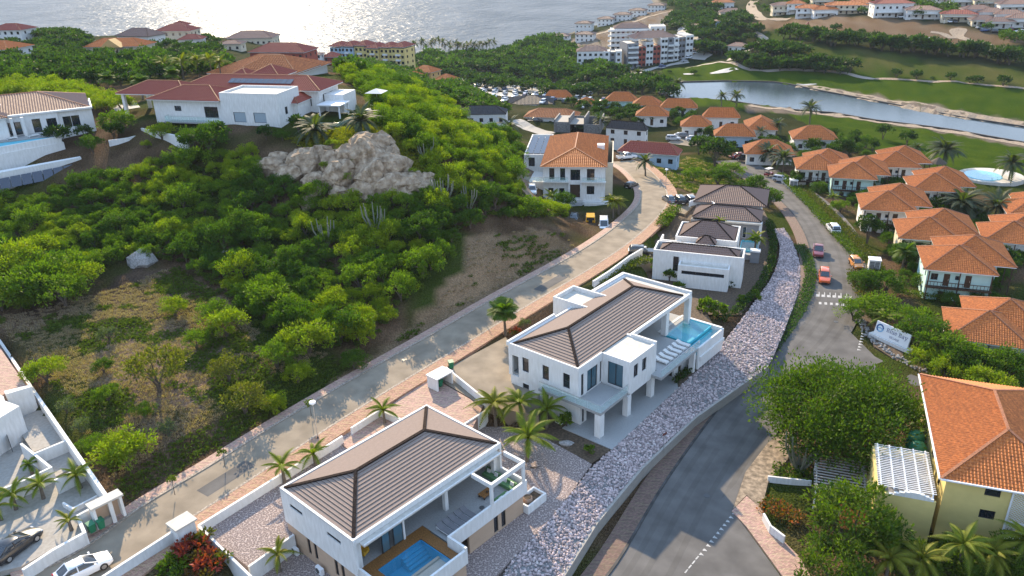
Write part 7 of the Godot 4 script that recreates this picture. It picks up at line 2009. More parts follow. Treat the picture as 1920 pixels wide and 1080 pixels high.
func palm(called: String, at: Vector3, h: float, r: float, n: int, look: String, label: String, category := "palm tree", group := "", sd := 1, lean := 0.06) -> Node3D:
	rng.seed = sd * 31 + 7
	var o := thing(called, label, category, at, rng.randf() * TAU, group)
	var s := Shape.new()
	var top := Vector3(h * lean, h, h * lean * 0.5)
	s.tube([Vector3(0, -0.3, 0), top * 0.35, top * 0.75, top], [0.2 + h * 0.012, 0.15 + h * 0.01, 0.14, 0.17], 8)
	part("trunk", s, M.palm_bark, o, 0.4)
	if not fronds.has(look):
		var list := []
		for k in 3:
			match look:
				"coconut": list.append(frond(2.8, 0.6 + 0.2 * k, 0.55, 22, Color(0.155, 0.195, 0.016), 0.5))
				"date": list.append(frond(3.3, 0.50 + 0.2 * k, 0.62, 16, Color(0.085, 0.105, 0.058), 0.2))
				"yellow": list.append(frond(2.7, 0.6 + 0.2 * k, 0.55, 21, Color(0.19, 0.20, 0.018), 0.5))
				"fan": list.append(frond(1.9, 0.3 + 0.2 * k, 0.95, 9, Color(0.10, 0.155, 0.022), 0.3))
		fronds[look] = list
	for k in n:
		var f := MeshInstance3D.new()
		f.mesh = fronds[look][k % 3]
		f.material_override = M.leaf
		f.name = "frond" if k == 0 else "frond_%03d" % k
		var up := lerpf(1.25, -0.7 if look in ["date", "fan"] else -0.25, float(k) / n)
		f.transform = Transform3D(Basis(Vector3.UP, k * 2.39996 + rng.randf() * 0.3) * Basis(Vector3.BACK, up * 0.75 + rng.randf() * 0.15) * Basis.from_scale(Vector3.ONE * r * (0.85 + 0.3 * rng.randf())), top)
		o.add_child(f)
	return o

func hedge(pts: Array, w: float, h: float, a: Color, b: Color, label: String, called := "hedge", y := 1e9, density := 55.0) -> void:
	var o := thing(called, label, called.replace("_", " "))
	var s := Shape.new(); var core := Shape.new()
	for i in pts.size() - 1:
		var p: Vector2 = pts[i]; var q: Vector2 = pts[i + 1]
		var n := int(p.distance_to(q) * w * density)
		var side := (q - p).normalized().orthogonal()
		for k in n:
			var u := p.lerp(q, rng.randf()) + side * (rng.randf() - 0.5) * w
			var g := gy(u.x, u.y) if y > 1e8 else y
			s.c = tint(a.lerp(b, rng.randf()), 0.5)
			leaf(s, Vector3(u.x, g + h * pow(rng.randf(), 0.5), u.y), (ball_dir() + Vector3.UP * 0.5).normalized(), 0.32, 0.2)
		for k in int(p.distance_to(q) / 0.8):
			var u := p.lerp(q, rng.randf())
			var g := gy(u.x, u.y) if y > 1e8 else y
			core.tube([Vector3(u.x, g - 0.2, u.y), Vector3(u.x + rng.randf() * 0.3, g + h * 0.8, u.y + rng.randf() * 0.3)], [0.04, 0.015], 5)
	part("stems", core, M.bark, o).set_meta("kind", "stuff")
	part("leaves", s, M.leaf, o).set_meta("kind", "stuff")

func stone_mesh(sd: int, rough := 0.28, cut := 3) -> ArrayMesh:
	var n := FastNoiseLite.new()
	n.seed = sd; n.frequency = 0.9
	rng.seed = sd
	var planes := []
	for k in 7: planes.append([ball_dir(), 0.62 + 0.3 * rng.randf()])
	var s := Shape.new()
	s.ball(Vector3.ZERO, Vector3.ONE, cut)
	for i in s.v.size():
		var p := s.v[i]
		p *= 1.0 + rough * n.get_noise_3dv(p * 1.4)
		for q in planes:
			var d: float = p.dot(q[0])
			if d > q[1]: p -= q[0] * (d - q[1])
		if cut > 6: p.y = lerpf(p.y, round(p.y * 5.0) / 5.0, 0.75)
		s.v[i] = p
	return s.mesh(0.0)

func make_green() -> void:
	leaf_mat("leaf")
	var G1 := Color(0.085, 0.15, 0.012); var G2 := Color(0.165, 0.235, 0.014)
	var lime := Color(0.26, 0.30, 0.012); var olive := Color(0.125, 0.125, 0.024)
	var deep := Color(0.028, 0.055, 0.014); var mid := Color(0.06, 0.108, 0.014); var grey := Color(0.10, 0.125, 0.075)
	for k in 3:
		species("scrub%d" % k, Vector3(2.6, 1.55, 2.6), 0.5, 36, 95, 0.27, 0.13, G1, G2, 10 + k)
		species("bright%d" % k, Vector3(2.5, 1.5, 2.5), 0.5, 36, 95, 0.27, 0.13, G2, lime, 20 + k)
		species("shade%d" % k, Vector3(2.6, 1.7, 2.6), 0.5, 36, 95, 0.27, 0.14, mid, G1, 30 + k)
		species("dark%d" % k, Vector3(2.7, 2.1, 2.7), 1.0, 22, 44, 0.55, 0.3, deep, mid, 40 + k)
		species("far%d" % k, Vector3(3.0, 2.2, 3.0), 0.6, 16, 26, 0.85, 0.5, deep, mid, 50 + k)
		species("farlight%d" % k, Vector3(3.0, 2.0, 3.0), 0.5, 16, 26, 0.85, 0.5, mid, G1, 60 + k)
		species("garden%d" % k, Vector3(1.0, 0.8, 1.0), 0.15, 14, 40, 0.30, 0.18, mid, G2, 70 + k)
	species("olive", Vector3(2.6, 1.7, 2.6), 0.4, 26, 60, 0.3, 0.14, olive, Color(0.17, 0.17, 0.022), 81)
	species("greyish", Vector3(1.6, 1.3, 1.6), 0.2, 16, 50, 0.28, 0.14, grey, Color(0.13, 0.15, 0.09), 82)
	species("flame", Vector3(9.0, 3.2, 9.0), 1.6, 260, 130, 0.38, 0.19, Color(0.052, 0.10, 0.008), Color(0.115, 0.165, 0.010), 83)
	species("corner", Vector3(4.2, 3.0, 4.2), 1.0, 46, 110, 0.42, 0.2, Color(0.055, 0.10, 0.012), Color(0.13, 0.18, 0.014), 84)
	species("round", Vector3(1.8, 1.6, 1.8), 1.8, 20, 70, 0.32, 0.18, deep, mid, 85)
	species("cypress", Vector3(0.55, 1.9, 0.55), 0.1, 16, 50, 0.22, 0.12, deep, mid, 86)
	species("bougainvillea", Vector3(1.3, 0.9, 1.3), 0.2, 16, 46, 0.26, 0.18, mid, Color(0.36, 0.05, 0.04), 87)
	var avoid := []
	hillside()
	lower_plot()
	rocks()
	riprap()
	right_side()
	palms()
	far_green()
	street_bits()

func blocked(p: Vector2) -> bool:
	for r in roads:
		if along(r[2], p.x, p.y).x < r[0] + 2.2: return true
	for q in pads:
		if p.x > q[2] - 1 and p.x < q[3] + 1 and p.y > q[4] - 1 and p.y < q[5] + 1 and Geometry2D.is_point_in_polygon(p, q[1]): return true
	return false

func hillside() -> void:
	var hill := [Vector2(-94.5, -134), Vector2(-83.6, -134.4), Vector2(-76.4, -137.1), Vector2(-71.7, -139.9), Vector2(-63.8, -142.6), Vector2(-53.5, -142), Vector2(-46.4, -140.9), Vector2(-42.6, -136.8), Vector2(-39.8, -132), Vector2(-31.8, -128.1), Vector2(-24.4, -125.9), Vector2(-17.4, -126.9), Vector2(-13, -131.6), Vector2(-12.9, -134.4), Vector2(-15.3, -136.8), Vector2(-20.3, -141.5), Vector2(-25.3, -149.9), Vector2(-27.3, -166.1), Vector2(-30.4, -183.5), Vector2(-38.2, -200.9), Vector2(-44.4, -219.9), Vector2(-60.6, -405.1), Vector2(-25.4, -227.1), Vector2(-16.6, -207.2), Vector2(-8.8, -182.8), Vector2(1.1, -198.1), Vector2(2.7, -177.2), Vector2(0.7, -154.5), Vector2(2.9, -139.1), Vector2(11.5, -156.4), Vector2(10.9, -145.3), Vector2(3.2, -133.7), Vector2(-5.9, -125), Vector2(-9.1, -117), Vector2(-11.6, -110.5), Vector2(-16, -101.9), Vector2(-19.2, -94.8), Vector2(-21.7, -92.6), Vector2(-25.6, -92.9), Vector2(-28.8, -95), Vector2(-33.8, -95.2), Vector2(-39.1, -101.5), Vector2(-46.3, -109.8), Vector2(-51.8, -114.3), Vector2(-58.5, -114.6), Vector2(-63.9, -111.8), Vector2(-63.4, -103.8), Vector2(-67.1, -100.8), Vector2(-75.3, -99.6)]
	var pts := scatter(hill, 2.25, 101)
	pts.sort_custom(func(p, q): return p.y > q.y)
	var rest := [[], [], []]
	var n := 0
	for p in pts:
		if blocked(p): continue
		rng.seed = int(p.x * 131.0) * 7919 + int(p.y * 97.0)
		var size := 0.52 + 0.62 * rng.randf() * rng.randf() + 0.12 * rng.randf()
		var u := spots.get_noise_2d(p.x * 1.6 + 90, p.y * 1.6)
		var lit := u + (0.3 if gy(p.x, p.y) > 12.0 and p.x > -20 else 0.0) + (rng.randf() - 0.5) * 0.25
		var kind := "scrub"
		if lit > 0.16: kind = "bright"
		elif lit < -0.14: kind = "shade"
		if n < 270:
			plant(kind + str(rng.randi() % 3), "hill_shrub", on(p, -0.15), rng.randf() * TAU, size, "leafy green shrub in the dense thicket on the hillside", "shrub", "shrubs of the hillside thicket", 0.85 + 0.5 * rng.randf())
			n += 1
		else:
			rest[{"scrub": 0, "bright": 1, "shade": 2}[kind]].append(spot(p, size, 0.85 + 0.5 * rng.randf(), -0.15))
	for i in 3:
		var k: String = ["scrub1", "bright1", "shade1"][i]
		var lifted := []
		for t in rest[i]: lifted.append(t.translated_local(Vector3(0, kinds[k][2], 0)))
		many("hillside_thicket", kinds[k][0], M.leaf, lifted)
	var low := []
	for p in scatter(hill, 1.25, 102, 5200):
		if not blocked(p): low.append(spot(p, 0.5 + 0.5 * rng.randf(), 0.8, -0.1))
	rng.seed = 4
	var tuft := crown(Vector3(1.1, 0.7, 1.1), 8, 26, 0.34, 0.18, Color(0.05, 0.085, 0.012), Color(0.12, 0.15, 0.02)).mesh(0.0, true)
	many("undergrowth", tuft, M.leaf, low)
	for k in [[Vector2(-29, -117), 5.0, 9], [Vector2(-21.4, -119.1), 6.0, 10], [Vector2(-11.1, -127.6), 5.5, 10], [Vector2(-6.9, -128.8), 4.5, 8], [Vector2(-14.5, -138.2), 4.0, 7]]:
		cactus(on(k[0]), k[1], k[2], "tall grey-green column cactus standing in the hillside shrubs")

func cactus(at: Vector3, h: float, n: int, label: String) -> void:
	var o := thing("column_cactus", label, "cactus", at, 0.0, "column cacti on the hillside" if label.contains("hillside") else "")
	rng.seed = int(at.x * 10)
	for k in n:
		var t := TAU * k / n + rng.randf()
		var d := 0.3 + rng.randf() * 0.9
		var s := Shape.new()
		var e := h * (0.6 + 0.4 * rng.randf())
		s.tube([Vector3(cos(t) * 0.2, -0.2, sin(t) * 0.2), Vector3(cos(t) * d, h * 0.25, sin(t) * d), Vector3(cos(t) * (d + e * 0.16), e * 0.65, sin(t) * (d + e * 0.16)), Vector3(cos(t) * (d + e * 0.2), e, sin(t) * (d + e * 0.2))], [0.14, 0.12, 0.11, 0.06], 7)
		part("stem", s, M.cactus, o, 0.3)

func lower_plot() -> void:
	var list := [[475, 745, 1.1, "olive", "big yellow-green bush standing over the street on the dry plot"], [300, 700, 1.5, "olive", "broad olive bush in the middle of the dry plot"], [240, 855, 1.15, "bright0", "low spreading green bush near the roofed gate pier"], [318, 808, 0.75, "greyish", "silvery grey bush on the dry grass"], [205, 625, 0.8, "greyish", "pale bush at the top of the dry grass patch"], [125, 560, 1.3, "scrub1", "green bush at the left end of the hill foot"], [60, 540, 1.6, "scrub0", "large green bush below the tall left shrubs"], [40, 480, 1.8, "bright1", "tallest leafy bush at the left of the hill foot"], [110, 490, 1.6, "scrub2", "leafy bush right of the tallest left bush"], [140, 520, 1.2, "bright2", "rounded bush beside the grey boulder's left"], [330, 580, 0.8, "bright1", "small bright bush at the foot of the slope"], [425, 610, 1.1, "bright0", "bright bush where the dry slope begins"], [510, 560, 1.3, "scrub1", "leafy bush above the slope's middle path"], [520, 665, 1.0, "scrub0", "bushy shrub near the street verge trees"], [580, 640, 1.3, "bright2", "bright shrub close above the bend of the verge"], [640, 605, 1.3, "shade0", "dark shrub at the edge of the brown bank"], [665, 680, 0.7, "shade1", "small round shrub on the street verge"], [560, 700, 0.8, "bright0", "yellowish low shrub on the street verge"], [515, 750, 0.7, "bright1", "fresh green shrub beside the street kerb"], [120, 760, 0.7, "greyish", "white-leaved bush by the boundary wall"], [150, 800, 0.7, "greyish", "second white-leaved bush by the boundary wall"], [90, 700, 0.9, "bright2", "spreading bush just behind the boundary wall"], [165, 830, 0.6, "scrub2", "small bush at the boundary wall's lower half"], [205, 745, 0.6, "scrub0", "small dark bush in the plot's left part"], [370, 640, 0.7, "scrub1", "bush between two bare patches"], [270, 770, 0.5, "scrub2", "tiny bush on the dry grass"], [195, 690, 0.5, "shade2", "tiny dark bush on the bare earth"], [430, 700, 0.9, "olive", "olive bush behind the big street bush"], [400, 590, 0.9, "scrub0", "bush beside the bright slope bush"]]
	for k in list.size():
		var q: Array = list[k]
		var p: Vector2 = plot_at[k]
		rng.seed = 900 + k
		plant(q[3], "plot_bush", on(p, -0.1), rng.randf() * TAU, q[2], q[4], "bush")
	var area := [Vector2(-71.5, -98.1), Vector2(-61.1, -103.8), Vector2(-51.4, -113.1), Vector2(-41.3, -103.7), Vector2(-32.4, -92.6), Vector2(-22.3, -89.9), Vector2(-21.9, -80.3), Vector2(-28.4, -72.1), Vector2(-33, -65.5), Vector2(-37.2, -62.8), Vector2(-39.6, -64.7), Vector2(-48.8, -75.6), Vector2(-61.5, -89.9)]
	rng.seed = 12
	var dry := Shape.new()
	for i in 60:
		dry.c = tint(Color(0.37, 0.265, 0.20), 0.5)
		var d := (ball_dir() + Vector3(0, 1.1, 0)).normalized()
		leaf(dry, Vector3(rng.randf() - 0.5, 0, rng.randf() - 0.5) * 1.1, d, 0.32 + rng.randf() * 0.25, 0.07)
	var green := Shape.new()
	for i in 70:
		green.c = tint(Color(0.10, 0.135, 0.016), 0.6)
		var d := (ball_dir() + Vector3(0, 0.8, 0)).normalized()
		leaf(green, Vector3(rng.randf() - 0.5, 0, rng.randf() - 0.5) * 1.3, d, 0.4 + rng.randf() * 0.3, 0.16)
	var g := []; var b := []
	for p in scatter(area, 0.62, 55, 9000):
		if blocked(p): continue
		var v := spots.get_noise_2d(p.x * 2.0, p.y * 2.0) + spots.get_noise_2d(p.x * 6.0, p.y * 6.0) * 0.5
		if v > 0.1 or along(left_road, p.x, p.y).x < 8.5 or p.distance_to(Vector2(-47.9, -77.5)) < 4.0: g.append(spot(p, 0.5 + 0.5 * rng.randf(), 0.7))
		else: b.append(spot(p, 0.5 + 0.5 * rng.randf(), 0.8))
	many("dry_grass", dry.mesh(0.0, true), M.leaf, b)
	many("weeds", green.mesh(0.0, true), M.leaf, g)
	var bank := [Vector2(-21.5, -85.1), Vector2(-18.6, -92.4), Vector2(-13, -101.3), Vector2(-8.1, -111), Vector2(-6.7, -119.9), Vector2(0.3, -127.6), Vector2(9.9, -134.8), Vector2(12.1, -131.8), Vector2(3.5, -117.1), Vector2(-4.8, -105.6), Vector2(-13.1, -94), Vector2(-18.8, -85)]
	var bd := []; var bg := []
	for p in scatter(bank, 0.8, 56, 3000):
		if blocked(p): continue
		var v := spots.get_noise_2d(p.x * 3.0 + 50, p.y * 3.0)
		if v > 0.22 or p.distance_to(Vector2(5.5, -123)) < 6.0: bg.append(spot(p, 0.6 + 0.4 * rng.randf(), 0.8))
		elif v < 0.0: bd.append(spot(p, 0.5 + 0.4 * rng.randf(), 0.8))
	many("dry_grass", dry.mesh(0.0, true), M.leaf, bd)
	many("weeds", green.mesh(0.0, true), M.leaf, bg)
	var open := [Vector2(34.5, -187), Vector2(51.5, -222.1), Vector2(60.8, -205.9), Vector2(62.8, -184.9), Vector2(61.3, -172.3), Vector2(55.4, -177.4), Vector2(41.8, -172.9), Vector2(34.7, -171.1)]
	var o1 := []; var o2 := []
	for p in scatter(open, 0.9, 57, 2500):
		if blocked(p): continue
		if rng.randf() < 0.6: o1.append(spot(p, 0.6 + 0.6 * rng.randf(), 0.8))
		else: o2.append(spot(p, 0.6 + 0.6 * rng.randf(), 0.8))
	many("weeds", green.mesh(0.0, true), M.leaf, o1)
	many("dry_grass", dry.mesh(0.0, true), M.leaf, o2)
	var crest := []
	for p in scatter([Vector2(-40.3, -144.7), Vector2(-31, -148.1), Vector2(-25.2, -149.2), Vector2(-15.5, -139.3), Vector2(-11, -133.2), Vector2(-13.2, -131.2), Vector2(-18, -136.2), Vector2(-23.8, -139.6), Vector2(-29.5, -139.2), Vector2(-35.6, -140.6)], 0.7, 58, 1500): crest.append(spot(p, 0.8 + 0.5 * rng.randf(), 0.9))
	rng.seed = 3
	var gold := Shape.new()
	for i in 60:
		gold.c = tint(Color(0.27, 0.27, 0.02), 0.5)
		leaf(gold, Vector3(rng.randf() - 0.5, 0, rng.randf() - 0.5) * 1.2, (ball_dir() + Vector3(0, 1.0, 0)).normalized(), 0.5, 0.10)
	many("golden_grass", gold.mesh(0.0, true), M.leaf, crest)

var plot_at: Array[Vector2] = [Vector2(-31.2, -78.3), Vector2(-42, -81.1), Vector2(-40.6, -68.5), Vector2(-38, -73), Vector2(-53.1, -93.1), Vector2(-62.6, -101.4), Vector2(-67.9, -102.3), Vector2(-72.8, -108.8), Vector2(-66.5, -107), Vector2(-62.9, -106.2), Vector2(-46.7, -99.4), Vector2(-37.9, -93.7), Vector2(-33.4, -99.3), Vector2(-29.6, -86.8), Vector2(-26.4, -90.4), Vector2(-23, -93.9), Vector2(-20.5, -89), Vector2(-26.7, -85), Vector2(-28.3, -79.5), Vector2(-50.9, -77), Vector2(-47.6, -73.6), Vector2(-55.9, -82.7), Vector2(-45, -70.3), Vector2(-47, -79), Vector2(-40.7, -90.4), Vector2(-42.1, -76.6), Vector2(-50.2, -85), Vector2(-34.5, -83.4), Vector2(-40.8, -97.2)]

func rocks() -> void:
	var o := thing("rock_outcrop", "broad grey limestone outcrop on the crest of the green hill", "rock")
	var list := [[505, 318, 3.6, 2.4], [540, 330, 3.2, 2.2], [520, 300, 2.6, 1.8], [575, 312, 3.8, 3.0], [600, 345, 3.2, 2.6], [620, 305, 3.4, 2.6], [640, 335, 4.0, 3.4], [655, 300, 3.6, 3.0], [672, 275, 3.0, 2.6], [690, 300, 4.6, 4.2], [705, 278, 3.4, 3.0], [700, 335, 4.4, 3.6], [730, 318, 4.2, 3.2], [725, 350, 3.6, 2.8], [760, 345, 4.0, 2.8], [785, 352, 3.2, 2.2], [680, 360, 3.6, 2.6], [640, 365, 2.8, 2.0], [750, 365, 2.8, 1.8], [605, 290, 2.8, 1.8], [560, 295, 2.2, 1.6], [590, 360, 2.2, 1.6], [580, 385, 2.0, 1.4], [735, 295, 2.4, 2.0], [800, 340, 2.4, 1.6]]
	for k in list.size():
		rng.seed = 300 + k
		var p: Vector2 = rock_at[k]
		var b := MeshInstance3D.new()
		b.mesh = stone_mesh(500 + k, 0.5, 7)
		b.material_override = M.rock
		b.name = "boulder" if k == 0 else "boulder_%03d" % k
		var q: Array = list[k]
		b.transform = Transform3D(Basis(Vector3.UP, rng.randf() * TAU) * Basis.from_scale(Vector3(q[2] * 1.0, q[3] * 0.95, q[2] * 0.75)), on(p, 0.15))
		o.add_child(b)
	for k in 9: plant("bright%d" % (k % 3), "rock_shrub", on([Vector2(-36.6, -135.3), Vector2(-31.4, -132.5), Vector2(-30.6, -136.8), Vector2(-26.1, -132.9), Vector2(-22.5, -133.1), Vector2(-19, -131.8), Vector2(-23.9, -130.1), Vector2(-27.5, -130), Vector2(-16.3, -131.8)][k], 1.2), k * 0.9, 0.28 + 0.06 * (k % 4), "small shrub rooted in a crack of the limestone outcrop", "shrub", "shrubs rooted in the rock outcrop")
	for k in [[Vector2(-56.9, -114.5), 2.1, "large pale boulder lying at the foot of the slope"], [Vector2(-65.7, -105.7), 0.9, "small pale boulder under the left bushes"], [Vector2(-44.6, -115.3), 0.8, "small boulder half hidden in the slope shrubs"]]:
		var b := one("boulder", stone_mesh(int(k[1] * 100), 0.4, 6), M.pale_rock, k[2], "boulder")
		b.position = on(k[0], 0.3); b.scale = Vector3(k[1] * 1.25, k[1] * 0.8, k[1])

var rock_at: Array[Vector2] = [Vector2(-42.2, -136.9), Vector2(-38.3, -134.4), Vector2(-41.1, -139), Vector2(-35.2, -135.6), Vector2(-32.2, -131.1), Vector2(-30.8, -135.1), Vector2(-28.6, -131.6), Vector2(-27.5, -134.9), Vector2(-26.2, -137.5), Vector2(-24.3, -134.8), Vector2(-23.1, -137.3), Vector2(-23.1, -131.5), Vector2(-20.5, -133.4), Vector2(-20.7, -130.1), Vector2(-17.6, -130.9), Vector2(-15.4, -130.5), Vector2(-24.7, -129.2), Vector2(-28.2, -128.7), Vector2(-18.4, -128.5), Vector2(-32.6, -137.5), Vector2(-37.2, -138.6), Vector2(-32.9, -129.6), Vector2(-33.4, -126.8), Vector2(-20.3, -136), Vector2(-14.1, -132.5)]

func riprap() -> void:
	var up := smooth_line([Vector3(-2.43, 2, -52.65), Vector3(-0.34, 2.1, -57.03), Vector3(3.55, 2.2, -62.26), Vector3(8.2, 2.2, -69.92), Vector3(10.5, 2.1, -72.63), Vector3(20.13, 2, -84.99), Vector3(26.14, 1.9, -92.8), Vector3(31, 1.6, -100.31), Vector3(38.37, 1.2, -112.32), Vector3(44.73, 0.6, -123.88), Vector3(49.64, 0, -136.19), Vector3(52.3, -0.6, -147.62)], 1.5)
	var dn := smooth_line([Vector3(3.53, 1.15, -54.21), Vector3(7.46, 1.2, -61.71), Vector3(13.3, 1.2, -70.35), Vector3(21.16, 1.2, -79.73), Vector3(29.81, 1.2, -87.83), Vector3(33.32, 1.2, -91.03), Vector3(37.66, 0.8, -98.97), Vector3(42.14, 0.5, -107.82), Vector3(46.51, 0.2, -116.96), Vector3(50.59, -0.3, -127.92), Vector3(53.34, -0.8, -139.31), Vector3(54.93, -1.2, -149.66)], 1.5)
	var n := 60
	var grid := []
	for i in n + 1:
		var f := float(i) / n
		var a := up[int(f * (up.size() - 1))]; var b := dn[int(f * (dn.size() - 1))]
		var row := []
		for j in 9: row.append(a.lerp(b, j / 8.0))
		grid.append(row)
	var s := Shape.new()
	for i in n:
		for j in 8: s.up(grid[i][j], grid[i + 1][j], grid[i + 1][j + 1], grid[i][j + 1])
	var base := setting("stone_slope", s, M.mid_grey)
	rng.seed = 71
	var shapes := [stone_mesh(601), stone_mesh(602), stone_mesh(603), stone_mesh(604)]
	var hue := [mat("stone_a", lin(0.38, 0.325, 0.31), 0.95), mat("stone_b", lin(0.46, 0.40, 0.38), 0.95), mat("stone_c", lin(0.29, 0.235, 0.225), 0.95), mat("stone_d", lin(0.55, 0.49, 0.46), 0.95)]
	var big := []; var small := []; var tints := []
	for i in 20000:
		var f := rng.randf() * (n - 0.01); var g := rng.randf() * 7.99
		var r := int(f); var c := int(g)
		var p: Vector3 = grid[r][c].lerp(grid[r + 1][c], f - r).lerp(grid[r][c + 1].lerp(grid[r + 1][c + 1], f - r), g - c)
		var size := 0.07 + 0.15 * pow(rng.randf(), 1.9)
		var t := Transform3D(Basis(ball_dir(), rng.randf() * TAU) * Basis.from_scale(Vector3(size, size * 0.75, size * 0.85)), p + Vector3.UP * size * 0.4)
		if size > 0.165 and big.size() < 300 and f < 34: big.append(t)
		else:
			small.append(t)
			var v := 0.20 + 0.34 * rng.randf()
			tints.append(Color(v * 1.14, v * 0.93, v * 0.90))
	for i in big.size():
		var b := MeshInstance3D.new()
		b.mesh = shapes[i % 4]; b.material_override = hue[(i / 2) % 4]
		b.transform = big[i]
		b.name = "stone" if i == 0 else "stone_%03d" % i
		base.add_child(b)
	var mm := many("stones", shapes[0], M.stone_mix, small, tints)
	mm.reparent(base); mm.name = "stones"
	low_wall("retaining_wall", [Vector2(3.54, -54.44), Vector2(7.66, -62), Vector2(13.45, -70.38), Vector2(21.35, -79.82), Vector2(29.88, -87.89), Vector2(33.59, -91.48)], -0.5, 1.28, 0.3, "low grey retaining wall holding the stone slope above the pavement", "retaining wall", M.concrete)

func right_side() -> void:
	var G := Color(0.06, 0.105, 0.012); var G2 := Color(0.13, 0.18, 0.014)
	var p: Vector2 = Vector2(36.4, -75.4)
	plant("flame", "big_tree", on(p, -0.2), 0.4, 1.0, "huge spreading green tree over the road beside the entrance", "tree")
	var list := [["corner", 1590, 985, 1.05, "large leafy tree before the yellow building's front wall"], ["corner", 1560, 1060, 0.8, "leafy tree at the bottom edge left of the yellow building"], ["corner", 1700, 1050, 0.62, "bushy tree under the yellow building's front"], ["corner", 1800, 1060, 0.66, "bushy tree below the white lattice screen"], ["corner", 1890, 1055, 0.68, "bushy tree in the bottom right corner"], ["corner", 1690, 790, 0.55, "dark tree between the huge tree and the water tanks"], ["round", 1643, 430, 1.25, "round dark tree at the white village house wall"], ["scrub0", 1600, 580, 1.1, "rounded bush at the hedge end by the road markings"], ["scrub1", 1640, 590, 1.2, "tall bush behind the entrance hedge end"], ["shade0", 1660, 540, 1.1, "bush below the teal village house corner"], ["shade1", 1620, 540, 1.0, "bush beside the white transformer box"], ["scrub2", 1700, 610, 1.3, "leafy bush behind the entrance sign's left half"], ["shade2", 1725, 640, 1.3, "dark rounded bush behind the entrance sign's right end"], ["scrub0", 1760, 660, 1.3, "wide bush in front of the low village house corner"], ["shade0", 1800, 680, 1.1, "bush under the low village house's windows"], ["scrub1", 1840, 690, 1.1, "bush beside the low village house door"], ["shade1", 1890, 700, 1.2, "bush at the right edge below the low village house"], ["bright0", 1735, 680, 0.9, "yellow-green shrub at the end of the sign bed"], ["bright1", 1770, 700, 0.9, "bright shrub along the side road"], ["bright2", 1850, 725, 1.0, "bright shrub behind the tiled roof"], ["round", 1870, 500, 1.2, "dark round tree between two village houses at the right"], ["shade2", 1700, 480, 1.1, "bush at the cream corner of the half hidden house"], ["shade0", 1740, 400, 1.2, "dense bush between the date palms and the village roofs"], ["shade1", 1700, 410, 1.0, "bush right of the round dark tree's house"], ["dark0", 1490, 355, 0.8, "dark bush behind the upper transformer box"], ["shade1", 1530, 360, 0.8, "bush along the road before the teal house"], ["scrub0", 1570, 395, 0.8, "bush on the hedge bank by the parking bays"], ["dark1", 1655, 258, 1.0, "dark tree on the lagoon side of the roofs"], ["dark2", 1700, 268, 0.9, "dark tree above the golf-side village house"], ["dark0", 1560, 262, 1.0, "dark tree right of the lone orange house"], ["dark1", 1580, 288, 1.0, "dark tree between two village roofs"], ["dark2", 1340, 300, 1.5, "big dark tree left of the upper road end"], ["dark0", 1310, 285, 1.2, "bushy tree before the village car park"], ["scrub1", 1370, 330, 1.3, "broad bush on the slope beside the upper road"], ["shade0", 1410, 360, 1.3, "olive dark bush spilling over the road's left kerb"], ["shade1", 1440, 385, 1.2, "bush over the road kerb by the brown-roofed villas"], ["shade2", 1345, 345, 1.2, "bush above the brown-roofed villas"], ["scrub2", 1300, 335, 1.0, "bush on the rough grass by the street bend"]]
	for k in list.size():
		var q: Array = list[k]
		rng.seed = 1300 + k
		plant(q[0], "tree" if q[0] in ["corner", "round", "dark0", "dark1", "dark2"] else "bush", on(right_at[k], -0.15), rng.randf() * TAU, q[3], q[4], "tree" if q[0] in ["corner", "round", "dark0", "dark1", "dark2"] else "bush")
	cactus(on(Vector2(31, -71)), 5.6, 15, "big many-stemmed column cactus beside the pergola and the huge tree")
	hedge([Vector2(25, -65.3), Vector2(26.5, -64), Vector2(27.9, -62)], 2.4, 1.1, G, Color(0.36, 0.08, 0.04), "flowering hedge with red blossoms above the curved white wall", "flower_hedge")
	hedge([Vector2(28, -70.8), Vector2(30.2, -70.1), Vector2(32.1, -69.1)], 2.6, 0.7, G, G2, "low green bed around the foot of the big cactus", "plant_bed")
	hedge([Vector2(69.6, -197), Vector2(67.3, -175.7), Vector2(65, -154.9), Vector2(63.2, -140.8), Vector2(62, -130)], 2.2, 1.1, G, G2, "long hedge beside the parking bays of the right-hand road")
	hedge([Vector2(70.2, -184), Vector2(68, -162.9), Vector2(66.2, -145.6), Vector2(64.4, -132.9), Vector2(62.1, -122.2)], 2.6, 0.9, Color(0.05, 0.08, 0.012), Color(0.15, 0.13, 0.02), "rough planting strip between the hedge and the village houses", "plant_bed")
	hedge([Vector2(58.2, -122.4), Vector2(56.7, -113.6), Vector2(55.9, -107.9)], 4.0, 1.6, G, Color(0.16, 0.10, 0.02), "thick hedge between the road markings and the sign bed")
	hedge([Vector2(61, -115.2), Vector2(65.3, -113.8), Vector2(68.4, -111.6)], 1.6, 1.0, G, G2, "clipped hedge behind the low village house")
	hedge([Vector2(54.5, -90.2), Vector2(57.6, -88.2), Vector2(60.4, -85.8), Vector2(63.7, -83.4)], 2.4, 0.8, G2, Color(0.20, 0.22, 0.02), "yellow-green planting along the side road's far edge", "plant_bed")
	hedge([Vector2(36.05, -97.58), Vector2(39.68, -103.01), Vector2(43.65, -108.94), Vector2(47.34, -115.49), Vector2(50.61, -122.77), Vector2(53.03, -130.95), Vector2(54.58, -139.62)], 1.9, 0.5, Color(0.05, 0.10, 0.04), Color(0.08, 0.13, 0.03), "green creeper strip between the stone slope and the kerb", "creeper")
	hedge([Vector2(30.67, -104.32), Vector2(34.87, -108.73), Vector2(39.96, -116.27), Vector2(44.33, -124.83), Vector2(47.84, -134.61), Vector2(50.32, -145.89)], 1.3, 1.0, Color(0.02, 0.045, 0.01), G, "dark hedge along the top of the stone slope", "hedge", 1.15)
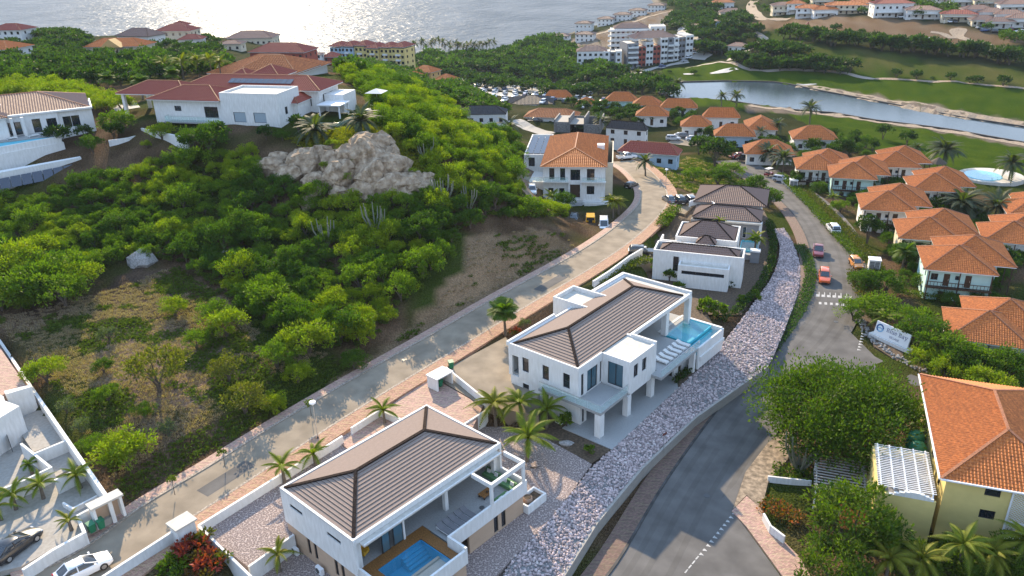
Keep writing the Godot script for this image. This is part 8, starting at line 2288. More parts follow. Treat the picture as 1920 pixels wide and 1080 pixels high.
	hedge([Vector2(19.92, -85.99), Vector2(22, -88.5), Vector2(23.51, -90.05)], 1.0, 0.6, Color(0.02, 0.045, 0.01), G, "dark planting at the edge of the paved patio", "plant_bed", 2.1)
	hedge([Vector2(13.59, -115.36), Vector2(17.67, -120.49), Vector2(23.34, -125.43)], 2.0, 1.3, G, Color(0.20, 0.20, 0.02), "yellow-green bed behind the columned villa along the street", "plant_bed", 2.4)
	hedge([Vector2(28.82, -142.75), Vector2(31.19, -148.78), Vector2(33.83, -153.53)], 2.6, 1.4, G, G2, "round green bed at the street bend by the parking row", "plant_bed", 1.8)
	var gardens := [[1272, 545, 0.9, "bush beside the slit-window villa's left corner"], [1325, 585, 1.6, "round bush behind the turquoise pool villa"], [1345, 590, 1.3, "second round bush behind the turquoise pool villa"], [1230, 505, 1.2, "bush between the black SUV and the columned villa"], [1255, 520, 1.2, "leafy bush under the creeper on the slit-window villa"], [1415, 560, 1.0, "low bush at the right end of the slit-window villa"], [1385, 555, 0.9, "bush by the side wall of the slit-window villa"], [1255, 408, 1.2, "round bush at the street bend"], [1415, 455, 1.0, "plant on the grey garden pier"], [960, 620, 0.8, "red-leaved bush in the white planter by the street"], [985, 605, 0.9, "grey-green spiky bush in the white planter by the street"], [1070, 790, 1.0, "fern-like bush at the foot of the near palms"], [1105, 845, 0.6, "small bush on the brown soil before the patio"], [370, 1040, 1.6, "flowering shrub with red blossoms below the gate pier"], [400, 1075, 1.4, "red-blossomed shrub at the bottom edge"], [330, 1070, 1.3, "dark leafy shrub at the bottom edge left of the blossoms"]]
	for k in gardens.size():
		var q: Array = gardens[k]
		rng.seed = 1500 + k
		var kind := "garden%d" % (k % 3)
		if q[3].contains("red"): kind = "bougainvillea"
		if q[3].contains("grey-green"): kind = "greyish"
		var v: Vector3 = garden_at[k]
		plant(kind, "garden_bush", v, rng.randf() * TAU, q[2] * (0.6 if kind == "greyish" else 1.0), q[3], "bush")
	plant("cypress", "cypress", Vector3(35.83, -1.4, -117.03), 0, 1.1, "narrow dark cypress before the slit-window villa's right end", "cypress")
	plant("cypress", "cypress", Vector3(26.58, 2, -121.52), 1, 0.9, "green climbing column on the slit-window villa's left front", "cypress")

var garden_at: Array[Vector3] = [Vector3(26.78, 1.2, -116.18), Vector3(29.24, 1.2, -107.26), Vector3(30.6, 1.2, -106.27), Vector3(24.3, 2.2, -122.82), Vector3(26.11, 1.3, -120.27), Vector3(37.96, 0.8, -112.22), Vector3(35.84, 0.6, -111.43), Vector3(30.96, 1.9, -145.64), Vector3(42.93, 3.4, -129.86), Vector3(0.16, 4.2, -95.73), Vector3(1.69, 4.3, -98.61), Vector3(5.85, 2.1, -77.53), Vector3(7.98, 2.1, -72.26), Vector3(-29.46, 2.6, -56.19), Vector3(-27.37, 2.6, -54.28), Vector3(-30.74, 3, -54.33)]
var right_at: Array[Vector2] = [Vector2(31, -57.8), Vector2(27.9, -53.4), Vector2(35, -54.3), Vector2(39.7, -54), Vector2(43.9, -53.8), Vector2(45.4, -78.2), Vector2(67.3, -139.6), Vector2(51.2, -106.4), Vector2(54.3, -106.2), Vector2(59.9, -115.1), Vector2(57.1, -116.7), Vector2(56.9, -101.3), Vector2(56.5, -96), Vector2(57.6, -92.8), Vector2(58.5, -89.8), Vector2(60.8, -88.9), Vector2(63.3, -87.3), Vector2(54.8, -91.6), Vector2(55.6, -88.4), Vector2(58.9, -84.3), Vector2(82.6, -122.9), Vector2(69.9, -129), Vector2(89.9, -160), Vector2(83.2, -155.7), Vector2(69.3, -185.1), Vector2(72.6, -178.3), Vector2(70.9, -161.4), Vector2(118.2, -246.2), Vector2(121.7, -237.6), Vector2(99.2, -238.8), Vector2(94.4, -218.6), Vector2(56.1, -210.1), Vector2(55.6, -226.6), Vector2(56.1, -193.8), Vector2(57.1, -178.8), Vector2(57.2, -167), Vector2(50.5, -185.1), Vector2(45.1, -187.3)]

func palms() -> void:
	palm("coconut_palm", Vector3(1.06, 2.2, -71.02), 3.0, 1.25, 17, "coconut", "coconut palm standing alone on the pale gravel between the two villas", "palm tree", "", 1)
	palm("coconut_palm", Vector3(-2.34, 2.2, -77.81), 3.0, 1.15, 15, "yellow", "yellowish palm left of the clump beside the columned villa", "palm tree", "", 2)
	palm("coconut_palm", Vector3(0.65, 2.2, -78.2), 2.8, 1.1, 14, "coconut", "palm in the middle of the clump beside the columned villa", "palm tree", "", 3)
	palm("coconut_palm", Vector3(3.55, 2.2, -77.5), 2.4, 1.0, 14, "coconut", "bushy palm right of the clump by the air conditioner", "palm tree", "", 4)
	palm("coconut_palm", Vector3(-14.95, 3.9, -76.5), 1.8, 0.85, 10, "coconut", "small palm in the gravel bed before the brick forecourt", "palm tree", "", 5)
	palm("coconut_palm", Vector3(-23.89, 3.9, -66.36), 1.9, 0.85, 10, "coconut", "small palm left of two along the long garden wall", "palm tree", "", 6)
	palm("coconut_palm", Vector3(-21.31, 3.9, -69.17), 1.5, 0.8, 11, "coconut", "small palm right of two along the long garden wall", "palm tree", "", 7)
	palm("coconut_palm", Vector3(-21.96, 2.2, -55.64), 2.0, 0.7, 9, "yellow", "thin young palm beside the white step wall", "palm tree", "", 8)
	palm("fan_palm", Vector3(-1.07, 4.2, -97.38), 3.4, 1.25, 46, "fan", "round-headed palm beside the street and the white planter", "palm tree", "", 9)
	palm("date_palm", Vector3(20.55, 2.2, -149.48), 3.2, 0.95, 26, "yellow", "bright palm right of the white van in the yard", "palm tree", "", 10)
	palm("date_palm", Vector3(21.86, 2.2, -151.31), 2.6, 0.8, 20, "yellow", "palm just behind the bright one in the yard", "palm tree", "", 11)
	palm("coconut_palm", Vector3(8.63, 2.6, -156.05), 2.2, 0.9, 14, "coconut", "palm at the left of the orange-roofed villa's front", "palm tree", "", 12)
	palm("coconut_palm", Vector3(43.3, 2.6, -130.85), 1.6, 0.9, 14, "yellow", "yellow-green palm on the grey pier by the small pool", "palm tree", "", 13)
	palm("coconut_palm", Vector3(38.04, 4.8, -135.48), 1.2, 0.6, 10, "coconut", "little palm between the brown roofs", "palm tree", "", 14)
	for k in 3:
		palm("coconut_palm", [Vector3(-48.55, 5.2, -61.79), Vector3(-46.66, 5.2, -63.28), Vector3(-49.14, 5.2, -60.29)][k], 1.6, 0.75, 12, "coconut", ["middle palm of three along the left courtyard wall", "right-hand palm of three along the left courtyard wall", "palm at the left edge by the courtyard wall"][k], "palm tree", "", 15 + k)
	palm("coconut_palm", Vector3(-43.71, 5.2, -64.78), 1.5, 0.8, 13, "coconut", "palm in the sunken bed below the cross walls", "palm tree", "", 19)
	palm("coconut_palm", Vector3(-41.56, 5.3, -58.53), 1.0, 0.6, 9, "yellow", "tiny yellowish palm in the planter by the dark car", "palm tree", "", 20)
	palm("fan_palm", Vector3(-49.97, 5.4, -67.39), 1.0, 0.5, 12, "fan", "small leafy palm in the white corner planter at the left", "palm tree", "", 21)
	for k in 5: palm("garden_palm", on([Vector2(35.5, -53.3), Vector2(38.9, -53.4), Vector2(41.8, -53.6), Vector2(44.8, -53.8), Vector2(32.3, -53.2)][k]), 3.6 + k % 2, 0.95, 17, "coconut" if k % 2 else "yellow", "palm in the row under the yellow building, %s from the left" % ["second", "third", "fourth", "fifth", "first"][k], "palm tree", "", 120 + k)
	var dates := [[Vector2(105.7, -275.6), 5.6, 1.4, 34, "tall date palm standing alone before the lagoon"], [Vector2(113.8, -201.7), 5.2, 1.75, 40, "largest silvery date palm on the golf lawn"], [Vector2(123.1, -187.8), 5.0, 1.5, 36, "silvery date palm at the right by the pool terrace"], [Vector2(95.3, -158.3), 3.4, 1.7, 42, "dense silvery palm left of two below the oval pool"], [Vector2(101.4, -156.6), 3.2, 1.5, 36, "silvery palm right of two below the oval pool"], [Vector2(71.9, -201.6), 3.6, 1.35, 34, "silvery palm right of two before the village roofs"], [Vector2(70.7, -211), 3.6, 1.2, 32, "silvery palm left of two before the village roofs"], [Vector2(89.9, -312.1), 4.2, 1.25, 30, "date palm right of two at the lagoon's near bank"], [Vector2(84.1, -312.2), 4.0, 1.0, 26, "leafy palm left of two at the lagoon's near bank"], [Vector2(85.3, -248.9), 4.2, 1.0, 30, "round-headed palm before the village roofs"], [Vector2(79.2, -245.6), 2.6, 0.9, 16, "small palm before the blue-walled house"], [Vector2(73.9, -277.4), 2.4, 0.9, 16, "small palm between two far orange roofs"], [Vector2(75.2, -353.1), 4.0, 1.4, 30, "palm crown at the lagoon's left end"], [Vector2(116.1, -220.2), 2.4, 0.8, 24, "slim grey palm on the golf lawn"], [Vector2(32.5, -182.7), 3.6, 1.0, 24, "palm on the rough grass beside the street bend"], [Vector2(0.4, -195.7), 3.2, 1.2, 18, "palm beside the white villa with the grey window"], [Vector2(30.3, -257.3), 4.0, 1.4, 24, "bushy palm left of the second dark-roofed villa"], [Vector2(67.7, -415.7), 4.4, 1.5, 30, "date palm among the trees by the far apartments"]]
	for k in dates.size():
		var q: Array = dates[k]
		palm("date_palm", on(q[0]), q[1], q[2], q[3], "date", q[4], "palm tree", "", 30 + k)
	var more := [[Vector2(67.4, -125.6), 3.4, 1.2, 26, "fan", "bushy palm at the cream wall of the half hidden house"], [Vector2(68.4, -115.8), 2.6, 1.05, 16, "coconut", "palm before the teal village house"], [Vector2(53.9, -102), 2.4, 0.9, 14, "coconut", "palm left of the entrance sign"], [Vector2(53.6, -104.5), 2.2, 0.85, 14, "coconut", "palm at the road end of the sign bed"], [Vector2(94.7, -172.1), 1.8, 0.8, 14, "yellow", "yellowish palm before the pool-side village house"], [Vector2(71.4, -167.1), 2.0, 0.8, 14, "coconut", "palm in the hedge bank by the parking bays"], [Vector2(64.1, -88.6), 1.6, 1.0, 14, "yellow", "bright palm at the right edge by the side road"]]
	for k in more.size():
		var q: Array = more[k]
		palm("garden_palm", on(q[0]), q[1], q[2], q[3], q[4], q[5], "palm tree", "", 60 + k)
	var tops := [[Vector2(-34.8, -143.3), 1.8, 1.4, 34, "date", "spiky palm left of two on the crest by the rocks"], [Vector2(-26.6, -144.2), 1.8, 1.3, 34, "date", "spiky palm right of two on the crest by the rocks"], [Vector2(-84.7, -188), 4.0, 1.2, 36, "fan", "round pale palm before the red carport roof"], [Vector2(-97.3, -198.6), 3.6, 1.2, 34, "fan", "round palm left of the hilltop carport"], [Vector2(-83.4, -203.6), 3.0, 1.2, 30, "fan", "round palm behind the hilltop carport"], [Vector2(-91, -217.8), 4.0, 1.4, 16, "yellow", "first of the yellow palms behind the hilltop villa"], [Vector2(-84.7, -214.5), 4.4, 1.4, 16, "yellow", "second of the yellow palms behind the hilltop villa"], [Vector2(-80.3, -214), 4.4, 1.4, 16, "yellow", "third of the yellow palms behind the hilltop villa"], [Vector2(-75.9, -211.3), 4.4, 1.4, 16, "yellow", "fourth of the yellow palms behind the hilltop villa"], [Vector2(-72.5, -207.4), 4.0, 1.3, 16, "yellow", "last of the yellow palms behind the hilltop villa"]]
	for k in tops.size():
		var q: Array = tops[k]
		palm("hill_palm", on(q[0]), q[1], q[2], q[3], q[4], q[5], "palm tree", "", 80 + k)
	var hilltop := [["flowering", Vector2(-75.5, -154.5), "scrub0", 1.25, "pale flowering tree between the two hill villas"], ["r", Vector2(-65.8, -150.6), "bright0", 0.95, "small yellow-green tree below the hilltop ramp"], ["m", Vector2(-54.3, -143.1), "shade0", 1.6, "glossy dark tree in front of the white box tower"], ["m", Vector2(-57.9, -145), "shade1", 1.2, "glossy bush left of the tower's dark tree"], ["m", Vector2(-75.5, -152), "dark0", 0.7, "dark bush behind the white curved hill wall"], ["m", Vector2(-84.8, -149.8), "dark1", 0.9, "dark shrub at the corner of the hillside pool"], ["m", Vector2(-78, -147.8), "shade2", 0.9, "rounded shrub below the hillside pool's corner"], ["m", Vector2(-81.4, -152.4), "dark2", 0.6, "small dark shrub by the pool villa's side wall"], ["m", Vector2(-68.3, -148.9), "bright1", 0.4, "tiny yellow-green bush on the bare hill slope"], ["m", Vector2(-44.3, -144.9), "dark0", 0.6, "dark bush at the right foot of the box tower"], ["m", Vector2(-38.8, -147.2), "dark1", 0.7, "dark bush beside the hilltop patio"], ["m", Vector2(-41.2, -144.2), "shade0", 0.6, "low bush below the box tower"]]
	for k in hilltop.size():
		var q: Array = hilltop[k]
		plant(q[2], "hill_bush", on(q[1], -0.1), k * 1.1, q[3], q[4], "bush")
	var strip := [Vector2(-133.2, -207), Vector2(-121.3, -207.7), Vector2(-103.6, -196.5), Vector2(-89.1, -180.3), Vector2(-79.3, -167.8), Vector2(-82.9, -168.2), Vector2(-98.3, -180.5), Vector2(-115.2, -191.8), Vector2(-126.3, -195.6)]
	for p in scatter(strip, 3.6, 400, 60):
		plant("bright%d" % (rng.randi() % 3), "bright_bush", on(p, -0.2), rng.randf() * TAU, 1.0 + 0.4 * rng.randf(), "bright yellow-green bush behind the pool villa's roof", "bush", "bright bushes behind the left hill villa")

func far_green() -> void:
	var ridge_wood := [Vector2(-136, -209.4), Vector2(-122.9, -210.7), Vector2(-102, -201.5), Vector2(-98.9, -209.7), Vector2(-91.7, -216), Vector2(-74.2, -214.7), Vector2(-106.5, -316.6), Vector2(-114.6, -316.5), Vector2(-130.9, -384.7), Vector2(-151.6, -424.1), Vector2(-153.5, -368.2), Vector2(-165.9, -334.7), Vector2(-215.5, -422.8), Vector2(-459, -859.8), Vector2(-216.1, -380.1), Vector2(-232.5, -367.2)]
	var n := 0
	var rest := []
	for p in scatter(ridge_wood, 5.0, 500, 900):
		var near_house: bool = p.distance_to(Vector2(-115, -264)) < 9.0
		for h in [Vector2(-160.7, -346.3), Vector2(-159.9, -337.9), Vector2(-154, -339.4), Vector2(-165.6, -379.3), Vector2(-157.1, -401.4), Vector2(-144.7, -384), Vector2(-126.6, -384.1), Vector2(-216.9, -368.6), Vector2(-195, -321.3)]: near_house = near_house or p.distance_to(h) < 15.0
		if near_house: continue
		var s := 0.75 + 0.5 * rng.randf()
		if n < 160 and p.y > -330:
			plant(("far%d" if spots.get_noise_2d(p.x, p.y) < 0.05 else "farlight%d") % (rng.randi() % 3), "ridge_tree", on(p, -0.3), rng.randf() * TAU, s, "leafy tree in the wood behind the hilltop villa", "tree", "trees of the wood behind the hilltop villa", 0.8 + 0.4 * rng.randf())
			n += 1
		else: rest.append(spot(p, s, 1.0, 0.3))
	many("ridge_wood", kinds.far1[0], M.leaf, rest)
	var slope := [Vector2(-78.6, -391.4), Vector2(-73.6, -454.9), Vector2(-60.5, -520.6), Vector2(-34.7, -352.5), Vector2(-22.7, -385.2), Vector2(-10.8, -328.1), Vector2(-1.9, -275.1), Vector2(-15.1, -283.4), Vector2(-30.8, -311.3), Vector2(-52, -380), Vector2(-41, -217.1)]
	rest = []
	for p in scatter(slope, 4.5, 501, 900): rest.append(spot(p, 0.9 + 0.6 * rng.randf(), 0.9, 0.2))
	many("slope_wood", kinds.farlight1[0], M.leaf, rest)
	var shore := [Vector2(-64.1, -570.4), Vector2(-40.6, -581.3), Vector2(-6.6, -588.3), Vector2(5.2, -610.6), Vector2(23.1, -667), Vector2(34.5, -637.8), Vector2(43.6, -593.6), Vector2(51, -567.7), Vector2(56.1, -497), Vector2(60.2, -452.9), Vector2(65.7, -430), Vector2(56.2, -422.2), Vector2(31.7, -431.3), Vector2(16.2, -478.2), Vector2(-9.4, -505.2), Vector2(-29.6, -513), Vector2(-36.5, -468.2), Vector2(-47.6, -490.1)]
	n = 0; rest = []
	for p in scatter(shore, 6.5, 502, 900):
		var s := 1.3 + 0.9 * rng.randf()
		if n < 150:
			plant(("far%d" if rng.randf() < 0.7 else "farlight%d") % (rng.randi() % 3), "shore_tree", on(p, -0.3), rng.randf() * TAU, s, "dark leafy tree in the shore wood before the beach", "tree", "trees of the shore wood")
			n += 1
		else: rest.append(spot(p, s, 1.0, 0.3))
	if rest: many("shore_wood", kinds.far2[0], M.leaf, rest)
	rng.seed = 8
	for k in 26:
		var p: Vector2 = (Vector2(-67.2, -600.9)).lerp(Vector2(-6.6, -588.3), (k + 0.3) / 26.0) + Vector2(0, rng.randf_range(-14, 10))
		palm("beach_palm", on(p), 7.0 + 4.0 * rng.randf(), 1.5, 14, "date", "tall palm along the beach before the sea", "palm tree", "palms along the beach", 200 + k)
	var park := [Vector2(-25.4, -479.8), Vector2(-15.4, -484), Vector2(3.5, -461.8), Vector2(22.7, -422.2), Vector2(38.2, -408.9), Vector2(63, -411.9), Vector2(72.1, -374), Vector2(74.4, -343.5), Vector2(65.6, -327.5), Vector2(55.2, -359.8), Vector2(41.2, -363.2), Vector2(21, -349.5), Vector2(16.2, -401.9), Vector2(-2.5, -409.7), Vector2(-19.8, -434.6)]
	for p in scatter(park, 8.0, 503, 150):
		plant("far%d" % (rng.randi() % 3), "car_park_tree", on(p, 0), rng.randf() * TAU, 1.1 + 0.6 * rng.randf(), "dark round tree standing among the cars of the far car park", "tree", "trees of the far car park")
	var between := [Vector2(23.7, -323), Vector2(37.9, -315), Vector2(46.4, -301.1), Vector2(69.2, -303.5), Vector2(67.1, -285.2), Vector2(64, -241.6), Vector2(72, -240.9), Vector2(81, -228.3), Vector2(86.4, -239.4), Vector2(93.6, -224.2), Vector2(108.3, -244.9), Vector2(105.7, -220.2), Vector2(99, -215.3), Vector2(86.5, -213.7), Vector2(76.8, -215.5), Vector2(66.8, -222.1), Vector2(58.5, -225.7), Vector2(62, -270.6), Vector2(53.5, -274), Vector2(42.3, -273.3), Vector2(31.4, -275.7)]
	for p in scatter(between, 4.3, 504, 230):
		plant(("dark%d" if rng.randf() < 0.6 else "shade%d") % (rng.randi() % 3), "village_tree", on(p, -0.2), rng.randf() * TAU, 0.55 + 0.4 * rng.randf(), "dark green tree between the far orange roofs", "tree", "trees between the far orange roofs")
	var village := [Vector2(79.2, -187.2), Vector2(87.4, -194.4), Vector2(89.3, -186.2), Vector2(99.1, -196.2), Vector2(103.2, -193.4), Vector2(101.5, -172.2), Vector2(97, -147.6), Vector2(103.5, -147.6), Vector2(95.3, -134.5), Vector2(75.4, -113.6), Vector2(76, -107.4), Vector2(70.1, -105.6), Vector2(64.7, -118.1), Vector2(66, -122.6), Vector2(73.1, -149.3), Vector2(73.6, -160.9)]
	for p in scatter(village, 2.5, 505, 270):
		plant("shade%d" % (rng.randi() % 3), "village_bush", on(p, -0.2), rng.randf() * TAU, 0.45 + 0.35 * rng.randf(), "green bush in the gardens between the village houses", "bush", "bushes between the village houses")
	var rows := [[[Vector2(155.1, -459.1), Vector2(156.7, -421), Vector2(165.6, -409), Vector2(178.3, -394.7), Vector2(186.1, -388.9), Vector2(197.9, -381.9), Vector2(207, -375.2), Vector2(215.7, -364.2), Vector2(223.8, -353.4)], 7.0, 1.5, 46], [[Vector2(112.2, -405.6), Vector2(117.4, -395.7), Vector2(125.2, -387.2), Vector2(134.1, -383.3), Vector2(142.8, -379.8), Vector2(150.8, -374.2), Vector2(158, -367.5)], 6.5, 1.15, 36], [[Vector2(128, -424.2), Vector2(129.8, -403.6), Vector2(135.9, -398), Vector2(144.5, -400.7)], 7.0, 1.2, 20], [[Vector2(115.8, -504.3), Vector2(122.9, -492.4), Vector2(127.5, -485)], 6.0, 1.3, 16]]
	n = 0
	for r in rows:
		rng.seed = 600 + n
		for k in r[3]:
			var f: float = (k + rng.randf() * 0.6) / r[3] * (r[0].size() - 1.001)
			var p: Vector2 = r[0][int(f)].lerp(r[0][int(f) + 1], f - int(f)) + Vector2(rng.randf_range(-2, 2), rng.randf_range(-5, 5))
			plant("far%d" % (rng.randi() % 3), "golf_tree", on(p, -0.4), rng.randf() * TAU, r[2] * (0.8 + 0.5 * rng.randf()), ["dark tree in the long hedgerow across the golf course", "dark tree in the thicket beside the golf path", "dark tree in the clump above the golf path", "dark tree beside the far parking bend"][n], "tree", ["trees of the long golf hedgerow", "trees beside the golf path", "trees above the golf path", "trees by the far parking bend"][n])
		n += 1
	var singles := [[1504, 105], [1543, 107], [1680, 140], [1718, 142], [1748, 144], [1781, 149], [1818, 152], [1832, 152], [1880, 158], [1567, 56], [1615, 62], [1301, 152], [1262, 150]]
	for k in singles.size():
		plant("far%d" % (k % 3), "single_tree", on(single_at[k], -0.3), k, [0.6, 0.8, 0.9, 0.9, 0.35, 0.8, 0.7, 0.8, 1.0, 1.0, 0.7, 0.6, 0.4][k], "dark rounded bush standing alone on the golf course, " + ["left one in the upper field", "right one in the upper field", "first along the sandy path", "second along the sandy path", "smallest along the sandy path", "fourth along the sandy path", "fifth along the sandy path", "sixth along the sandy path", "last before the right edge", "biggest on the brown field", "smaller on the brown field", "by the left bunker", "tiny one left of the lagoon"][k], "bush")
	var head := [Vector2(189.5, -1009.8), Vector2(219.2, -896), Vector2(168, -657.7), Vector2(149.1, -604.5), Vector2(137.1, -619.8), Vector2(119.9, -574.2), Vector2(123.2, -629.6), Vector2(146.9, -712.5), Vector2(188.9, -957.1)]
	rest = []
	for p in scatter(head, 8.0, 510, 700): rest.append(spot(p, 1.3 + 0.9 * rng.randf(), 0.9, 0.3))
	for p in scatter([Vector2(128.7, -580.8), Vector2(144.2, -562), Vector2(164.4, -552.2), Vector2(149.3, -510.4), Vector2(149.5, -487.7), Vector2(142.3, -483.5), Vector2(129.5, -494.2), Vector2(124.9, -502.2), Vector2(119.7, -523.4)], 7.0, 511, 300): rest.append(spot(p, 1.2 + 0.8 * rng.randf(), 0.9, 0.3))
	many("headland_wood", kinds.far0[0], M.leaf, rest)
	rest = []
	for p in scatter([Vector2(238.8, -495.4), Vector2(249.7, -467.2), Vector2(253.5, -446.1), Vector2(240, -447.4), Vector2(226.9, -469)], 7.0, 512, 160): rest.append(spot(p, 0.9 + 0.6 * rng.randf(), 0.8, 0.2))
	for p in scatter([Vector2(241.5, -402.5), Vector2(257.6, -403.5), Vector2(247.8, -386.5), Vector2(239.2, -389.2)], 7.0, 513, 60): rest.append(spot(p, 1.0 + 0.6 * rng.randf(), 0.8, 0.2))
	for p in scatter([Vector2(201.3, -695.6), Vector2(295.5, -470.2), Vector2(260.5, -408.8), Vector2(238.3, -416.5), Vector2(204.8, -488.4), Vector2(170.6, -538.3)], 15.0, 514, 300): rest.append(spot(p, 0.7 + 0.6 * rng.randf(), 0.9, 0.2))
	many("town_wood", kinds.farlight2[0], M.leaf, rest)

var single_at: Array[Vector2] = [Vector2(143.1, -393.3), Vector2(151, -387.3), Vector2(171.1, -353.5), Vector2(177.1, -347.7), Vector2(182, -343.6), Vector2(186.6, -338), Vector2(191.4, -331.6), Vector2(193.5, -329.7), Vector2(199.8, -322.4), Vector2(176, -438.7), Vector2(184.5, -426.3), Vector2(91.8, -394.9), Vector2(81, -400.6)]

func street_bits() -> void:
	var s: Shape
	var a: Vector3 = Vector3(48.97, 0, -115.77); var b: Vector3 = Vector3(54.26, 0, -114.58); var c: Vector3 = Vector3(47.98, 0, -113.02)
	var u := (b - a) / 13.0; var v := (c - a)
	for row in 2:
		for k in 13:
			s = Shape.new()
			var p := a + u * k + v * row + Vector3.UP * 0.03
			if (k + row) % 2 == 0:
				s.up(p, p + u * 0.95, p + u * 0.95 + v * 0.3, p + v * 0.3)
			else:
				s.up(p - v * (0.35 if row == 0 else -0.3), p + u * 0.3 - v * (0.35 if row == 0 else -0.3), p + u * 0.3 + v * 0.3, p + v * 0.3)
			setting("road_marking", s, M.paint)
	for k in 9:
		var mh := along_point(right_road if k < 5 else left_road, patch_at[k])
		s = Shape.new()
		var mc: Vector3 = mh[0] + mh[1] * [0.8, -1.5, 1.2, -0.6, 2.0, 0.5, -1.0, 0.9, -0.4][k] + Vector3.UP * 0.014
		if k % 2 == 0:
			s.disc(mc, Vector3.UP, 0.34, 0.02, 14)
			setting("manhole_cover", s, M.dark_metal)
		else:
			var pw: Vector3 = mh[1] * 0.9; var ph: Vector3 = mh[2] * (1.5 + k * 0.3)
			s.up(mc - pw - ph, mc + pw - ph, mc + pw * 0.9 + ph, mc - pw + ph)
			setting("road_patch", s, M.asphalt_main)
	var bays := [[1437, 332], [1452, 344], [1470, 358], [1487, 370], [1503, 382], [1519, 396], [1533, 408], [1566, 456], [1580, 470], [1592, 490]]
	for k in bays.size():
		var q := along_point(right_road, bay_at[k])
		s = Shape.new()
		var p: Vector3 = q[0] + q[1] * 3.9 + Vector3.UP * 0.03
		s.up(p, p + q[1] * 2.3, p + q[1] * 2.3 + q[2] * 0.22, p + q[2] * 0.22)
		setting("road_marking", s, M.paint)
	var e0: Vector3 = Vector3(15.23, 0, -56.29); var e1: Vector3 = Vector3(22.2, 0, -64.69)
	tri_row(e0, e1, 15, 4)
	tri_row(Vector3(47.99, 0, -97.13), Vector3(50.92, 0, -102.6), 7, 0)
	setting("junction", flat([Vector2(14.25, -54.6), Vector2(19.54, -64.54), Vector2(24.73, -70.41), Vector2(21.85, -64.6), Vector2(22.55, -62.02), Vector2(24.23, -54.21)], 0.012, 0.5), M.asphalt_main)
	setting("side_road", flat([Vector2(49.21, -103.01), Vector2(49.41, -99.69), Vector2(49.67, -95.32), Vector2(51.5, -91.29), Vector2(54.67, -87.7), Vector2(63.4, -82.79), Vector2(60.35, -77.75), Vector2(51.63, -81.63), Vector2(47.39, -86.81), Vector2(42.88, -85.78), Vector2(41.32, -92.6)], 0.014, 0.5), M.asphalt_main)
	setting("pavement", flat([Vector2(21.82, -64.51), Vector2(23.98, -66.76), Vector2(25.05, -64.37), Vector2(24.83, -62.22), Vector2(26.48, -57.72), Vector2(26.67, -54.03), Vector2(24.38, -54.12), Vector2(22.66, -62.08)], 0.12, 0.5), M.pink_paving)
	setting("verge", flat([Vector2(24.99, -70.77), Vector2(29.05, -76.02), Vector2(33.34, -79.6), Vector2(30.37, -72.91), Vector2(26.86, -68.84), Vector2(24.91, -64.62), Vector2(24.03, -66.93), Vector2(21.99, -64.75)], 0.1, 0.5), M.sand_path)
	s = Shape.new()
	var k0: Vector3 = Vector3(52.2, 0.1, -106.5); var k1: Vector3 = Vector3(51.41, 0.1, -99.41); var k2: Vector3 = Vector3(54.15, 0.1, -92.41)
	var bed := flat([Vector2(52.31, -107.95), Vector2(53.91, -110.65), Vector2(54.24, -106.01), Vector2(55.84, -99.13), Vector2(55.89, -93.03), Vector2(54.54, -90.28), Vector2(52.25, -92.96), Vector2(50.75, -97.87)], 0.11, 0.5)
	setting("planting_bed", bed, M.soil)
	var edge: Array = [Vector3(52.14, 0.12, -107.55), Vector3(50.81, 0.12, -100.71), Vector3(51.33, 0.12, -97.48), Vector3(52.36, 0.12, -93.21), Vector3(54.05, 0.12, -90)]
	var line := smooth_line(edge, 0.5)
	rng.seed = 44
	var meshes := [stone_mesh(701), stone_mesh(702)]
	for i in line.size():
		for j in 3:
			var st := MeshInstance3D.new()
			st.mesh = meshes[(i + j) % 2]; st.material_override = M.pale_rock
			var z := 0.12 + 0.14 * rng.randf()
			st.transform = Transform3D(Basis(ball_dir(), rng.randf() * TAU).scaled(Vector3.ONE * z), line[i] + Vector3(rng.randf() * 1.2 - 0.2, 0.05, -rng.randf() * 1.0))
			if get_node_or_null("planting_bed"): get_node("planting_bed").add_child(st)
			st.name = "stone" if i + j == 0 else "stone_%03d" % (i * 3 + j)
	var hl := smooth_line([Vector3(67.74, -4.1, -194.39), Vector3(66.56, -3, -173.56), Vector3(64.42, -1.7, -153.41), Vector3(62.96, -0.9, -140.17), Vector3(61.41, -0.2, -128.8)], 1.5)
	for i in hl.size():
		var st := one("edge_stone", meshes[i % 2], M.paint, "white painted stone edging the hedge beside the parking bays", "stone", "white stones along the hedge")
		st.position = hl[i] + Vector3(0, 0.1, 0); st.scale = Vector3.ONE * (0.22 + 0.08 * (i % 3))
	for k in 2:
		var at: Vector3 = [Vector3(62.19, -0.1, -125.13), Vector3(68.39, -3.6, -183.57)][k]
		var t := thing("transformer_box", ["white transformer box in the hedge by the amber car", "white transformer box at the top of the parking bays"][k], "utility box", at, -0.3)
		bx(t, "cabinet", M.white_wall, -0.9, 0.9, 0, 2.0, -0.8, 0.8)
		bx(t, "lid", M.frame_white, -1.0, 1.0, 2.0, 2.12, -0.9, 0.9)
		for j in 2: bx(t, "door", M.mid_grey, -0.8 + j * 0.82, -0.05 + j * 0.82, 0.2, 1.8, 0.805, 0.83)
	lamp(Vector3(-21.96, 4.25, -73.54), 4.6, deg_to_rad(45), "street lamp with a round white head over the left street")
	lamp(Vector3(34.82, 1.3, -169.81), 4.5, 0.4, "street lamp on the grass beside the street bend")
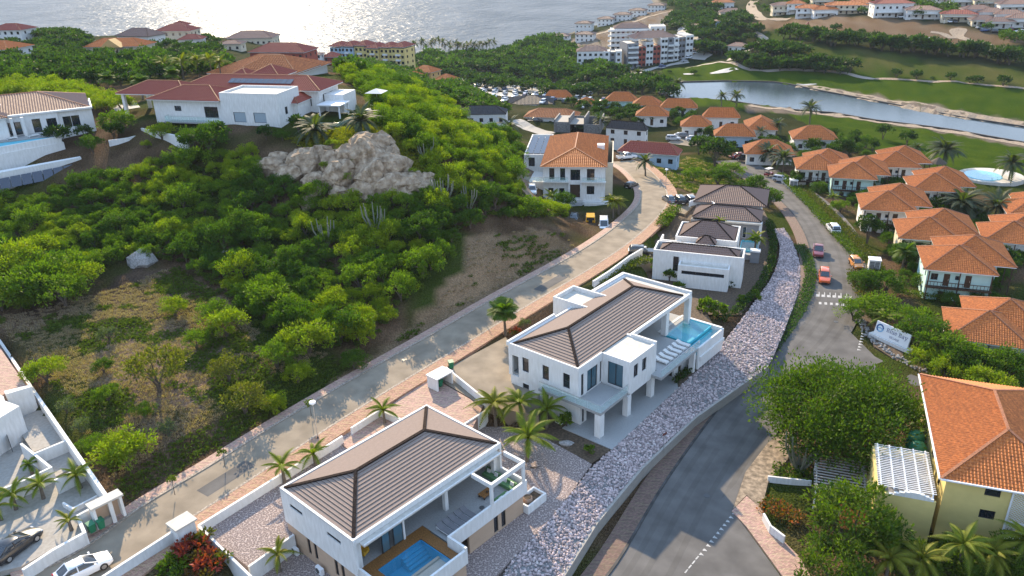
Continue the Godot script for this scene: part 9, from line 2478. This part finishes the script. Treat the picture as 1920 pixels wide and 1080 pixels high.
	for k in 3:
		var at: Vector3 = [Vector3(-30.57, 4.5, -68.45), Vector3(-34.14, 4.6, -64.02), Vector3(-23.54, 4.5, -77.68)][k]
		var t := thing("young_tree", ["thin staked sapling in the middle of the street verge", "thin staked sapling on the verge nearest the gate pier", "thin staked sapling opposite the street lamp"][k], "sapling", at, k)
		s = Shape.new(); s.tube([Vector3.ZERO, Vector3(0.05, 1.6, 0)], [0.04, 0.025], 6); part("trunk", s, M.bark, t)
		rng.seed = 70 + k
		part("crown", crown(Vector3(0.5, 0.6, 0.5), 6, 22, 0.26, 0.14, Color(0.07, 0.10, 0.015), Color(0.13, 0.16, 0.02)), M.leaf, t).position.y = 1.2
	var sg := thing("sign_plate", "small brown sign plate on a thin post in the stone slope", "sign", Vector3(16.48, 1.3, -73.74), deg_to_rad(40))
	s = Shape.new(); s.bar(Vector3(0, -0.2, 0), Vector3(0, 2.2, 0), 0.06); part("post", s, M.metal, sg)
	bx(sg, "plate", M.brown_sign, -0.35, 0.35, 1.9, 2.2, 0.035, 0.06)
	var at2v: Vector2 = Vector2(119.02, -192.08)
	var pc := on(at2v, 0.0)
	var yy := gy(at2v.x, at2v.y)
	for q in 24: yy = maxf(yy, gy(at2v.x + 12 * cos(q), at2v.y + 9 * sin(q)))
	var poly := PackedVector2Array(); var deck := PackedVector2Array()
	for q in 28:
		var t := TAU * q / 28
		poly.append(at2v + Vector2(cos(t) * 4.2, sin(t) * 4.6)); deck.append(at2v + Vector2(2.0 + cos(t) * 7.6, sin(t) * 6.8))
	s = Shape.new(); s.prism(deck, yy - 3.0, yy + 0.1); setting("pool_terrace", s, M.pale_roof)
	var pl := thing("village_pool", "oval turquoise swimming pool on the pale terrace by the golf lawn", "swimming pool")
	s = Shape.new(); s.prism(poly, yy + 0.05, yy + 0.16); part("pool_basin", s, M.pool_tile, pl)
	var small := PackedVector2Array()
	for p in poly: small.append(at2v + (p - at2v) * 0.97)
	s = Shape.new(); s.prism(small, yy + 0.17, yy + 0.2); part("pool_water", s, M.pool_water, pl)
	var th := thing("thatched_hut", "brown thatched shade hut beside the oval pool", "hut", Vector3(at2v.x - 12, yy, at2v.y - 6))
	for q in 3:
		s = Shape.new(); s.tube([Vector3(q * 3.4 - 3.4, 2.0, 0), Vector3(q * 3.4 - 3.4, 3.4, 0)], [2.2, 0.2], 10); part("thatch", s, M.thatch, th)
		s = Shape.new(); s.bar(Vector3(q * 3.4 - 3.4, 0, 0), Vector3(q * 3.4 - 3.4, 2.2, 0), 0.16); part("post", s, M.dark_wood, th)
	var rk := one("boulder", stone_mesh(801, 0.4, 5), M.pale_rock, "flat pale stone lying on the brown soil before the patio", "boulder")
	rk.position = Vector3(5.59, 2.15, -74.11); rk.scale = Vector3(0.9, 0.3, 0.6)
	s = Shape.new(); s.tube([Vector3(-0.5, 0.06, 0), Vector3(0.1, 0.1, 0.1), Vector3(0.6, 0.06, -0.1)], [0.05, 0.08, 0.03], 6)
	var tw := one("driftwood", s, M.bark, "small dark driftwood piece on the pale gravel", "driftwood")
	tw.position = Vector3(1.89, 2.2, -69.85)

var patch_at: Array[Vector2] = [Vector2(18.47, -67.14), Vector2(24.84, -76.37), Vector2(47.29, -106.67), Vector2(58.79, -135.88), Vector2(64.99, -172.53), Vector2(-30.38, -67.32), Vector2(-14.07, -89.73), Vector2(5.08, -114.86), Vector2(25.63, -148.1)]
var bay_at: Array[Vector2] = [Vector2(65.93, -196.28), Vector2(65.66, -189.03), Vector2(65.35, -180.98), Vector2(65.39, -174.78), Vector2(65.28, -168.89), Vector2(64.9, -162.58), Vector2(64.65, -157.56), Vector2(61.59, -140.26), Vector2(61.07, -135.45), Vector2(59.89, -129.65)]

func along_point(line: PackedVector3Array, p: Vector2) -> Array:
	var best := 0
	for i in line.size():
		if Vector2(line[i].x, line[i].z).distance_to(p) < Vector2(line[best].x, line[best].z).distance_to(p): best = i
	var d := (line[mini(best + 1, line.size() - 1)] - line[maxi(best - 1, 0)]).normalized()
	return [line[best], Vector3(-d.z, 0, d.x).normalized(), d]

func tri_row(a: Vector3, b: Vector3, n: int, dashes: int) -> void:
	var d := (b - a) / n
	var w := Vector3(-d.z, 0, d.x)
	for k in n:
		var s := Shape.new()
		var p := a + d * k + Vector3.UP * 0.03
		if k < dashes: s.up(p, p + d * 0.75, p + d * 0.75 + w * 0.18, p + w * 0.18)
		else: s.up(p, p + d * 0.55, p + d * 0.275 + w * 0.6, p + d * 0.27 + w * 0.6)
		setting("road_marking", s, M.paint)

func lamp(at: Vector3, h: float, turn: float, label: String) -> void:
	var t := thing("street_lamp", label, "street lamp", at, turn, "street lamps")
	var s := Shape.new(); s.tube([Vector3.ZERO, Vector3(0, h, 0)], [0.06, 0.045], 7); part("pole", s, M.metal, t)
	s = Shape.new(); s.tube([Vector3(0, h, 0), Vector3(0, h + 0.16, 0), Vector3(0, h + 0.24, 0)], [0.38, 0.36, 0.1], 12); part("head", s, M.frame_white, t)
	s = Shape.new(); s.tube([Vector3(0, h - 0.25, 0), Vector3(0, h - 0.01, 0)], [0.12, 0.16], 10); part("globe", s, M.lamp_clear, t)
	s = Shape.new(); s.tube([Vector3(0, 0, 0), Vector3(0, 0.25, 0)], [0.14, 0.1], 8); part("foot", s, M.dark_metal, t)
